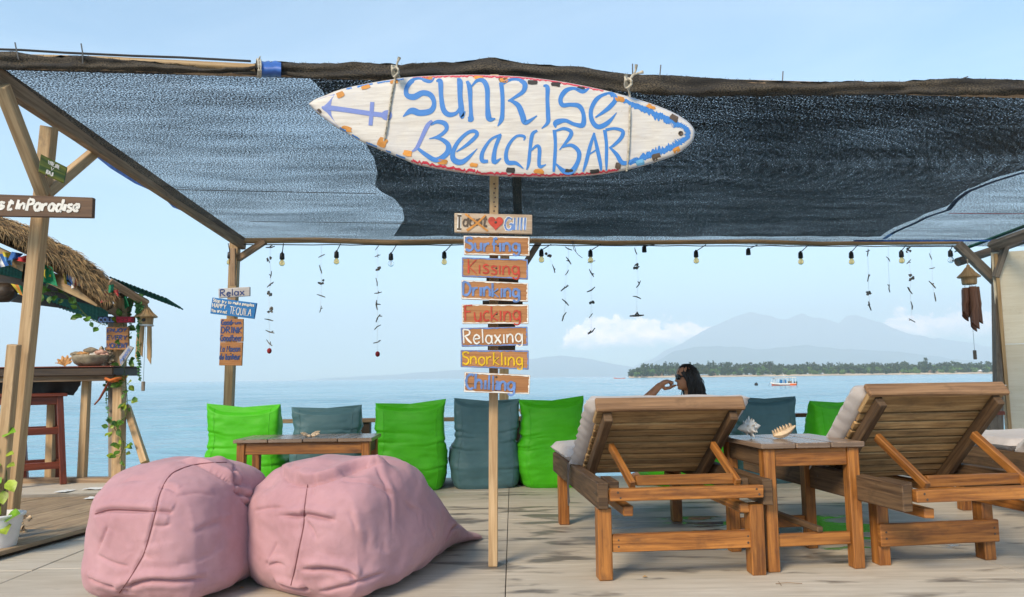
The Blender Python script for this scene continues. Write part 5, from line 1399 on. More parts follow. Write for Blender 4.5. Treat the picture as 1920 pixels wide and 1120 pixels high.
t, f = board('word_sign', 'plywood board reading La Maison du bonheur, lowest on the rear corner post', [(412.5, 641.6), (455, 641.8), (453, 686), (410.5, 685.5)], YL - .008, .022, 'sign_ply', GL_, nails=((.5, .48),))
letter(f, 'La Maison', (.03, .16, .9, .40), .009, 'paint_navy', t, seed=14, slant=.12); letter(f, 'du bonheur', (.01, .50, .93, .74), .010, 'paint_navy', t, seed=15, slant=.12)
# boards on the front corner post
t, f = board('word_sign', 'long brown board with white lettering Lost In Paradise on the front corner post', [(-75, 362), (174, 370.5), (172.5, 408), (-75, 404)], 3.99, .03, 'sign_brown', None, nails=())
for w_, m_, l_ in ((.0145, 'paint_white', .0026),):
    letter(f, 'Lost', (.12, .20, .398, .68), w_, m_, t, seed=16, slant=.22, lift=l_); letter(f, 'In', (.42, .24, .49, .68), w_, m_, t, seed=17, slant=.22, lift=l_)
    letter(f, 'Paradise', (.505, .18, .90, .72), w_, m_, t, seed=18, slant=.2, lift=l_)
t, f = board('word_sign', 'small green mottled board reading Vitejte v raji on the front corner post', [(76.5, 289), (126, 314), (120, 343.5), (72, 321.5)], 3.96, .03, 'sign_green', None, Ys=(3.93, 3.99, 3.99, 3.93), nails=((.3, 1.02),))
letter(f, 'VITEJTE', (.30, .14, .74, .34), .005, 'paint_white', t, seed=19); letter(f, 'V', (.44, .44, .54, .62), .005, 'paint_white', t, seed=20); letter(f, 'RAJI', (.30, .70, .56, .92), .005, 'paint_white', t, seed=21)

# ---------------------------------------------------------------- the surfboard sign
def surfboard():
    YB = 3.66
    out = [(579, 195), (590, 187), (606, 180.5), (640, 167.5), (690, 156.5), (730, 150), (765, 145), (815, 142), (877, 140.5), (930, 141.5), (988, 145), (1060, 154.5), (1132, 169), (1170, 179), (1220, 194), (1262, 211), (1288, 227), (1300, 240), (1302.5, 250),
           (1299, 264), (1287, 276.5), (1265, 291), (1220, 307), (1170, 320), (1120, 328), (1060, 332), (995, 332.5), (920, 330), (865, 324), (790, 311), (760, 300.5), (715, 282), (680, 267), (655, 253), (632, 239.5), (606, 221), (590, 207)]
    out = smooth_line(out + [out[0]], 5)[:-1]
    n = len(out)
    def mid(px): return 195 + (px - 579) * (250 - 195) / (1302 - 579) + 26 * math.sin(math.pi * min(1, max(0, (px - 579) / 723)))* .45
    W0 = P(940, 237, YB)
    def dep(px, py, s):     # front face: gently domed, rails rolled back; nose and tail lift a little (rocker)
        r_ = ((px - 940) / 360.0) ** 2
        return YB - 0.03 * (1 - s ** 6) + 0.0 * r_
    t = root('surfboard_sign', P(940, 333, YB), 'old white surfboard hung as a blue-lettered bar sign under the canopy edge', 'sign')
    rows = []
    # rings from the rail inwards (front), then the back
    for s, off in ((.0, 0), ):
        pass
    def ring(s, d):
        r_ = []
        for x, y in out:
            cx = min(max(x, 640), 1255); cy = mid(cx)
            r_.append(P(lerp(cx, x, s), lerp(cy, y, s), YB + d))
        return r_
    fr = [(1.0, 0.0), (.995, -.009), (.98, -.017), (.95, -.023), (.90, -.027), (.80, -.030), (.6, -.031), (.3, -.032), (.0, -.032)]
    bk = [(1.0, 0.0), (.99, .010), (.96, .018), (.85, .024), (.5, .026), (.0, .026)]
    mb = MB(); mb.grid([ring(s, d) for s, d in fr], closed=True); mb.grid([ring(s, d) for s, d in reversed(bk)], closed=True)
    body = build(mb, 'deck_blank', 'board_white', t, smooth=True)
    def pt(px, py, l):
        # lift onto the front face
        best = 1.0; cx = min(max(px, 640), 1255); cy = mid(cx)
        # fraction towards the outline
        m_ = None
        for i in range(n):
            (x0, y0), (x1, y1) = out[i], out[(i + 1) % n]
            dx, dy = px - cx, py - cy
            den = dx * (y1 - y0) - dy * (x1 - x0)
            if abs(den) < 1e-9: continue
            u = ((x0 - cx) * (y1 - y0) - (y0 - cy) * (x1 - x0)) / den
            w = ((x0 - cx) * dy - (y0 - cy) * dx) / den
            if u > 0 and 0 <= w <= 1: m_ = 1 / u if m_ is None else max(m_, 1 / u)
        s = min(1, m_ if m_ else 0)
        d = interp([(.02, -.032), (.3, -.032), (.6, -.031), (.8, -.030), (.9, -.027), (.95, -.023), (.98, -.017), (.995, -.009), (1, 0)], s)
        return P(px, py, YB + d - l)
    F = -Yv; px2m = YB / FPX
    def za(x, y): return (540 + x / 4, 80 + y / 4)
    def zb(x, y): return (920 + x / 4, 80 + y / 4)
    def stroke(name, mat, groups, lift=.0015):
        mb = MB()
        for k, (zf, pts) in enumerate(groups):
            q = [zf(p[0], p[1]) + (p[2] / 4,) for p in pts]; sm = smooth_line(q, 6)
            mb.ribbon([pt(x, y, lift + .00015 * k) for x, y, w in sm], [max(.8, w * 1.12) * px2m for x, y, w in sm], F)
        return build(mb, name, mat, t)
    words = [
     ('letter_s', 'brush_blue', [(za, [(1100, 262, 6), (1062, 292, 26), (985, 272, 24), (925, 292, 34), (888, 345, 30), (893, 395, 36), (945, 408, 44), (1010, 378, 40), (1070, 395, 38), (1096, 455, 30), (1070, 512, 40), (990, 528, 44), (925, 512, 44), (862, 556, 6)])]),
     ('letter_u', 'brush_blue', [(za, [(1112, 292, 12), (1142, 290, 34), (1148, 400, 30), (1165, 500, 36), (1205, 540, 36), (1262, 528, 24), (1290, 480, 12)]), (za, [(1268, 285, 30), (1288, 295, 40), (1290, 400, 34), (1300, 500, 38), (1305, 560, 26), (1328, 515, 8)])]),
     ('letter_n', 'brush_blue', [(za, [(1342, 288, 20), (1362, 340, 34), (1368, 450, 26), (1372, 540, 28), (1368, 575, 44), (1350, 590, 6)]), (za, [(1375, 330, 10), (1420, 285, 24), (1468, 290, 34), (1494, 350, 34), (1496, 470, 30), (1508, 570, 40), (1555, 570, 8)])]),
     ('letter_r', 'brush_blue', [(zb, [(78, 300, 30), (88, 400, 28), (88, 520, 28), (80, 580, 30), (52, 628, 6)]), (zb, [(95, 310, 14), (140, 282, 22), (205, 280, 26), (255, 310, 36), (245, 365, 30), (190, 405, 22), (130, 440, 12)]), (zb, [(140, 430, 16), (205, 470, 36), (238, 545, 40), (262, 600, 34), (348, 548, 6)])]),
     ('letter_i', 'brush_blue', [(zb, [(395, 325, 14), (425, 335, 30), (425, 430, 26), (430, 540, 30), (428, 600, 26), (382, 645, 6)])]),
     ('letter_s', 'brush_blue', [(zb, [(740, 342, 8), (690, 368, 30), (625, 344, 22), (562, 362, 34), (524, 420, 30), (538, 468, 32), (600, 466, 28), (665, 478, 34), (696, 540, 28), (690, 618, 36), (625, 612, 26), (558, 585, 28), (490, 602, 40), (486, 640, 6)])]),
     ('letter_e', 'brush_blue', [(zb, [(785, 562, 10), (880, 495, 30), (935, 430, 30), (915, 388, 28), (850, 390, 22), (790, 430, 30), (752, 510, 28), (762, 590, 32), (808, 632, 34), (880, 600, 30), (945, 525, 4)])]),
     ('letter_b', 'brush_lilac', [(za, [(1082, 588, 22), (1045, 625, 30), (1000, 720, 26), (965, 790, 24), (928, 818, 8)])]),
     ('letter_b_bowls', 'brush_blue', [(za, [(1070, 618, 12), (1120, 594, 26), (1178, 610, 34), (1186, 655, 26), (1130, 702, 22), (1058, 722, 6)]), (za, [(1090, 715, 8), (1150, 725, 26), (1202, 770, 36), (1190, 832, 38), (1112, 880, 34), (1035, 842, 30), (975, 795, 20)])]),
     ('letter_e', 'brush_blue', [(za, [(1262, 820, 8), (1350, 760, 24), (1415, 695, 26), (1400, 665, 26), (1345, 678, 24), (1275, 745, 26), (1235, 830, 32), (1250, 885, 40), (1318, 890, 34), (1420, 796, 4)])]),
     ('letter_a', 'brush_blue', [(za, [(1600, 690, 18), (1520, 728, 18), (1460, 820, 26), (1456, 885, 30), (1500, 890, 22)]), (za, [(1588, 700, 26), (1552, 800, 26), (1546, 895, 34), (1598, 868, 6)])]),
     ('letter_c', 'brush_blue', [(zb, [(248, 735, 6), (252, 705, 20), (195, 702, 18), (140, 760, 22), (115, 835, 26), (128, 898, 32), (190, 905, 26), (245, 945, 6)])]),
     ('letter_h', 'brush_blue', [(zb, [(350, 660, 14), (312, 690, 26), (295, 800, 22), (285, 900, 22), (270, 955, 8)]), (zb, [(298, 815, 10), (345, 775, 20), (366, 800, 26), (362, 900, 24), (372, 930, 24), (415, 915, 6)])]),
     ('letter_b', 'brush_blue', [(zb, [(478, 655, 26), (485, 760, 22), (480, 880, 24), (472, 970, 16)]), (zb, [(490, 662, 14), (550, 645, 22), (602, 668, 26), (590, 715, 26), (515, 806, 6)]), (zb, [(535, 785, 10), (605, 770, 24), (660, 818, 30), (655, 890, 28), (608, 965, 36), (550, 965, 34), (488, 908, 10)])]),
     ('letter_a', 'brush_blue', [(zb, [(778, 676, 14), (745, 780, 24), (715, 900, 24), (692, 970, 10)]), (zb, [(776, 690, 16), (800, 800, 26), (822, 905, 24), (828, 960, 12)]), (zb, [(728, 845, 8), (800, 800, 12)])]),
     ('letter_r', 'brush_blue', [(zb, [(855, 655, 26), (868, 760, 22), (868, 880, 22), (868, 960, 10)]), (zb, [(862, 655, 20), (930, 645, 20), (990, 665, 26), (978, 715, 26), (925, 768, 20), (888, 790, 8)]), (zb, [(895, 788, 14), (945, 840, 28), (985, 900, 32), (1040, 895, 22), (1095, 860, 4)])]),
     ('anchor', 'brush_lilac', [(za, [(300, 488, 36), (450, 508, 34), (600, 530, 34), (720, 545, 34)]), (za, [(632, 446, 28), (626, 530, 28), (618, 622, 28)]), (za, [(700, 545, 30), (722, 545, 62), (745, 545, 72), (766, 545, 60), (780, 545, 18)])]),
    ]
    for nm, m, g in words: stroke(nm if not nm.startswith('letter') else 'letter', m, g, .0018)
    # nose patch, rails
    mb = MB(); pl = [(168, 466), (225, 428), (290, 402), (352, 386), (330, 425), (320, 480), (326, 545), (348, 590), (380, 632), (330, 600), (270, 556), (215, 512)]
    c = za(262, 490); cen = pt(c[0], c[1], .0012); ringp = [pt(*za(*q), .0012) for q in pl]
    mb.add([cen] + ringp, [(0, i + 1, (i + 1) % len(pl) + 1) for i in range(len(pl))]); build(mb, 'nose_patch', 'brush_lilac', t)
    rnd = random.Random(3)
    def rail(mat, i_pts, depth_px, jag, lift=.0013, name='rail_paint'):
        """paint along the rail between two outline x positions; inner edge brushed"""
        rows = [[], [], []]
        for (x, y) in i_pts:
            cx = min(max(x, 640), 1255); cy = mid(cx); d = Vector((cx - x, cy - y)).normalized()
            w = depth_px(x) * (1 + rnd.uniform(-jag, jag))
            for r_, k in zip(rows, (.04, .5, 1.0)):
                r_.append(pt(x + d.x * w * k + .6 * d.x, y + d.y * w * k + .6 * d.y, lift))
        m2 = MB(); m2.grid(rows, lambda i, j: (j * .3, i * .5)); build(m2, name, mat, t)
    def dens(pts, k=4):
        o = []
        for a, b in zip(pts, pts[1:]):
            for j in range(k): o.append((lerp(a[0], b[0], j / k), lerp(a[1], b[1], j / k)))
        return o + [pts[-1]]
    tp = [p for i, p in enumerate(out) if i < n * .52]; bt = [p for i, p in enumerate(out) if i >= n * .47]
    rail('brush_red', dens([p for p in out[:int(n * .45)] if 765 < p[0] < 1140]), lambda x: 3.0, .5)
    rail('brush_red', dens([p for p in out[int(n * .5):] if 770 < p[0] < 1170]), lambda x: 7.0 if x < 900 else 5.5, .45)
    tail = [p for i, p in enumerate(out) if p[0] > 1135 and i < n * .85]
    rail('brush_blue', dens([p for p in tail if p[0] > 1135 and p[1] < 300 or p[0] > 1175]), lambda x: interp([(1135, 5), (1180, 16), (1230, 24), (1280, 22), (1303, 17)], x), .22)
    for a, b in ((632, 652), (656, 680), (684, 710), (715, 735), (738, 762)):
        rail('brush_blue', dens([p for p in out[int(n * .75):] if a < p[0] < b] or [(a, 250), (b, 262)]), lambda x: 4.0, .2)
    for a, b in ((640, 662), (668, 700), (704, 760)):
        rail('brush_blue', dens([p for p in out[:int(n * .3)] if a < p[0] < b] or [(a, 167), (b, 160)]), lambda x: 3.0, .3)
    # patches where the paint is gone
    for k, (zf, x, y, w, h, ang, m) in enumerate(((za, 390, 390, 62, 44, -25, 'paint_orange'), (za, 580, 333, 74, 34, -18, 'paint_orange'), (za, 795, 295, 70, 28, -6, 'paint_orange'), (za, 1050, 268, 76, 28, 3, 'paint_orange'), (za, 1430, 262, 70, 24, 2, 'paint_orange'), (za, 1612, 280, 62, 36, 3, 'paint_brown'),
            (za, 232, 520, 40, 40, 40, 'paint_brown'), (za, 440, 650, 78, 44, 12, 'paint_orange'), (za, 705, 750, 76, 70, 18, 'paint_orange'), (za, 895, 828, 68, 46, 12, 'paint_orange'), (za, 1160, 895, 74, 40, 10, 'paint_orange'), (za, 1395, 918, 64, 36, 8, 'paint_orange'),
            (zb, 100, 282, 64, 36, 2, 'paint_orange'), (zb, 312, 298, 72, 34, 5, 'paint_black'), (zb, 490, 313, 70, 34, 6, 'paint_black'), (zb, 678, 343, 66, 30, 9, 'paint_black'), (zb, 968, 423, 70, 42, 10, 'paint_orange'), (zb, 1205, 478, 70, 34, 14, 'paint_orange'), (zb, 1375, 566, 72, 46, 28, 'paint_brown'), (zb, 1395, 805, 52, 46, -30, 'paint_orange'),
            (zb, 1245, 860, 66, 60, -10, 'paint_brown'), (zb, 1120, 902, 70, 44, -14, 'sky_patch'), (zb, 955, 925, 52, 50, 14, 'paint_brown'), (zb, 780, 966, 70, 36, -3, 'paint_black'), (zb, 590, 970, 66, 46, 0, 'paint_black'), (zb, 360, 966, 74, 40, 2, 'paint_orange'), (zb, 150, 958, 70, 44, 4, 'paint_black'))):
        px, py = zf(x, y); a = R(ang); q = []
        for i in range(12):
            b = 2 * math.pi * i / 12; sx = math.copysign(abs(math.cos(b)) ** .45, math.cos(b)) * w / 8; sy = math.copysign(abs(math.sin(b)) ** .45, math.sin(b)) * h / 8
            sx *= 1 + rnd.uniform(-.2, .15); sy *= 1 + rnd.uniform(-.25, .15)
            q.append(pt(px + sx * math.cos(a) - sy * math.sin(a), py + sx * math.sin(a) + sy * math.cos(a), .0026))
        cc = sum(q, Vector()) / 12 ; m2 = MB(); m2.add([pt(px, py, .0026)] + q, [(0, i + 1, (i + 1) % 12 + 1) for i in range(12)]); build(m2, 'worn_patch', m, t)
    # leash plug
    px, py = zb(1425, 682); m2 = MB(); c = pt(px, py, 0)
    m2.lathe([(.0, .0005), (.009, .0008), (.009, .003), (.0125, .003), (.0125, .0)], c, 18, axis=F); build(m2, 'leash_plug', 'paint_brown', t, smooth=True)
    # ropes that hold it to the beam
    for pts, knot, tails in (([(716, 283), (722, 255), (728, 222), (733, 188), (738, 160), (741, 148)], (742, 135), [[(743, 130), (745, 118), (749, 108)], [(745, 138), (748, 146)]]),
                             ([(1175, 321), (1178, 290), (1180, 250), (1181, 210), (1181, 182), (1178, 165)], (1177, 156), [[(1180, 150), (1188, 140), (1192, 132), (1193, 122)], [(1186, 141), (1198, 137), (1206, 135)], [(1176, 152), (1173, 140)]])):
        r_ = root('hanging_rope', P(knot[0], knot[1], YB), 'knotted pale rope tied round the nose half of the surfboard' if knot[0] < 900 else 'knotted pale rope tied round the tail half of the surfboard', 'rope', 'ropes holding the surfboard')
        base = [pt(x, y, .006) if 150 < y < 318 else P(x, y, YB - .02) for x, y in pts]
        sm = [Vector(q) for q in smooth_line([tuple(q) for q in base], 14)]
        for k in range(3):
            m2 = MB(); acc = 0; hp_ = []
            for i, q in enumerate(sm):
                if i: acc += (q - sm[i - 1]).length
                a = acc * 260 + k * 2.094; hp_.append(q + Vector((math.cos(a), -.4 + math.sin(a) * .6, 0)) * .0032)
            m2.tube(hp_, .0034, 6); build(m2, 'strand', 'rope', r_, smooth=True)
        m2 = MB(); kc = P(knot[0], knot[1], YB - .07)
        for k in range(3):
            m2.tube([kc + Vector((.016 * math.cos(a + k), -.012 + .012 * math.sin(2 * a + k), .020 * math.sin(a + k * .7) + (k - 1) * .008)) for a in [i * .45 for i in range(15)]], .0058, 6)
        build(m2, 'knot', 'rope', r_, smooth=True)
        m2 = MB(); m2.tube([base[-1], P(knot[0], knot[1] + 6, YB - .06), kc], .006, 6)
        for tl in tails: m2.tube([kc] + [P(x, y, YB - .07) for x, y in tl], [.0055] * len(tl) + [.009], 6)
        build(m2, 'rope_end', 'rope', r_, smooth=True)
plain('sky_patch', (0.14, 0.36, 0.55), 0.6, 0.2, 12)
surfboard()
# ================================================================ things that hang
def bulbs():
    t = root('light_cable', lerp(RL_, RR_, .5) - Z * .04, 'black cable of the string lights run along the rear pole', 'cable')
    mb = MB(); mb.tube([lerp(RL_, RR_, i / 40) - Z * (.035 + .008 * abs(math.sin(i * 1.3))) - Yv * .02 for i in range(41)], .005, 6); build(mb, 'wire', 'black_plastic', t)
    ordn = ['first', 'second', 'third', 'fourth', 'fifth', 'sixth', 'seventh', 'eighth', 'ninth', 'tenth', 'eleventh', 'twelfth', 'thirteenth', 'fourteenth']
    spec = [(431, 485, 'a'), (529, 487, 'a'), (631, 484, 'a'), (733, 488, 'c'), (833, 485, 'a'), (1015, 481, 'a'), (1107, 482, 'a'), (1208, 474, 'n'), (1305, 483, 'a'), (1403, 479, 'n'), (1501, 485, 'a'), (1596, 485, 'a'), (1690, 483, 'a'), (1782, 482, 'c')]
    first = {}
    for i, (px, py, kind) in enumerate(spec):
        u = (px - 446) / 1354; pole = lerp(RL_, RR_, u); Y = pole.y - .03
        s = P(px, py - 6, Y)                                    # middle of the socket
        what = {'a': 'amber bulb', 'c': 'clear bulb', 'n': 'empty lamp socket'}[kind]
        t = root('hanging_bulb' if kind != 'n' else 'lamp_socket', s, f'{what} in black holder under the rear pole, {ordn[i]} from the bar side', 'light bulb' if kind != 'n' else 'lamp socket', 'string lights along the rear pole')
        mb = MB(); mb.tube([s + Z * .03, Vector((pole.x, Y, pole.z - .03))], .0045, 6); build(mb, 'cord', 'black_plastic', t)
        mb = MB(); mb.lathe([(.0, .045), (.008, .044), (.010, .034), (.021, .028), (.023, .0), (.024, -.022), (.022, -.030), (.0, -.030)], s, 16); build(mb, 'socket', 'black_plastic', t, smooth=True)
        if kind != 'n':
            mb = MB(); mb.lathe([(.014, -.030), (.016, -.038), (.026, -.052), (.030, -.066), (.028, -.080), (.019, -.092), (.008, -.0965), (.0, -.097)], s, 18); b = build(mb, 'bulb', 'bulb_amber' if kind == 'a' else 'bulb_clear', t, smooth=True)
            mb = MB(); mb.tube([s + Vector((-.006, 0, -.035)), s + Vector((-.009, 0, -.07)), s + Vector((0, 0, -.078)), s + Vector((.009, 0, -.07)), s + Vector((.006, 0, -.035))], .0022, 5); build(mb, 'filament', 'filament', b)
bulbs()

def coral_piece(mb, c, size, rnd, style):
    a = rnd.uniform(0, math.pi); d = Vector((math.cos(a), rnd.uniform(-.3, .3), math.sin(a))).normalized()
    if style == 'long': d = Vector((1, 0, .05))
    if style == 'blob':
        for _ in range(5):
            p = c + Vector((rnd.uniform(-1, 1), rnd.uniform(-.6, .6), rnd.uniform(-1, 1))) * size * .35
            mb.tube([p, p + Vector((rnd.uniform(-1, 1), rnd.uniform(-1, 1), rnd.uniform(-1, 1))) * size * .25], [size * .22, size * .12], 6)
        return
    bend = Vector((rnd.uniform(-1, 1), rnd.uniform(-.5, .5), rnd.uniform(-1, 1))) * .35
    p0, p1, p2 = c - d * size * .55, c + bend * size * .3, c + d * size * .55
    mb.tube([p0, lerp(p0, p1, .5), p1, lerp(p1, p2, .5), p2], [size * .055, size * .075, size * .08, size * .065, size * .04], 6)
    for _ in range(rnd.choice((0, 1, 1, 2)) if style != 'long' else 3):
        q = lerp(p0, p2, rnd.uniform(.3, .8)); e = Vector((rnd.uniform(-1, 1), rnd.uniform(-.4, .4), rnd.uniform(-.2, 1))).normalized()
        mb.tube([q, q + e * size * rnd.uniform(.2, .42)], [size * .085, size * .045], 6)
STR = [([(507, 463), (506, 488), (508, 515), (507, 534), (504, 553), (505, 580), (504, 600), (506, 622), (505, 643)], (505, 658), 'coral strand with red end bead between the corner post and first clear stretch'),
       ([(603, 480), (601, 505), (603, 528), (602, 555), (601, 580)], None, 'short five-piece coral strand hanging left of the third bulb'),
       ([(707, 465), (708, 480), (709, 503), (706, 529), (709, 549), (707, 572), (709, 597), (708, 614), (707, 641)], (708, 664), 'long coral strand ending in a red bead left of the clear bulb'),
       ([(1029, 479), (1038, 504)], None, 'tiny two-piece coral strand just right of the signpost'),
       ([(1066, 466), (1066, 489), (1063, 511), (1059, 541), (1060, 567), (1058, 594)], None, 'six-piece coral strand right of the signpost'),
       ([(1109, 491), (1109, 512), (1108, 543), (1109, 568), (1108, 592), (1109, 621)], None, 'coral strand hanging straight below a bulb right of the signpost'),
       ([(1192, 471), (1195, 501), (1197, 533), (1194, 558), (1194, 592)], None, 'coral strand ending in a long curved branch beside an empty socket'),
       ([(1627, 474), (1628, 521), (1629, 550), (1631, 574)], None, 'four-piece coral strand right of the twelfth bulb'),
       ([(1665, 486), (1668, 541)], None, 'two-piece coral strand of long sticks left of the thirteenth bulb'),
       ([(1704, 468), (1704, 491), (1709, 520), (1706, 545), (1709, 573), (1710, 601)], None, 'six-piece coral strand just right of the thirteenth bulb'),
       ([(1745, 481), (1748, 503), (1748, 534), (1753, 557)], None, 'four-piece coral strand left of the last clear bulb')]
def strands():
    for k, (pts, red, lab) in enumerate(STR):
        rnd = random.Random(40 + k); px0 = pts[0][0]; pole = lerp(RL_, RR_, (px0 - 446) / 1354); Y = pole.y + .03
        t = root('coral_strand', Vector((pole.x, Y, pole.z - .03)), lab, 'hanging mobile', 'coral strands under the rear pole')
        line = [Vector((P(px0, 452, Y).x, Y, pole.z - .02))] + [P(x, y, Y) for x, y in pts + ([red] if red else [])]
        mb = MB(); mb.tube(line, .0012, 4); build(mb, 'string', 'paper', t)
        for j, (x, y) in enumerate(pts):
            mb = MB(); st = 'long' if (k == 6 and j == 4) else 'blob' if rnd.random() < .10 else 'stick'
            coral_piece(mb, P(x, y, Y), .13 if st == 'long' else rnd.uniform(.055, .09), rnd, st); build(mb, 'coral', 'coral', t, smooth=True)
        if red:
            mb = MB(); mb.lathe([(.0, -.03), (.018, -.02), (.024, 0), (.017, .02), (.0, .028)], P(red[0], red[1], Y), 10); build(mb, 'coral', 'red_coral', t, smooth=True)
    # loose string ends at the pole
    mb = MB(); Y = 7.36
    mb.tube([P(1072, 452, Y), P(1076, 468, Y), P(1084, 478, Y), P(1092, 484, Y)], .003, 5); mb.tube([P(1074, 452, Y), P(1080, 472, Y)], .003, 5)
    one('loose_string', mb, 'wire', 'tangle of loose dark string ends hanging from the rear pole', 'string', P(1076, 452, Y))
strands()

def wind_chime(c, s, tubes, label, strings, clap, hood, house=False, mat='bamboo_dark'):
    """c = top hook; hood: conical cap with a rim; tubes: (dx, dy, z top, z bottom)"""
    t = root('wind_chime', c, label, 'wind chime')
    mb = MB(); mb.tube([c, c - Z * .05 * s], .006, 6); build(mb, 'hook', 'rope', t)
    cap = c - Z * hood[0]
    mb = MB(); mb.lathe([(.0, .0), (.012, -.005), (.018, -.03), (.05, -.075), (.085, -.105), (.098, -.118), (.094, -.124), (.07, -.118), (.0, -.11)], cap, 26); h = build(mb, 'hood', 'bamboo', t, smooth=True)
    for a in range(14):
        mb = MB(); q = a / 14 * 6.283; d = Vector((math.cos(q), math.sin(q), 0)); mb.tube([cap + d * .02 - Z * .03, cap + d * .055 - Z * .078, cap + d * .097 - Z * .118], .004, 5); build(mb, 'thatch_rib', 'bamboo', h)
    mb = MB(); mb.lathe([(.0, -.112), (.062, -.112), (.066, -.12), (.062, -.18), (.058, -.19), (.0, -.19)], cap, 20); b = build(mb, 'body', 'bamboo', t, smooth=True)
    if house:
        mb = MB(); mb.lathe([(.0, .002), (.017, .002), (.017, .0)], cap + Vector((.012, -.064, -.15)), 14, axis=-Yv); build(mb, 'entrance', 'paint_black', b)
        mb = MB(); mb.lathe([(.067, -.188), (.068, -.188), (.068, -.202), (.067, -.202)], cap, 20); build(mb, 'band', 'paper', t)
    for (dx, dy, z0, z1, r_) in tubes:
        mb = MB(); top = cap + Vector((dx, dy, -.19)); a = cap + Vector((dx, dy, -z0)); L_ = z1 - z0; n = 12; rows = []
        for j in range(9):
            u = j / 8; row = []
            for i in range(n + 1):
                q = 2 * math.pi * i / n; open_ = u > .6 and math.sin(q) < -.15       # cut open towards the end
                rr_ = r_ * (1 + .06 * math.exp(-((u - .5) / .03) ** 2))
                x, y = math.cos(q) * rr_, math.sin(q) * rr_
                if open_: y = -.15 * rr_
                row.append(a + Vector((x + dx * .25 * u, y + dy * .25 * u, -L_ * u - (.03 * math.cos(q) * (u > .95)))))
            rows.append(row)
        mb.grid(rows, lambda i, j: (i * .06, j * .02)); tb = build(mb, 'tube', mat, t, smooth=True)
        mb = MB(); mb.tube([top, a - Z * .01], .0015, 4); build(mb, 'cord', 'paper', tb)
    mb = MB(); mb.tube([cap - Z * .19, cap - Z * strings], .0016, 4); build(mb, 'string', 'wire', t)
    mb = MB(); mb.box(cap - Z * (strings + clap / 2), (Z, X, Yv), (clap / 2, .016, .006)); build(mb, 'clapper', 'grey_timber', t, bevel=.004)
wind_chime(P(1814, 486, 6.9), 1.0, [(-.046, -.012, .222, .47, .029), (-.004, -.050, .215, .58, .031), (.042, -.022, .215, .53, .030), (-.02, .045, .23, .5, .028), (.04, .035, .22, .48, .028), (.01, .0, .23, .6, .026)], 'brown bamboo wind chime with thatched cap beside the plywood hut', .80, .085, (.05,), mat='bamboo_dark')
wind_chime(P(275, 560, 6.75), 1.0, [(-.045, -.02, .21, .50, .017), (-.005, -.05, .205, .455, .02), (.045, -.02, .205, .52, .019), (.02, .04, .22, .46, .017)], 'bamboo birdhouse wind chime hanging off the bar roof corner', .70, .085, (.05,), True, 'bamboo')

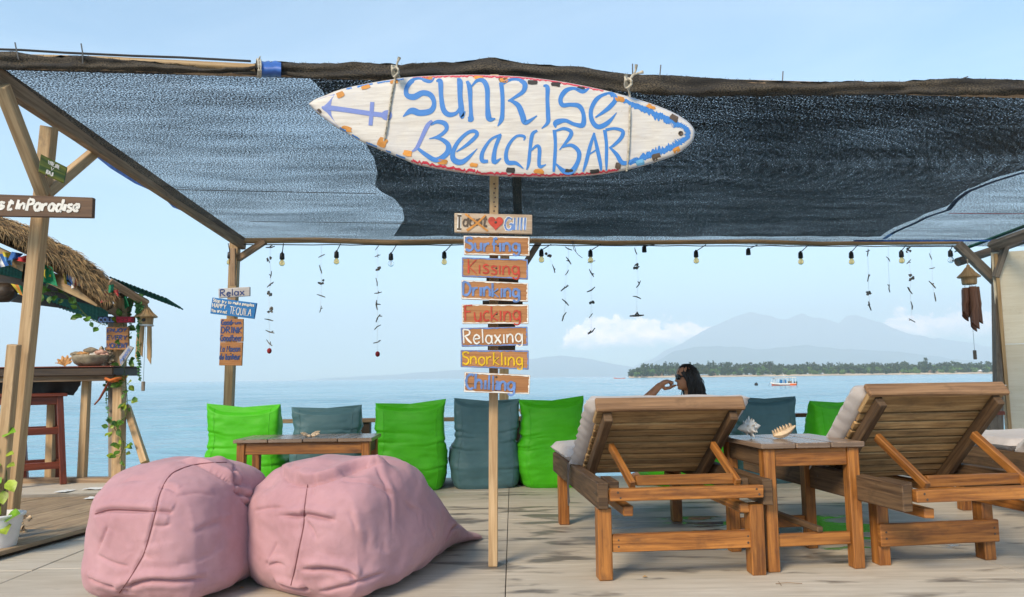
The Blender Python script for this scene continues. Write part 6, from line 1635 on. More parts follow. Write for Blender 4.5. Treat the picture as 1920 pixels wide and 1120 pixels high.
# ================================================================ the thatched beach bar
BY = 6.85
def bar():
    t = root('beach_bar', G(222, 900, 0.06), 'open thatched beach bar with dark counter at the sea edge', 'bar')
    def tim(name, p0, p1, w, h, mat='post_timber', side=None, bev=.003):
        mb = MB(); mb.beam(p0, p1, w, h, side, jit=.005); return build(mb, name, mat, t, bevel=bev)
    tim('post', P(226, 560, BY), P(222, 900, BY), .085, .085, 'post_timber', X)
    tim('post', P(211, 600, BY + .12), P(212, 900, BY + .12), .06, .06, 'grey_timber', X)
    tim('post', P(163, 706, BY + .05), P(154, 899, BY + .05), .065, .065, 'post_timber', X)
    tim('post', P(100, 706, BY + .1), P(93, 899, BY + .1), .065, .065, 'post_timber', X)
    tim('post', P(-150, 440, BY), P(-160, 899, BY), .085, .085, 'post_timber', X)
    tim('sill', P(-200, 905, BY), P(218, 902, BY), .06, .06, 'beam_timber', Yv)
    tim('brace', P(238, 762, BY + .1), P(272, 868, BY - .1), .06, .06, 'post_timber', X)
    tim('brace', P(178, 556, BY - .05), P(228, 592, BY - .05), .06, .075, 'beam_timber', Yv)
    tim('brace', P(246, 560, BY + .3), P(234, 596, BY + .1), .05, .05, 'beam_timber', Yv)
    # counter
    mb = MB(); a, b = P(-260, 701, BY - .12), P(222, 695, BY - .12); a.z = b.z = 1.05; mb.box((a + b) / 2 + Yv * .15, (X, Yv, Z), ((b - a).length / 2, .24, .038)); c = build(mb, 'counter_top', 'dark_wood', t, bevel=.008)
    mb = MB(); mb.box((a + b) / 2 + Yv * .15 + Z * .0435, (X, Yv, Z), ((b - a).length / 2 + .01, .255, .005)); build(mb, 'counter_board', 'red_wood', c, bevel=.002)
    tim('counter_rail', P(-260, 716, BY - .14), P(214, 708, BY - .14), .03, .055, 'beam_timber', Yv)
    # ragged black netting below the counter
    rows = []
    for j in range(7):
        r_ = []
        for i in range(40):
            px = -260 + (152 + 260 - 7 * (j / 6) ** 2 * 2 + random.uniform(-2, 2) * (i == 39)) * i / 39; py = 713 + 28 * j / 6 + (random.uniform(-1, 1) if j == 6 else 0)
            r_.append(P(px, py, BY + .02 + .03 * math.sin(i * .9) + .02 * j / 6))
        rows.append(r_)
    mb = MB(); mb.grid(rows); build(mb, 'counter_net', 'paint_black', t, smooth=True)
    # roof timbers and thatch
    e0, e1 = P(-120, 452 - 46, 6.35), P(192, 562, 6.35)
    tim('eave_beam', P(-120, 420, 6.42), P(190, 566, 6.42), .05, .10, 'bamboo', Yv)
    tim('roof_beam', P(-120, 500, 7.0), P(196, 566, 6.9), .08, .10, 'dark_wood', Yv)
    tim('roof_beam', P(-120, 540, 8.6), P(232, 585, 8.4), .08, .10, 'dark_wood', Yv)
    tim('rafter', P(205, 528, 6.5), P(276, 570, 6.75), .05, .06, 'beam_timber', Yv)
    tim('rafter', P(232, 558, 6.85), P(205, 545, 8.0), .06, .08, 'dark_wood', X)
    # sloping bed the thatch lies on
    rows = []
    top_px = [(-140, 345), (0, 408), (60, 428), (100, 452), (140, 473), (175, 500), (205, 530), (214, 545)]
    eave_px = [(-140, 380), (0, 440), (60, 466), (120, 506), (170, 545), (200, 568), (212, 562)]
    slope = []
    for i in range(41):
        px = -140 + 352 * i / 40
        a = P(px, interp(eave_px, px) - 6, 6.32); b = P(px, interp(top_px, px) + 14, 6.55); c2 = P(px, interp(top_px, px) + 4, 6.9); d = Vector((c2.x * 7.6 / 6.9, 7.6, c2.z + .03))
        slope.append((a, b, c2, d)); 
    mb = MB(); mb.grid([[s_[k] - Z * .03 for s_ in slope] for k in range(4)]); mb.grid([[s_[k] - Z * .10 for s_ in reversed(slope)] for k in range(4)]); build(mb, 'thatch_bed', 'thatch_dark', t)
    rnd = random.Random(5)
    for layer, (mat, cnt, k0) in enumerate((('thatch', 9000, 0), ('thatch_dark', 4200, 1))):
        mb = MB()
        for _ in range(cnt):
            u = rnd.random() * 39.99; i = int(u); fr = u - i; s_ = [lerp(slope[i][k], slope[i + 1][k], fr) for k in range(4)]
            v = rnd.random() ** .8 * 2.0; j = int(min(v, 1.999)); p = lerp(s_[j], s_[j + 1], v - j) + Z * rnd.uniform(0, .035)
            down = (lerp(s_[j], s_[j + 1], 0) - lerp(s_[j], s_[j + 1], 1)).normalized()
            d = (down * 1.0 + Vector((rnd.uniform(-.05, .75), rnd.uniform(-.25, .1), rnd.uniform(-.35, .10)))).normalized()
            L_ = rnd.uniform(.10, .26); w = rnd.uniform(.0014, .0028); e = p + d * L_ - Z * rnd.uniform(.01, .05)
            sd_ = d.cross(Vector((rnd.uniform(-.5, .5), -1, .4))).normalized() * w
            m_ = lerp(p, e, .55) + Z * .012
            mb.add([p - sd_, p + sd_, m_ + sd_, m_ - sd_, e], [(0, 1, 2, 3), (3, 2, 4)])
        tag(build(mb, 'thatch', mat, t), kind='stuff')
    # corrugated sheet sticking out past the thatch
    rows = []
    for j in range(5):
        r_ = []
        for i in range(97):
            u = i / 96; p = lerp(P(205, 520, 6.55), P(316, 562, 6.75), u) + Vector((-.26 * j / 4, .9 * j / 4, .0 * j / 4))
            r_.append(p + Z * .011 * math.sin(u * 96 / 3.2 * math.pi))
        rows.append(r_)
    mb = MB(); mb.grid(rows); mb.grid([[p - Z * .004 for p in reversed(r_)] for r_ in rows]); build(mb, 'corrugated_sheet', 'green_metal', t, smooth=True)
    rows = []
    for j in range(4):
        rows.append([(lambda p, k: Vector((p.x * k, p.y * k, p.z - .04 * j / 3 + .008 * math.sin(i * 2.2))))(lerp(P(-140, 398, 6.42), P(204, 562, 6.42), i / 160), 1 + .36 * j / 3) for i in range(161)])
    mb = MB(); mb.grid(rows); build(mb, 'inner_sheet', 'green_metal', t, smooth=True)
bar()
def bunting():
    t = root('bunting', P(100, 500, 6.38), 'string of small national flags under the thatch', 'bunting')
    mb = MB(); mb.tube([P(x, y, 6.36) for x, y in ((-60, 430), (0, 455), (40, 472), (80, 487), (120, 505), (150, 520), (190, 545), (225, 545))], .003, 5); build(mb, 'cord', 'wire', t)
    def flag(c4, bands, vert=False, emb=None):
        n, m = 9, 9; par = None
        def at(a, b):
            px = lerp(lerp(c4[0][0], c4[1][0], a), lerp(c4[3][0], c4[2][0], a), b); py = lerp(lerp(c4[0][1], c4[1][1], a), lerp(c4[3][1], c4[2][1], a), b)
            return P(px, py, 6.34 + .03 * math.sin(a * 5 + c4[0][0]) + .02 * math.sin(b * 4 + c4[0][1]))
        mats = [b_ for b_ in bands]; mb = MB(); k = len(mats); N_ = k * 4
        rows = [[at((i / N_) if vert else i / 8, (j / 8) if vert else j / N_) for i in range((N_ if vert else 8) + 1)] for j in range((8 if vert else N_) + 1)]
        o = len(mb.f); mb.grid(rows); w = len(rows[0]) - 1
        for q in range(len(mb.f)): i, j = q % w, q // w; mb.mi[q] = (i if vert else j) * k // N_
        f_ = build(mb, 'flag', mats, t, smooth=True)
        if emb == 'crescent':
            mb = MB(); arcp = [at(.36 + .24 * math.cos(a) * -1, .50 + .26 * math.sin(a)) - Yv * .004 for a in [R(-75) + R(150) * i / 14 for i in range(15)]]
            mb.ribbon(arcp, [.006 + .022 * math.sin(math.pi * i / 14) for i in range(15)], -Yv); build(mb, 'crescent', 'f_yellow', f_)
            mb = MB(); c = at(.62, .52) - Yv * .005; st = [c + Vector((math.cos(R(90 + 36 * i)), 0, math.sin(R(90 + 36 * i)))) * (.022 if i % 2 == 0 else .009) for i in range(10)]; mb.add([c] + st, [(0, i + 1, (i + 1) % 10 + 1) for i in range(10)]); build(mb, 'star', 'f_yellow', f_)
    flag([(-14, 478), (4, 476), (17, 498), (-6, 503)], ['f_blue', 'f_white', 'f_blue'], True)
    flag([(4, 472), (26, 476), (22, 498), (10, 490)], ['f_yellow', 'f_sky'])
    flag([(22, 472), (44, 476), (36, 484), (14, 489)], ['f_blue', 'f_blue'])
    flag([(34, 483), (56, 477), (52, 493), (26, 488)], ['f_pink', 'f_red'])
    flag([(44, 495), (54, 492), (50, 530), (40, 528)], ['f_black', 'f_yellow'], True)
    flag([(80, 495), (98, 501), (108, 537), (78, 528)], ['f_green'], False, 'crescent')
    flag([(118, 512), (134, 518), (136, 538), (121, 532)], ['f_yellow', 'f_sky', 'f_blue'], True)
    flag([(136, 520), (156, 522), (156, 536), (133, 541)], ['f_white', 'f_red', 'f_white', 'f_red'], True)
    flag([(20, 532), (42, 536), (46, 556), (36, 552)], ['f_yellow', 'f_orange', 'f_green'], True)
    flag([(190, 553), (202, 549), (208, 564), (188, 568)], ['f_pink'])
    flag([(204, 535), (214, 533), (212, 549), (203, 549)], ['f_green', 'f_green'])
    flag([(208, 546), (222, 543), (222, 556), (216, 566), ], ['f_pink', 'f_red'])
    flag([(232, 557), (236, 556), (242, 574), (234, 580)], ['f_green'])
bunting()
t, f = board('word_sign', 'narrow dark blue and red board reading Cold Beer on the bar post', [(183, 593.5), (252, 593.5), (252, 605.5), (183, 605.5)], 6.72, .02, 'sign_darkblue', None, nails=())
mb = MB(); mb.add([f.at(.50, .0, .001), f.at(1, 0, .001), f.at(1, 1, .001), f.at(.50, 1, .001)], [(3, 2, 1, 0)], [[(0, .06), (.17, .06), (.17, 0), (0, 0)]]); build(mb, 'red_half', 'sign_red', t)
letter(f, 'COLD', (.04, .2, .48, .84), .012, 'paint_signblue', t, seed=31); letter(f, 'BEER', (.53, .2, .95, .84), .011, 'paint_crimson', t, seed=32)
t, f = board('word_sign', 'square brown board reading Enjoy every moment on the bar post', [(199, 613.5), (241, 613), (241, 656), (199, 656)], 6.72, .022, 'sign_ply', None, nails=())
letter(f, 'ENJOY', (.05, .07, .9, .22), .011, 'paint_navy', t, seed=33, slant=.1); letter(f, 'EVERY', (.04, .38, .92, .56), .011, 'paint_navy', t, seed=34, slant=.1); letter(f, 'MOMENT', (.03, .72, .97, .92), .010, 'paint_navy', t, seed=35)
t, f = board('arrow_sign', 'pale arrow-shaped board pointing up to the sea below the square bar sign', [(223, 670), (241, 648), (250, 652), (227, 689)], 6.70, .02, 'sign_white', None, nails=((.5, .5),))
letter(f, 'PARADISE', (.05, .35, .9, .75), .006, 'paint_lilac', t, seed=36)

def stool(px, py, label, yaw):
    g = G(px, py, .061); t = root('bar_stool', g, label, 'bar stool', 'red-brown bar stools'); H = .80; f = Frame(g.x, g.y, yaw, .061)
    def bx(name, a, b, w, h, side=None):
        mb = MB(); mb.beam(a, b, w, h, side if side is not None else f.u, jit=.002); build(mb, name, 'red_wood', t, bevel=.004)
    tp, bt = .13, .185
    L_ = []
    for su in (-1, 1):
        for sv in (-1, 1): bx('leg', f(su * tp, sv * tp, H - .03), f(su * bt, sv * bt, 0), .05, .05)
    for z in (.17, .47):
        k = lerp(bt, tp, z / H)
        for s in (-1, 1): bx('stretcher', f(-k, s * k, z), f(k, s * k, z), .03, .06, f.v); bx('stretcher', f(s * k, -k, z - .001), f(s * k, k, z - .001), .03, .06)
    for s in (-1, 1): bx('apron', f(-tp, s * tp, H - .065), f(tp, s * tp, H - .065), .025, .07, f.v); bx('apron', f(s * tp, -tp, H - .066), f(s * tp, tp, H - .066), .025, .07)
    for k in range(3): 
        v = (-1 + k) * .115; mb = MB(); mb.beam(f(-.185, v, H - .014), f(.185, v, H - .014), .112, .028, f.v, jit=.002); build(mb, 'seat_plank', 'red_wood', t, bevel=.005)
stool(68, 908, 'red-brown wooden bar stool standing at the bar counter', 38)
stool(-12, 905, 'red-brown bar stool mostly hidden behind the front corner post', 12)

# shells and coral heap on the counter
CZ = 1.099
def basket():
    c = Vector((P(178, 690, BY - .02).x, BY - .05, CZ)); t = root('shell_bowl', c, 'rough stone bowl heaped with shells on the bar counter', 'bowl'); rnd = random.Random(8)
    prof = [(.0, .0), (.11, .004), (.15, .03), (.175, .075), (.18, .10), (.165, .10), (.14, .075), (.0, .07)]
    mb = MB(); mb.lathe(prof, c, 30)
    for v in mb.v: d = fbm(v * 14, 3) * .010; v += Vector((d, d * .5, d))
    build(mb, 'bowl', 'stone', t, smooth=True)
    for k, (dx, dz, m, s) in enumerate(((-.13, .10, 'stone', .05), (-.09, .10, 'shell_orange', .05), (-.03, .11, 'shell_orange', .045), (.0, .13, 'stone', .06), (.05, .11, 'shell_white', .04), (.09, .11, 'shell_pink', .06), (.13, .09, 'shell_pink', .05), (.02, .09, 'shell_white', .05))):
        mb = MB(); rows = []
        for j in range(9):
            row = []
            for i in range(19):
                a = 2 * math.pi * i / 18; r_ = s * math.sin(math.pi * (.04 + .92 * j / 8)) * (1 + .12 * math.cos(a * 7))
                row.append(c + Vector((dx + r_ * math.cos(a), -.06 + rnd.random() * .02 + r_ * math.sin(a) * .6, dz + s * (j / 8 - .3))))
            rows.append(row)
        mb.grid(rows, closed=True); build(mb, 'shell', m, t, smooth=True)
    c2 = Vector((P(131, 690, BY).x, BY - .06, CZ)); clam(c2, .085, 'shell_orange', 'orange scalloped shell standing on the bar counter', 3, R(60), R(0))
    # small shells and coral lumps beside the bowl
    t2 = root('coral_heap', Vector((P(207, 690, BY).x, BY - .06, CZ)), 'heap of small brown coral lumps between the bowl and the bar post', 'coral heap')
    mb = MB(); o = BASE[t2.name]
    for _ in range(60):
        u = rnd.random(); p = o + Vector((rnd.gauss(0, .05), rnd.uniform(-.06, .04), rnd.random() ** 1.6 * .20)); s = rnd.uniform(.010, .022)
        mb.tube([p, p + Vector((rnd.uniform(-1, 1), rnd.uniform(-1, 1), rnd.uniform(-1, 1))) * s * 1.4], [s, s * .6], 6)
    tag(build(mb, 'coral_lumps', 'stone', t2, smooth=True), kind='stuff')
basket()
def rope_stick():
    t = root('knotted_stick', P(205, 712, 6.66), 'knotted stick hanging by orange cord from the bar post', 'stick')
    mb = MB(); mb.tube([P(204, 716, 6.62), P(196, 732, 6.62), P(187, 748, 6.62), P(177, 759, 6.62)], [.009, .012, .009, .007], 7); build(mb, 'stick', 'red_wood', t, smooth=True)
    mb = MB(); mb.tube([P(198, 710, 6.66), P(206, 714, 6.62), P(216, 711, 6.62), P(230, 709, 6.76), P(236, 707, 6.85)], .014, 7); mb.tube([P(198, 712, 6.66), P(210, 716, 6.64), P(232, 712, 6.8)], .010, 7); build(mb, 'cord', 'rope_orange', t, smooth=True)
rope_stick()
def leaf_at(mb, p, d, n, s, m=0):
    d = d.normalized(); sd_ = d.cross(n)
    sd_ = sd_.normalized() if sd_.length > .05 else Vector((1, 0, 0)); n = sd_.cross(d)
    q = [(0, 0, 0), (.22, .30, .04), (.5, .38, .05), (.8, .20, .02), (1, 0, -.08), (.8, -.20, .02), (.5, -.38, .05), (.22, -.30, .04), (.5, 0, -.03)]
    vs = [p + d * a * s + sd_ * b * s + n * c * s for a, b, c in q]
    mb.add(vs, [(0, 1, 8), (1, 2, 8), (2, 3, 8), (3, 4, 8), (4, 5, 8), (5, 6, 8), (6, 7, 8), (7, 0, 8)], None, m)
def vine(name, line, label, count, size, mats, seed, spread=.05, cat='vine', Yd=None):
    rnd = random.Random(seed); pts = [Vector(q) for q in smooth_line([tuple(p) for p in line], 8)]
    t = root(name, pts[0], label, cat)
    mb = MB(); mb.tube(pts, .0035, 5); build(mb, 'stem', 'stem', t)
    for k in range(count):
        i = rnd.randrange(len(pts)); p = pts[i]
        d = Vector((rnd.uniform(-1, 1), rnd.uniform(-.8, .1), rnd.uniform(-.9, .5))); n = Vector((rnd.uniform(-.5, .5), -1, rnd.uniform(-.2, .8)))
        mb = MB(); mb.tube([p, p + d.normalized() * spread], .0016, 4); leaf_at(mb, p + d.normalized() * spread, d, n, size * rnd.uniform(.7, 1.25)); build(mb, 'leaf', rnd.choice(mats), t)
    return t
vine('creeper', [P(228, 600, 6.78), P(240, 640, 6.78), P(234, 690, 6.78), P(238, 740, 6.78), P(236, 780, 6.78), P(214, 800, 6.78), P(232, 830, 6.78), P(224, 862, 6.78)], 'leafy green creeper climbing the bar post', 62, .065, ['leaf', 'leaf', 'leaf_lime'], 3)
vine('creeper', [P(124, 552, 6.6), P(140, 566, 6.6), P(160, 590, 6.6), P(182, 604, 6.6), P(198, 610, 6.6)], 'thin trailing vine between the thatch and the Cold Beer board', 13, .07, ['leaf'], 4)
vine('creeper', [P(76, 540, 6.6), P(90, 545, 6.6), P(110, 548, 6.6), P(122, 552, 6.6)], 'dark leaf cluster hanging under the thatch behind the corner post', 10, .075, ['leaf'], 9)
def garland(line, label, seed, mat='garland_leaf', dens=260, w=.045, thin=.3):
    rnd = random.Random(seed); pts = [Vector(q) for q in smooth_line([tuple(p) for p in line], 8)]; t = root('garland', pts[0], label, 'garland')
    mb = MB(); mb.tube(pts, .002, 4); build(mb, 'stem', 'stem', t)
    mb = MB(); n = len(pts)
    for _ in range(dens):
        u = rnd.random(); i = min(n - 1, int(u * n)); p = pts[i]; k = w * (1 - (1 - thin) * u)
        d = Vector((rnd.gauss(0, 1), rnd.gauss(0, 1), rnd.uniform(-.9, .5))).normalized(); leaf_at(mb, p, d, Vector((0, -1, .3)), k * rnd.uniform(.5, 1.2))
    tag(build(mb, 'foliage', mat, t), kind='stuff')
garland([P(258, 553, 6.7), P(262, 590, 6.7), P(263, 640, 6.7), P(260, 672, 6.7), P(262, 712, 6.7)], 'long fine-leaved green garland hanging beside the birdhouse wind chime', 6, dens=560, w=.05)
garland([P(245, 560, 6.9), P(243, 590, 6.9), P(246, 615, 6.9)], 'short sparse garland between bar post and long garland', 7, dens=60, w=.035)
garland([P(198, 712, 6.9), P(199, 740, 6.9), P(202, 770, 6.9), P(206, 790, 6.9)], 'thin wispy sprig dangling under the bar counter', 8, dens=40, w=.03, thin=.8)
def hanging_log():
    c = P(4, 549, 6.5); mb = MB(); mb.tube([c + Vector((-.25, 0, .03)), c + Vector((-.1, 0, .0)), c + Vector((.05, 0, .0)), c + Vector((.095, 0, .01)), c + Vector((.11, 0, .012))], [.08, .088, .085, .06, .01], 16)
    one('hanging_log', mb, 'dark_wood', 'dark rounded log lamp hanging under the bar roof at the frame edge', 'lamp', c, smooth=True)
hanging_log()

# ---------------------------------------------------------------- potted plant
def pot():
    g = G(-4, 1040); g = Vector((g.x, g.y, 0)); c = g; t = root('potted_plant', c, 'pothos in a white ribbed pot at the front corner post', 'potted plant')
    prof = [(.0, .004), (.075, .004), (.080, .01)]
    for i in range(24): h = .015 + .19 * i / 23; prof.append((.080 + .032 * (i / 23) + (.0022 if i % 2 else 0), h))
    prof += [(.122, .21), (.126, .216), (.126, .224), (.118, .226), (.108, .215), (.105, .18), (.0, .18)]
    mb = MB(); mb.lathe(prof, c, 40); build(mb, 'pot', 'pot_white', t, smooth=True)
    mb = MB(); mb.lathe([(.106, .188), (.05, .195), (.0, .192)], c, 20); build(mb, 'soil', 'soil', t)
    rnd = random.Random(2); line = [c + Vector((-.02, -.02, .19)), P(8, 925, c.y - .03), P(12, 890, c.y - .03), P(7, 860, c.y - .04), P(11, 830, c.y - .04), P(14, 812, c.y - .04)]
    pts = [Vector(q) for q in smooth_line([tuple(p) for p in line], 8)]
    mb = MB(); mb.tube(pts, .004, 6); st = build(mb, 'stem', 'stem', t)
    spec = [(6, 814, 1, .2, .085), (2, 840, -1, .1, .06), (-2, 855, -1, .2, .07), (12, 852, 1, .1, .05), (2, 872, -1, 0, .06), (14, 872, 1, 0, .05), (4, 895, -.4, -.5, .085), (16, 900, .7, -.8, .075), (-4, 912, -1, -.3, .08), (6, 920, .3, -1, .07), (-8, 880, -1, -.4, .08),
            (2, 965, -.6, .5, .10), (10, 972, 1, .35, .10), (-12, 965, -.5, .8, .11), (-20, 975, -1, .3, .10), (4, 984, .4, -.2, .09)]
    for k, (px, py, dx, dz, s) in enumerate(spec):
        p = P(px, py, c.y - .05); mb = MB(); leaf_at(mb, p, Vector((dx, -.4, dz)), Vector((.1, -.7, .7)), s * 1.15); build(mb, 'leaf', 'leaf_lime' if k % 2 else 'leaf_pothos', t, smooth=True)
    h = G(36, 1012); t2 = root('coral_lump', h, 'pale branching coral lumps beside the white pot', 'coral')
    for _ in range(16):
        p = h + Vector((rnd.gauss(0, .02), rnd.gauss(0, .02), rnd.random() * .14)); s = rnd.uniform(.012, .022); mb = MB(); mb.tube([p, p + Vector((rnd.uniform(-1, 1), rnd.uniform(-1, 1), rnd.uniform(-.5, 1))) * s * 1.2], [s, s * .7], 7); build(mb, 'coral', 'shell_cream', t2, smooth=True)
plain('leaf_pothos', (0.16, 0.34, 0.02), 0.4, 0.3, 18, tone=0.1)
pot()

# ================================================================ on the water
def boat():
    Y = 150.0; c = P(1468, 722, Y); c.z = SEA_Z; t = root('moored_boat', c, 'white and red tourist boat with a canopy moored in the strait', 'boat')
    L_ = 5.0; rows = []; hull = [(-1.0, .0, .78), (-.93, .28, .66), (-.75, .62, .56), (-.4, .85, .50), (.2, .9, .48), (.75, .86, .50), (.98, .78, .54)]
    def sec(u, hw, top, z0, z1, n=9):
        r_ = []
        for i in range(n):
            q = -1 + 2 * i / (n - 1); zz = z0 + (z1 - z0) * abs(q) ** 1.6; r_.append(c + Vector((u * L_ / 2, math.copysign(abs(q) ** .6, q) * hw, zz)))
        return r_
    mb = MB(); mb.grid([sec(u * .93 + .03, hw * .9, tp, -.3, tp - .22) for u, hw, tp in hull]); build(mb, 'hull', 'boat_red', t, smooth=True)
    for sgn in (-1, 1):
        mb = MB(); mb.grid([[c + Vector((u * L_ / 2 * .97, sgn * hw * .92, tp - .24)) for u, hw, tp in hull], [c + Vector((u * L_ / 2, sgn * hw, tp)) for u, hw, tp in hull], [c + Vector((u * L_ / 2, sgn * max(0, hw - .08), tp)) for u, hw, tp in hull]]); build(mb, 'gunwale', 'boat_white', t, smooth=True)
    mb = MB(); mb.box(c + Vector((1.75, -.62, .18)), (X, Yv, Z), (.62, .36, .24)); build(mb, 'stern_fender', 'boat_orange', t, bevel=.08)
    mb = MB(); mb.grid([[c + Vector((u * L_ / 2, w * 1.0, 1.52 + .10 * (1 - w * w) - .16 * (u < -.5) * (-u - .5) + .06 * (u + .6))) for w in (-.9, -.5, 0, .5, .9)] for u in (-.72, -.5, 0, .5, .98)]); r_ = build(mb, 'canopy', 'boat_tan', t, smooth=True)
    for w in (-.92, .92):
        mb = MB(); mb.tube([c + Vector((u * L_ / 2, w * 1.0, 1.50 - .16 * (u < -.5) * (-u - .5) + .06 * (u + .6))) for u in (-.72, -.5, 0, .5, .98)], .05, 6); build(mb, 'canopy_edge', 'boat_white', t)
    for u, lean in ((-.80, .08), (-.66, .06), (-.5, .05), (.02, -.06), (.28, -.06), (.66, 0), (.9, 0)):
        for w in (-.8, .8):
            mb = MB(); mb.beam(c + Vector((u * L_ / 2, w, .5)), c + Vector(((u + lean) * L_ / 2, w, 1.5)), .06, .07, X); build(mb, 'post', 'boat_white', t)
    for u in (-.18, .12): mb = MB(); mb.box(c + Vector((u * L_ / 2, -.3, .82)), (X, Yv, Z), (.22, .25, .34)); build(mb, 'barrel', 'boat_blue', t, bevel=.1)
    for w in (-.35, .35): 
        mb = MB(); mb.box(c + Vector((L_ / 2 + .06, w, .62)), (X, Yv, Z), (.16, .14, .2)); mb.box(c + Vector((L_ / 2 + .1, w, .15)), (X, Yv, Z), (.08, .05, .35)); build(mb, 'outboard_motor', 'paint_black', t, bevel=.03)
    mb = MB(); mb.box(c + Vector((1.3, -.3, .7)), (X, Yv, Z), (.3, .3, .22)); build(mb, 'engine_box', 'grey_timber', t, bevel=.05)
    mb = MB(); mb.tube([c + Vector((.35, 0, 1.6)), c + Vector((.05, 0, 2.6))], .025, 6); build(mb, 'mast', 'boat_white', t)
    mb = MB(); mb.add([c + Vector((.08, 0, 2.55)), c + Vector((.26, .02, 2.25)), c + Vector((.42, 0, 1.85)), c + Vector((.25, 0, 1.95))], [(0, 1, 2, 3)]); build(mb, 'pennant', 'boat_white', t)
    mb = MB(); mb.tube([c + Vector((-L_ / 2, 0, .72)), c + Vector((-L_ / 2 - .35, -.2, .25)), c + Vector((-L_ / 2 - .7, -.4, -.1))], .025, 6); build(mb, 'mooring_rope', 'paint_black', t)
    b = P(1418, 721, 165); b.z = SEA_Z; mb = MB(); mb.lathe([(.0, -.3), (.3, -.2), (.4, .1), (.3, .4), (.1, .5), (.06, .6), (.0, .62)], b, 14); one('buoy', mb, 'black_plastic', 'small black mooring buoy floating off the boat bow', 'buoy', b, smooth=True)
    b = P(1162, 706.6, 700); b.z = SEA_Z; mb = MB(); mb.grid([[b + Vector((x, -.5, 0)) for x in (-5, -2, 2, 5)], [b + Vector((x, -.5, z)) for x, z in ((-6, 1.4), (-2, .7), (2, .7), (5.5, 1.0))], [b + Vector((x, .8, z)) for x, z in ((-6, 1.4), (-2, .7), (2, .7), (5.5, 1.0))]])
    one('distant_boat', mb, 'boat_red', 'tiny low boat on the horizon off the island tip', 'boat', b)
boat()
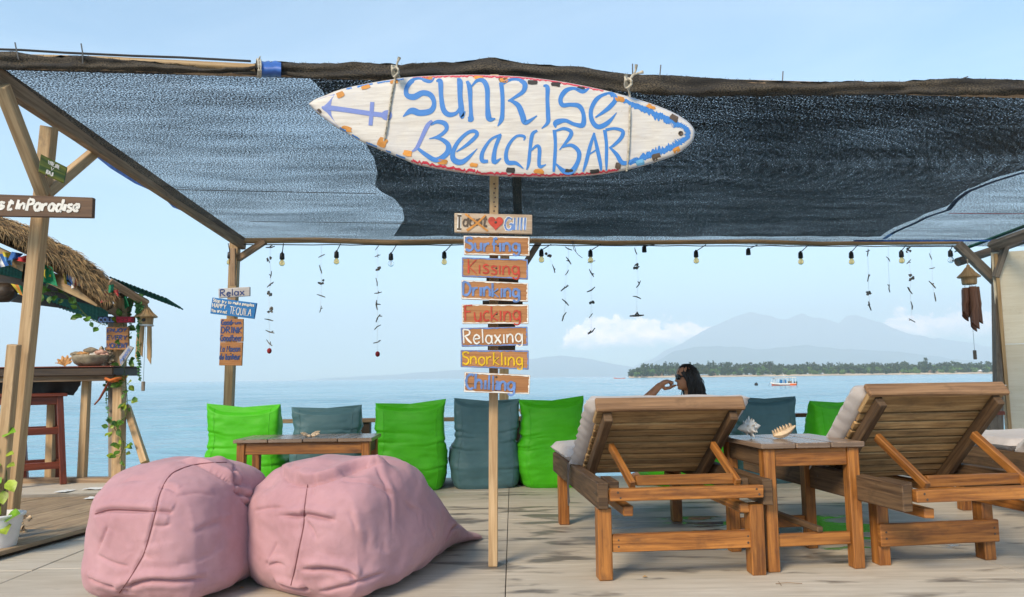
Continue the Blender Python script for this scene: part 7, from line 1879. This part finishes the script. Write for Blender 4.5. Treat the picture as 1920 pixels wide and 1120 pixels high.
# ================================================================ the woman on the bean chair
def woman():
    HY = 6.62
    # head: loft of the profile in the direction she faces (-X); local axes: a = face direction, b = her left/right, Z
    hc = P(1287, 708, HY)                        # middle of the head
    S = .218 / .232                              # head height scale
    yaw = R(183); fa = Vector((math.cos(yaw), math.sin(yaw), 0)); fb = Vector((-math.sin(yaw), math.cos(yaw), 0)); pit = Matrix.Rotation(R(0), 3, fb)
    def H(a, b, z): return hc + (fa * a + fb * b + Z * z) * S
    # z from chin (-.116) to crown (+.116): front profile, back profile, half width
    prof = [(-.116, .062, .012, .026), (-.110, .080, -.005, .040), (-.098, .088, -.030, .050), (-.086, .083, -.052, .058), (-.078, .088, -.060, .061), (-.070, .091, -.066, .063), (-.064, .086, -.070, .065), (-.057, .092, -.074, .066), (-.050, .089, -.078, .067),
            (-.042, .090, -.082, .068), (-.034, .112, -.086, .069), (-.026, .113, -.089, .070), (-.014, .103, -.092, .071), (0, .092, -.095, .072), (.012, .086, -.097, .073), (.024, .089, -.098, .074), (.040, .091, -.098, .075), (.060, .088, -.095, .074), (.080, .078, -.086, .068), (.096, .060, -.070, .056), (.108, .036, -.048, .040), (.115, .008, -.018, .018)]
    rows = []; n = 36
    for z, f0, b0, w in prof:
        r_ = []
        for i in range(n):
            q = 2 * math.pi * i / n; ca, sa = math.cos(q), math.sin(q)
            # narrow nose and lips: front bump sharpened
            base_f = min(f0, .088 if z < .03 else f0); extra = f0 - base_f
            a = ca * (base_f if ca > 0 else -b0) + (extra * max(0, ca) ** 10)
            bb = math.copysign(abs(sa) ** .85, sa) * w
            r_.append(H(a, bb, z))
        rows.append(r_)
    mb = MB(); mb.grid(rows, closed=True); mb.add(rows[0], [list(reversed(range(n)))]); mb.add(rows[-1], [list(range(n))])
    # ears
    for s in (-1, 1): mb.tube([H(-.004, s * .070, -.032), H(-.012, s * .077, -.01), H(-.010, s * .079, .012), H(.004, s * .074, .018)], [.006, .009, .009, .005], 8)
    # skeleton -> skin
    def tubeS(pts, rad): mb.tube(pts, rad, 14)
    bd = Vector((-.55, .83, 0)).normalized(); bs = Vector((bd.y, -bd.x, 0))      # body faces the sea, turned a little to the bar; bs = her right
    nk = hc + Vector((.012, .01, -.10)); chest = hc + Vector((.06, -.01, -.33)); hip = hc + Vector((.10, -.03, -.60)); hip.z = max(hip.z, .30)
    tubeS([H(-.02, 0, -.075), nk + Vector((.018, .005, -.03)), hc + Vector((.045, 0, -.19))], [.050, .048, .062])
    # torso as wide loft
    tr = []
    for p, w, d in ((hc + Vector((.045, 0, -.165)), .07, .06), (hc + Vector((.05, 0, -.20)), .16, .075), (chest + Z * .05, .175, .10), (chest - Z * .08, .155, .105), (hip + Z * .12, .135, .10), (hip + Z * .03, .17, .12), (hip - Z * .09, .165, .12)):
        tr.append([p + bs * w * math.cos(2 * math.pi * i / 28) + bd * d * math.sin(2 * math.pi * i / 28) for i in range(28)])
    mb.grid(tr, closed=True); mb.add(tr[0], [list(range(28))]); mb.add(tr[-1], [list(reversed(range(28)))])
    sh_r, sh_l = hc + Vector((.05, 0, -.215)) + bs * .165, hc + Vector((.05, 0, -.215)) - bs * .165
    # hand to the mouth: forearm rises from the knee, wrist bends towards the face
    elbow = P(1196, 766, HY - .10); wrist = P(1238, 722, HY - .06)
    tubeS([sh_l, lerp(sh_l, elbow, .5) - Z * .03, elbow], [.052, .044, .038])
    tubeS([elbow, lerp(elbow, wrist, .35), lerp(elbow, wrist, .75), wrist], [.043, .044, .034, .028])
    kn = P(1252, 714.5, HY - .05)                # knuckles
    palm = [wrist, lerp(wrist, kn, .5) + Z * .006, kn]
    for k in range(4): tubeS([wrist + Yv * (.012 * (k - 1.5)), lerp(wrist, kn, .55) + Yv * (.018 * (k - 1.5)) + Z * .004, kn + Yv * (.019 * (k - 1.5)) - Z * .003 * abs(k - 1.5)], [.021, .021, .017])
    mouth = H(.094, 0, -.066)
    fing = [ [kn + Yv * -.028, P(1260, 719, HY - .07), P(1257, 727, HY - .07), P(1249, 728, HY - .06)],
             [kn + Yv * -.010, P(1261.5, 717, HY - .05), P(1259, 726, HY - .05), P(1250, 727, HY - .045)],
             [kn + Yv * .009, P(1262, 717.5, HY - .03), P(1258, 726, HY - .03), P(1249, 727, HY - .03)],
             [kn + Yv * .027, P(1258, 720, HY - .01), P(1255, 727, HY - .01), P(1248, 728, HY - .01)] ]
    for k, fg in enumerate(fing): tubeS(fg, [.013, .012, .0105, .009][:4] if k else [.012, .011, .0095, .008])
    tubeS([wrist + Vector((.012, -.01, -.008)), P(1247, 729, HY - .05), P(1256, 727.5, HY - .03), lerp(P(1256, 727.5, HY - .03), mouth, .6), mouth + Vector((-.004, 0, -.004))], [.018, .016, .013, .0105, .008])   # thumb to the lips
    # other arm rests on the thigh
    kn_r, kn_l = hip + bd * .44 + bs * .10 + Z * .10, hip + bd * .44 - bs * .10 + Z * .14
    e2 = sh_r + Vector((.02, .05, -.25)); w2 = lerp(hip, kn_r, .7) + Z * .09 + bs * .02
    tubeS([sh_r, lerp(sh_r, e2, .5), e2], [.050, .042, .036]); tubeS([e2, lerp(e2, w2, .4), w2], [.038, .036, .026])
    for k in range(4): tubeS([w2 + bs * .016 * (k - 1.5), w2 + bd * .07 + bs * .019 * (k - 1.5), w2 + bd * .11 + bs * .02 * (k - 1.5) - Z * .012, w2 + bd * (.135 + .01 * (1.5 - abs(k - 1.5))) + bs * .02 * (k - 1.5) - Z * .03], [.016, .011, .009, .007])
    tubeS([w2 - bs * .02, w2 - bs * .045 + bd * .04, w2 - bs * .05 + bd * .075 - Z * .01], [.014, .011, .008])
    # legs
    for s, kp in ((1, kn_r), (-1, kn_l)):
        hp = hip + bs * .09 * s - Z * .03; an = kp + bd * .14 + bs * .02 * s; an.z = .085
        tubeS([hp, lerp(hp, kp, .5), kp], [.092, .078, .058]); tubeS([kp, lerp(kp, an, .35), lerp(kp, an, .8), an], [.056, .057, .038, .034])
        tubeS([an - Z * .02 - bd * .04, an + bd * .06 - Z * .045, an + bd * .16 - Z * .062, an + bd * .20 - Z * .068], [.034, .034, .026, .014])
    base = Vector((hip.x, hip.y, 0.0))
    o = build(mb, 'person', 'skin', None, base, smooth=True); tag(o, 'dark-haired woman in sunglasses seen in profile, hand at her lips', 'person')
    rm = o.modifiers.new('skin', 'REMESH'); rm.mode = 'VOXEL'; rm.voxel_size = .0048; rm.use_smooth_shade = True
    sm = o.modifiers.new('smooth', 'SMOOTH'); sm.factor = .5; sm.iterations = 2
    # hair: cap plus long locks falling behind the shoulders
    mb = MB(); rows = []; n = 44
    for j in range(15):
        u = j / 14; r_ = []
        for i in range(n):
            q = 2 * math.pi * i / n; ca, sa = math.cos(q), math.sin(q)
            low = lerp(.046, -.10, max(0, min(1, (.72 - ca) / .70)))      # hairline: high over the forehead, down behind the ear
            z = lerp(low, .128, u ** .8)
            k = math.sqrt(max(0, 1 - ((z + .02) / .152) ** 2)) if z > -.02 else 1.0
            a = ca * (.108 if ca > 0 else .118) * max(.02, k) + -.006; bb = sa * .090 * max(.02, k)
            w = .003 * math.sin(q * 19) + .003 * math.sin(q * 31 + z * 20)
            r_.append(H(a + w * ca, bb + w * sa, z))
        rows.append(r_)
    mb.grid(rows, closed=True); rnd = random.Random(3)
    for k in range(300):
        q = R(rnd.uniform(78, 282)); ca, sa = math.cos(q), math.sin(q); z0 = rnd.uniform(-.02, .09); kk = math.sqrt(max(.05, 1 - (z0 / .15) ** 2))
        p0 = H(ca * .116 * kk, sa * .088 * kk, z0); out = (fa * ca * .9 + fb * sa * .35)
        ln = rnd.uniform(.20, .36); wv = rnd.uniform(-.022, .022); rad_ = rnd.uniform(.0025, .0075)
        pts = [p0, p0 + out * .022 - Z * ln * .3 + fa * -.004, p0 + out * rnd.uniform(.02, .05) - Z * ln * .65 + fa * (-.012 + wv) + fb * wv, p0 + out * rnd.uniform(.015, .06) - Z * ln + fa * (-.02 - wv) - fb * wv]
        s_ = [Vector(p) for p in smooth_line([tuple(p) for p in pts], 4)]; m_ = len(s_)
        mb.tube(s_, [rad_ * (1 - .8 * (i / (m_ - 1)) ** 2) for i in range(m_)], 5)
    build(mb, 'hair', 'hair_dark', o, smooth=True)
    # sunglasses
    mb = MB()
    for s in (-1, 1):
        rows = []
        for j in range(7):
            rr_ = []
            for i in range(17):
                q = 2 * math.pi * i / 16; r_ = (j / 6); a = .098 - .030 * ((.036 * s + .030 * r_ * math.cos(q)) / .07) ** 2
                rr_.append(H(a + .004 * (1 - r_ * r_), s * .036 + .030 * r_ * math.cos(q), .004 + .024 * r_ * math.sin(q)))
            rows.append(rr_)
        mb.grid(rows); mb.tube([H(.086, s * .066, .012), H(.04, s * .077, .010), H(-.004, s * .079, .008)], [.006, .0055, .003], 6)
        mb.tube([Vector(p) for p in rows[-1]], .0036, 6)
    mb.tube([H(.100, -.008, .01), H(.104, 0, .013), H(.100, .008, .01)], .003, 6)
    build(mb, 'sunglasses', 'lens_dark', o, smooth=True)
    mb = MB(); mb.tube([H(.086, s_ * .001, -.064) for s_ in (-14, -6, 0, 6, 14)], [.002, .005, .0055, .005, .002], 6); build(mb, 'lips', 'skin_lips', o, smooth=True)
    # dark sleeveless top that follows the torso
    tp = []
    for p, w, d in ((chest + Z * .10, .178, .100), (chest + Z * .04, .182, .112), (chest - Z * .08, .166, .116), (hip + Z * .12, .15, .114), (hip + Z * .02, .185, .135), (hip - Z * .06, .19, .14)):
        tp.append([p + bs * w * math.cos(2 * math.pi * i / 32) + bd * d * math.sin(2 * math.pi * i / 32) for i in range(32)])
    mb = MB(); mb.grid(tp, closed=True); build(mb, 'dress', 'cloth_dark', o, smooth=True)
    # ring
    mb = MB(); c = lerp(P(1261.5, 717, HY - .05), P(1261, 727, HY - .05), .35); mb.lathe([(.0095, -.004), (.0115, -.004), (.0115, .004), (.0095, .004)], c, 14); build(mb, 'ring', 'black_plastic', o)
def hair_mat():
    m, N, L, b = new_mat('hair_dark')
    tc = N.new('ShaderNodeTexCoord'); n = noise_n(N, L, mapping(N, L, tc.outputs['Object'], (60, 60, 6)), 1.0, 4, 0.6)
    L.new(mixc(N, L, ramp(N, L, n, .4, .7), (0.006, 0.004, 0.003), (0.03, 0.017, 0.010)), b.inputs['Base Color']); b.inputs['Roughness'].default_value = .55
hair_mat()
woman()
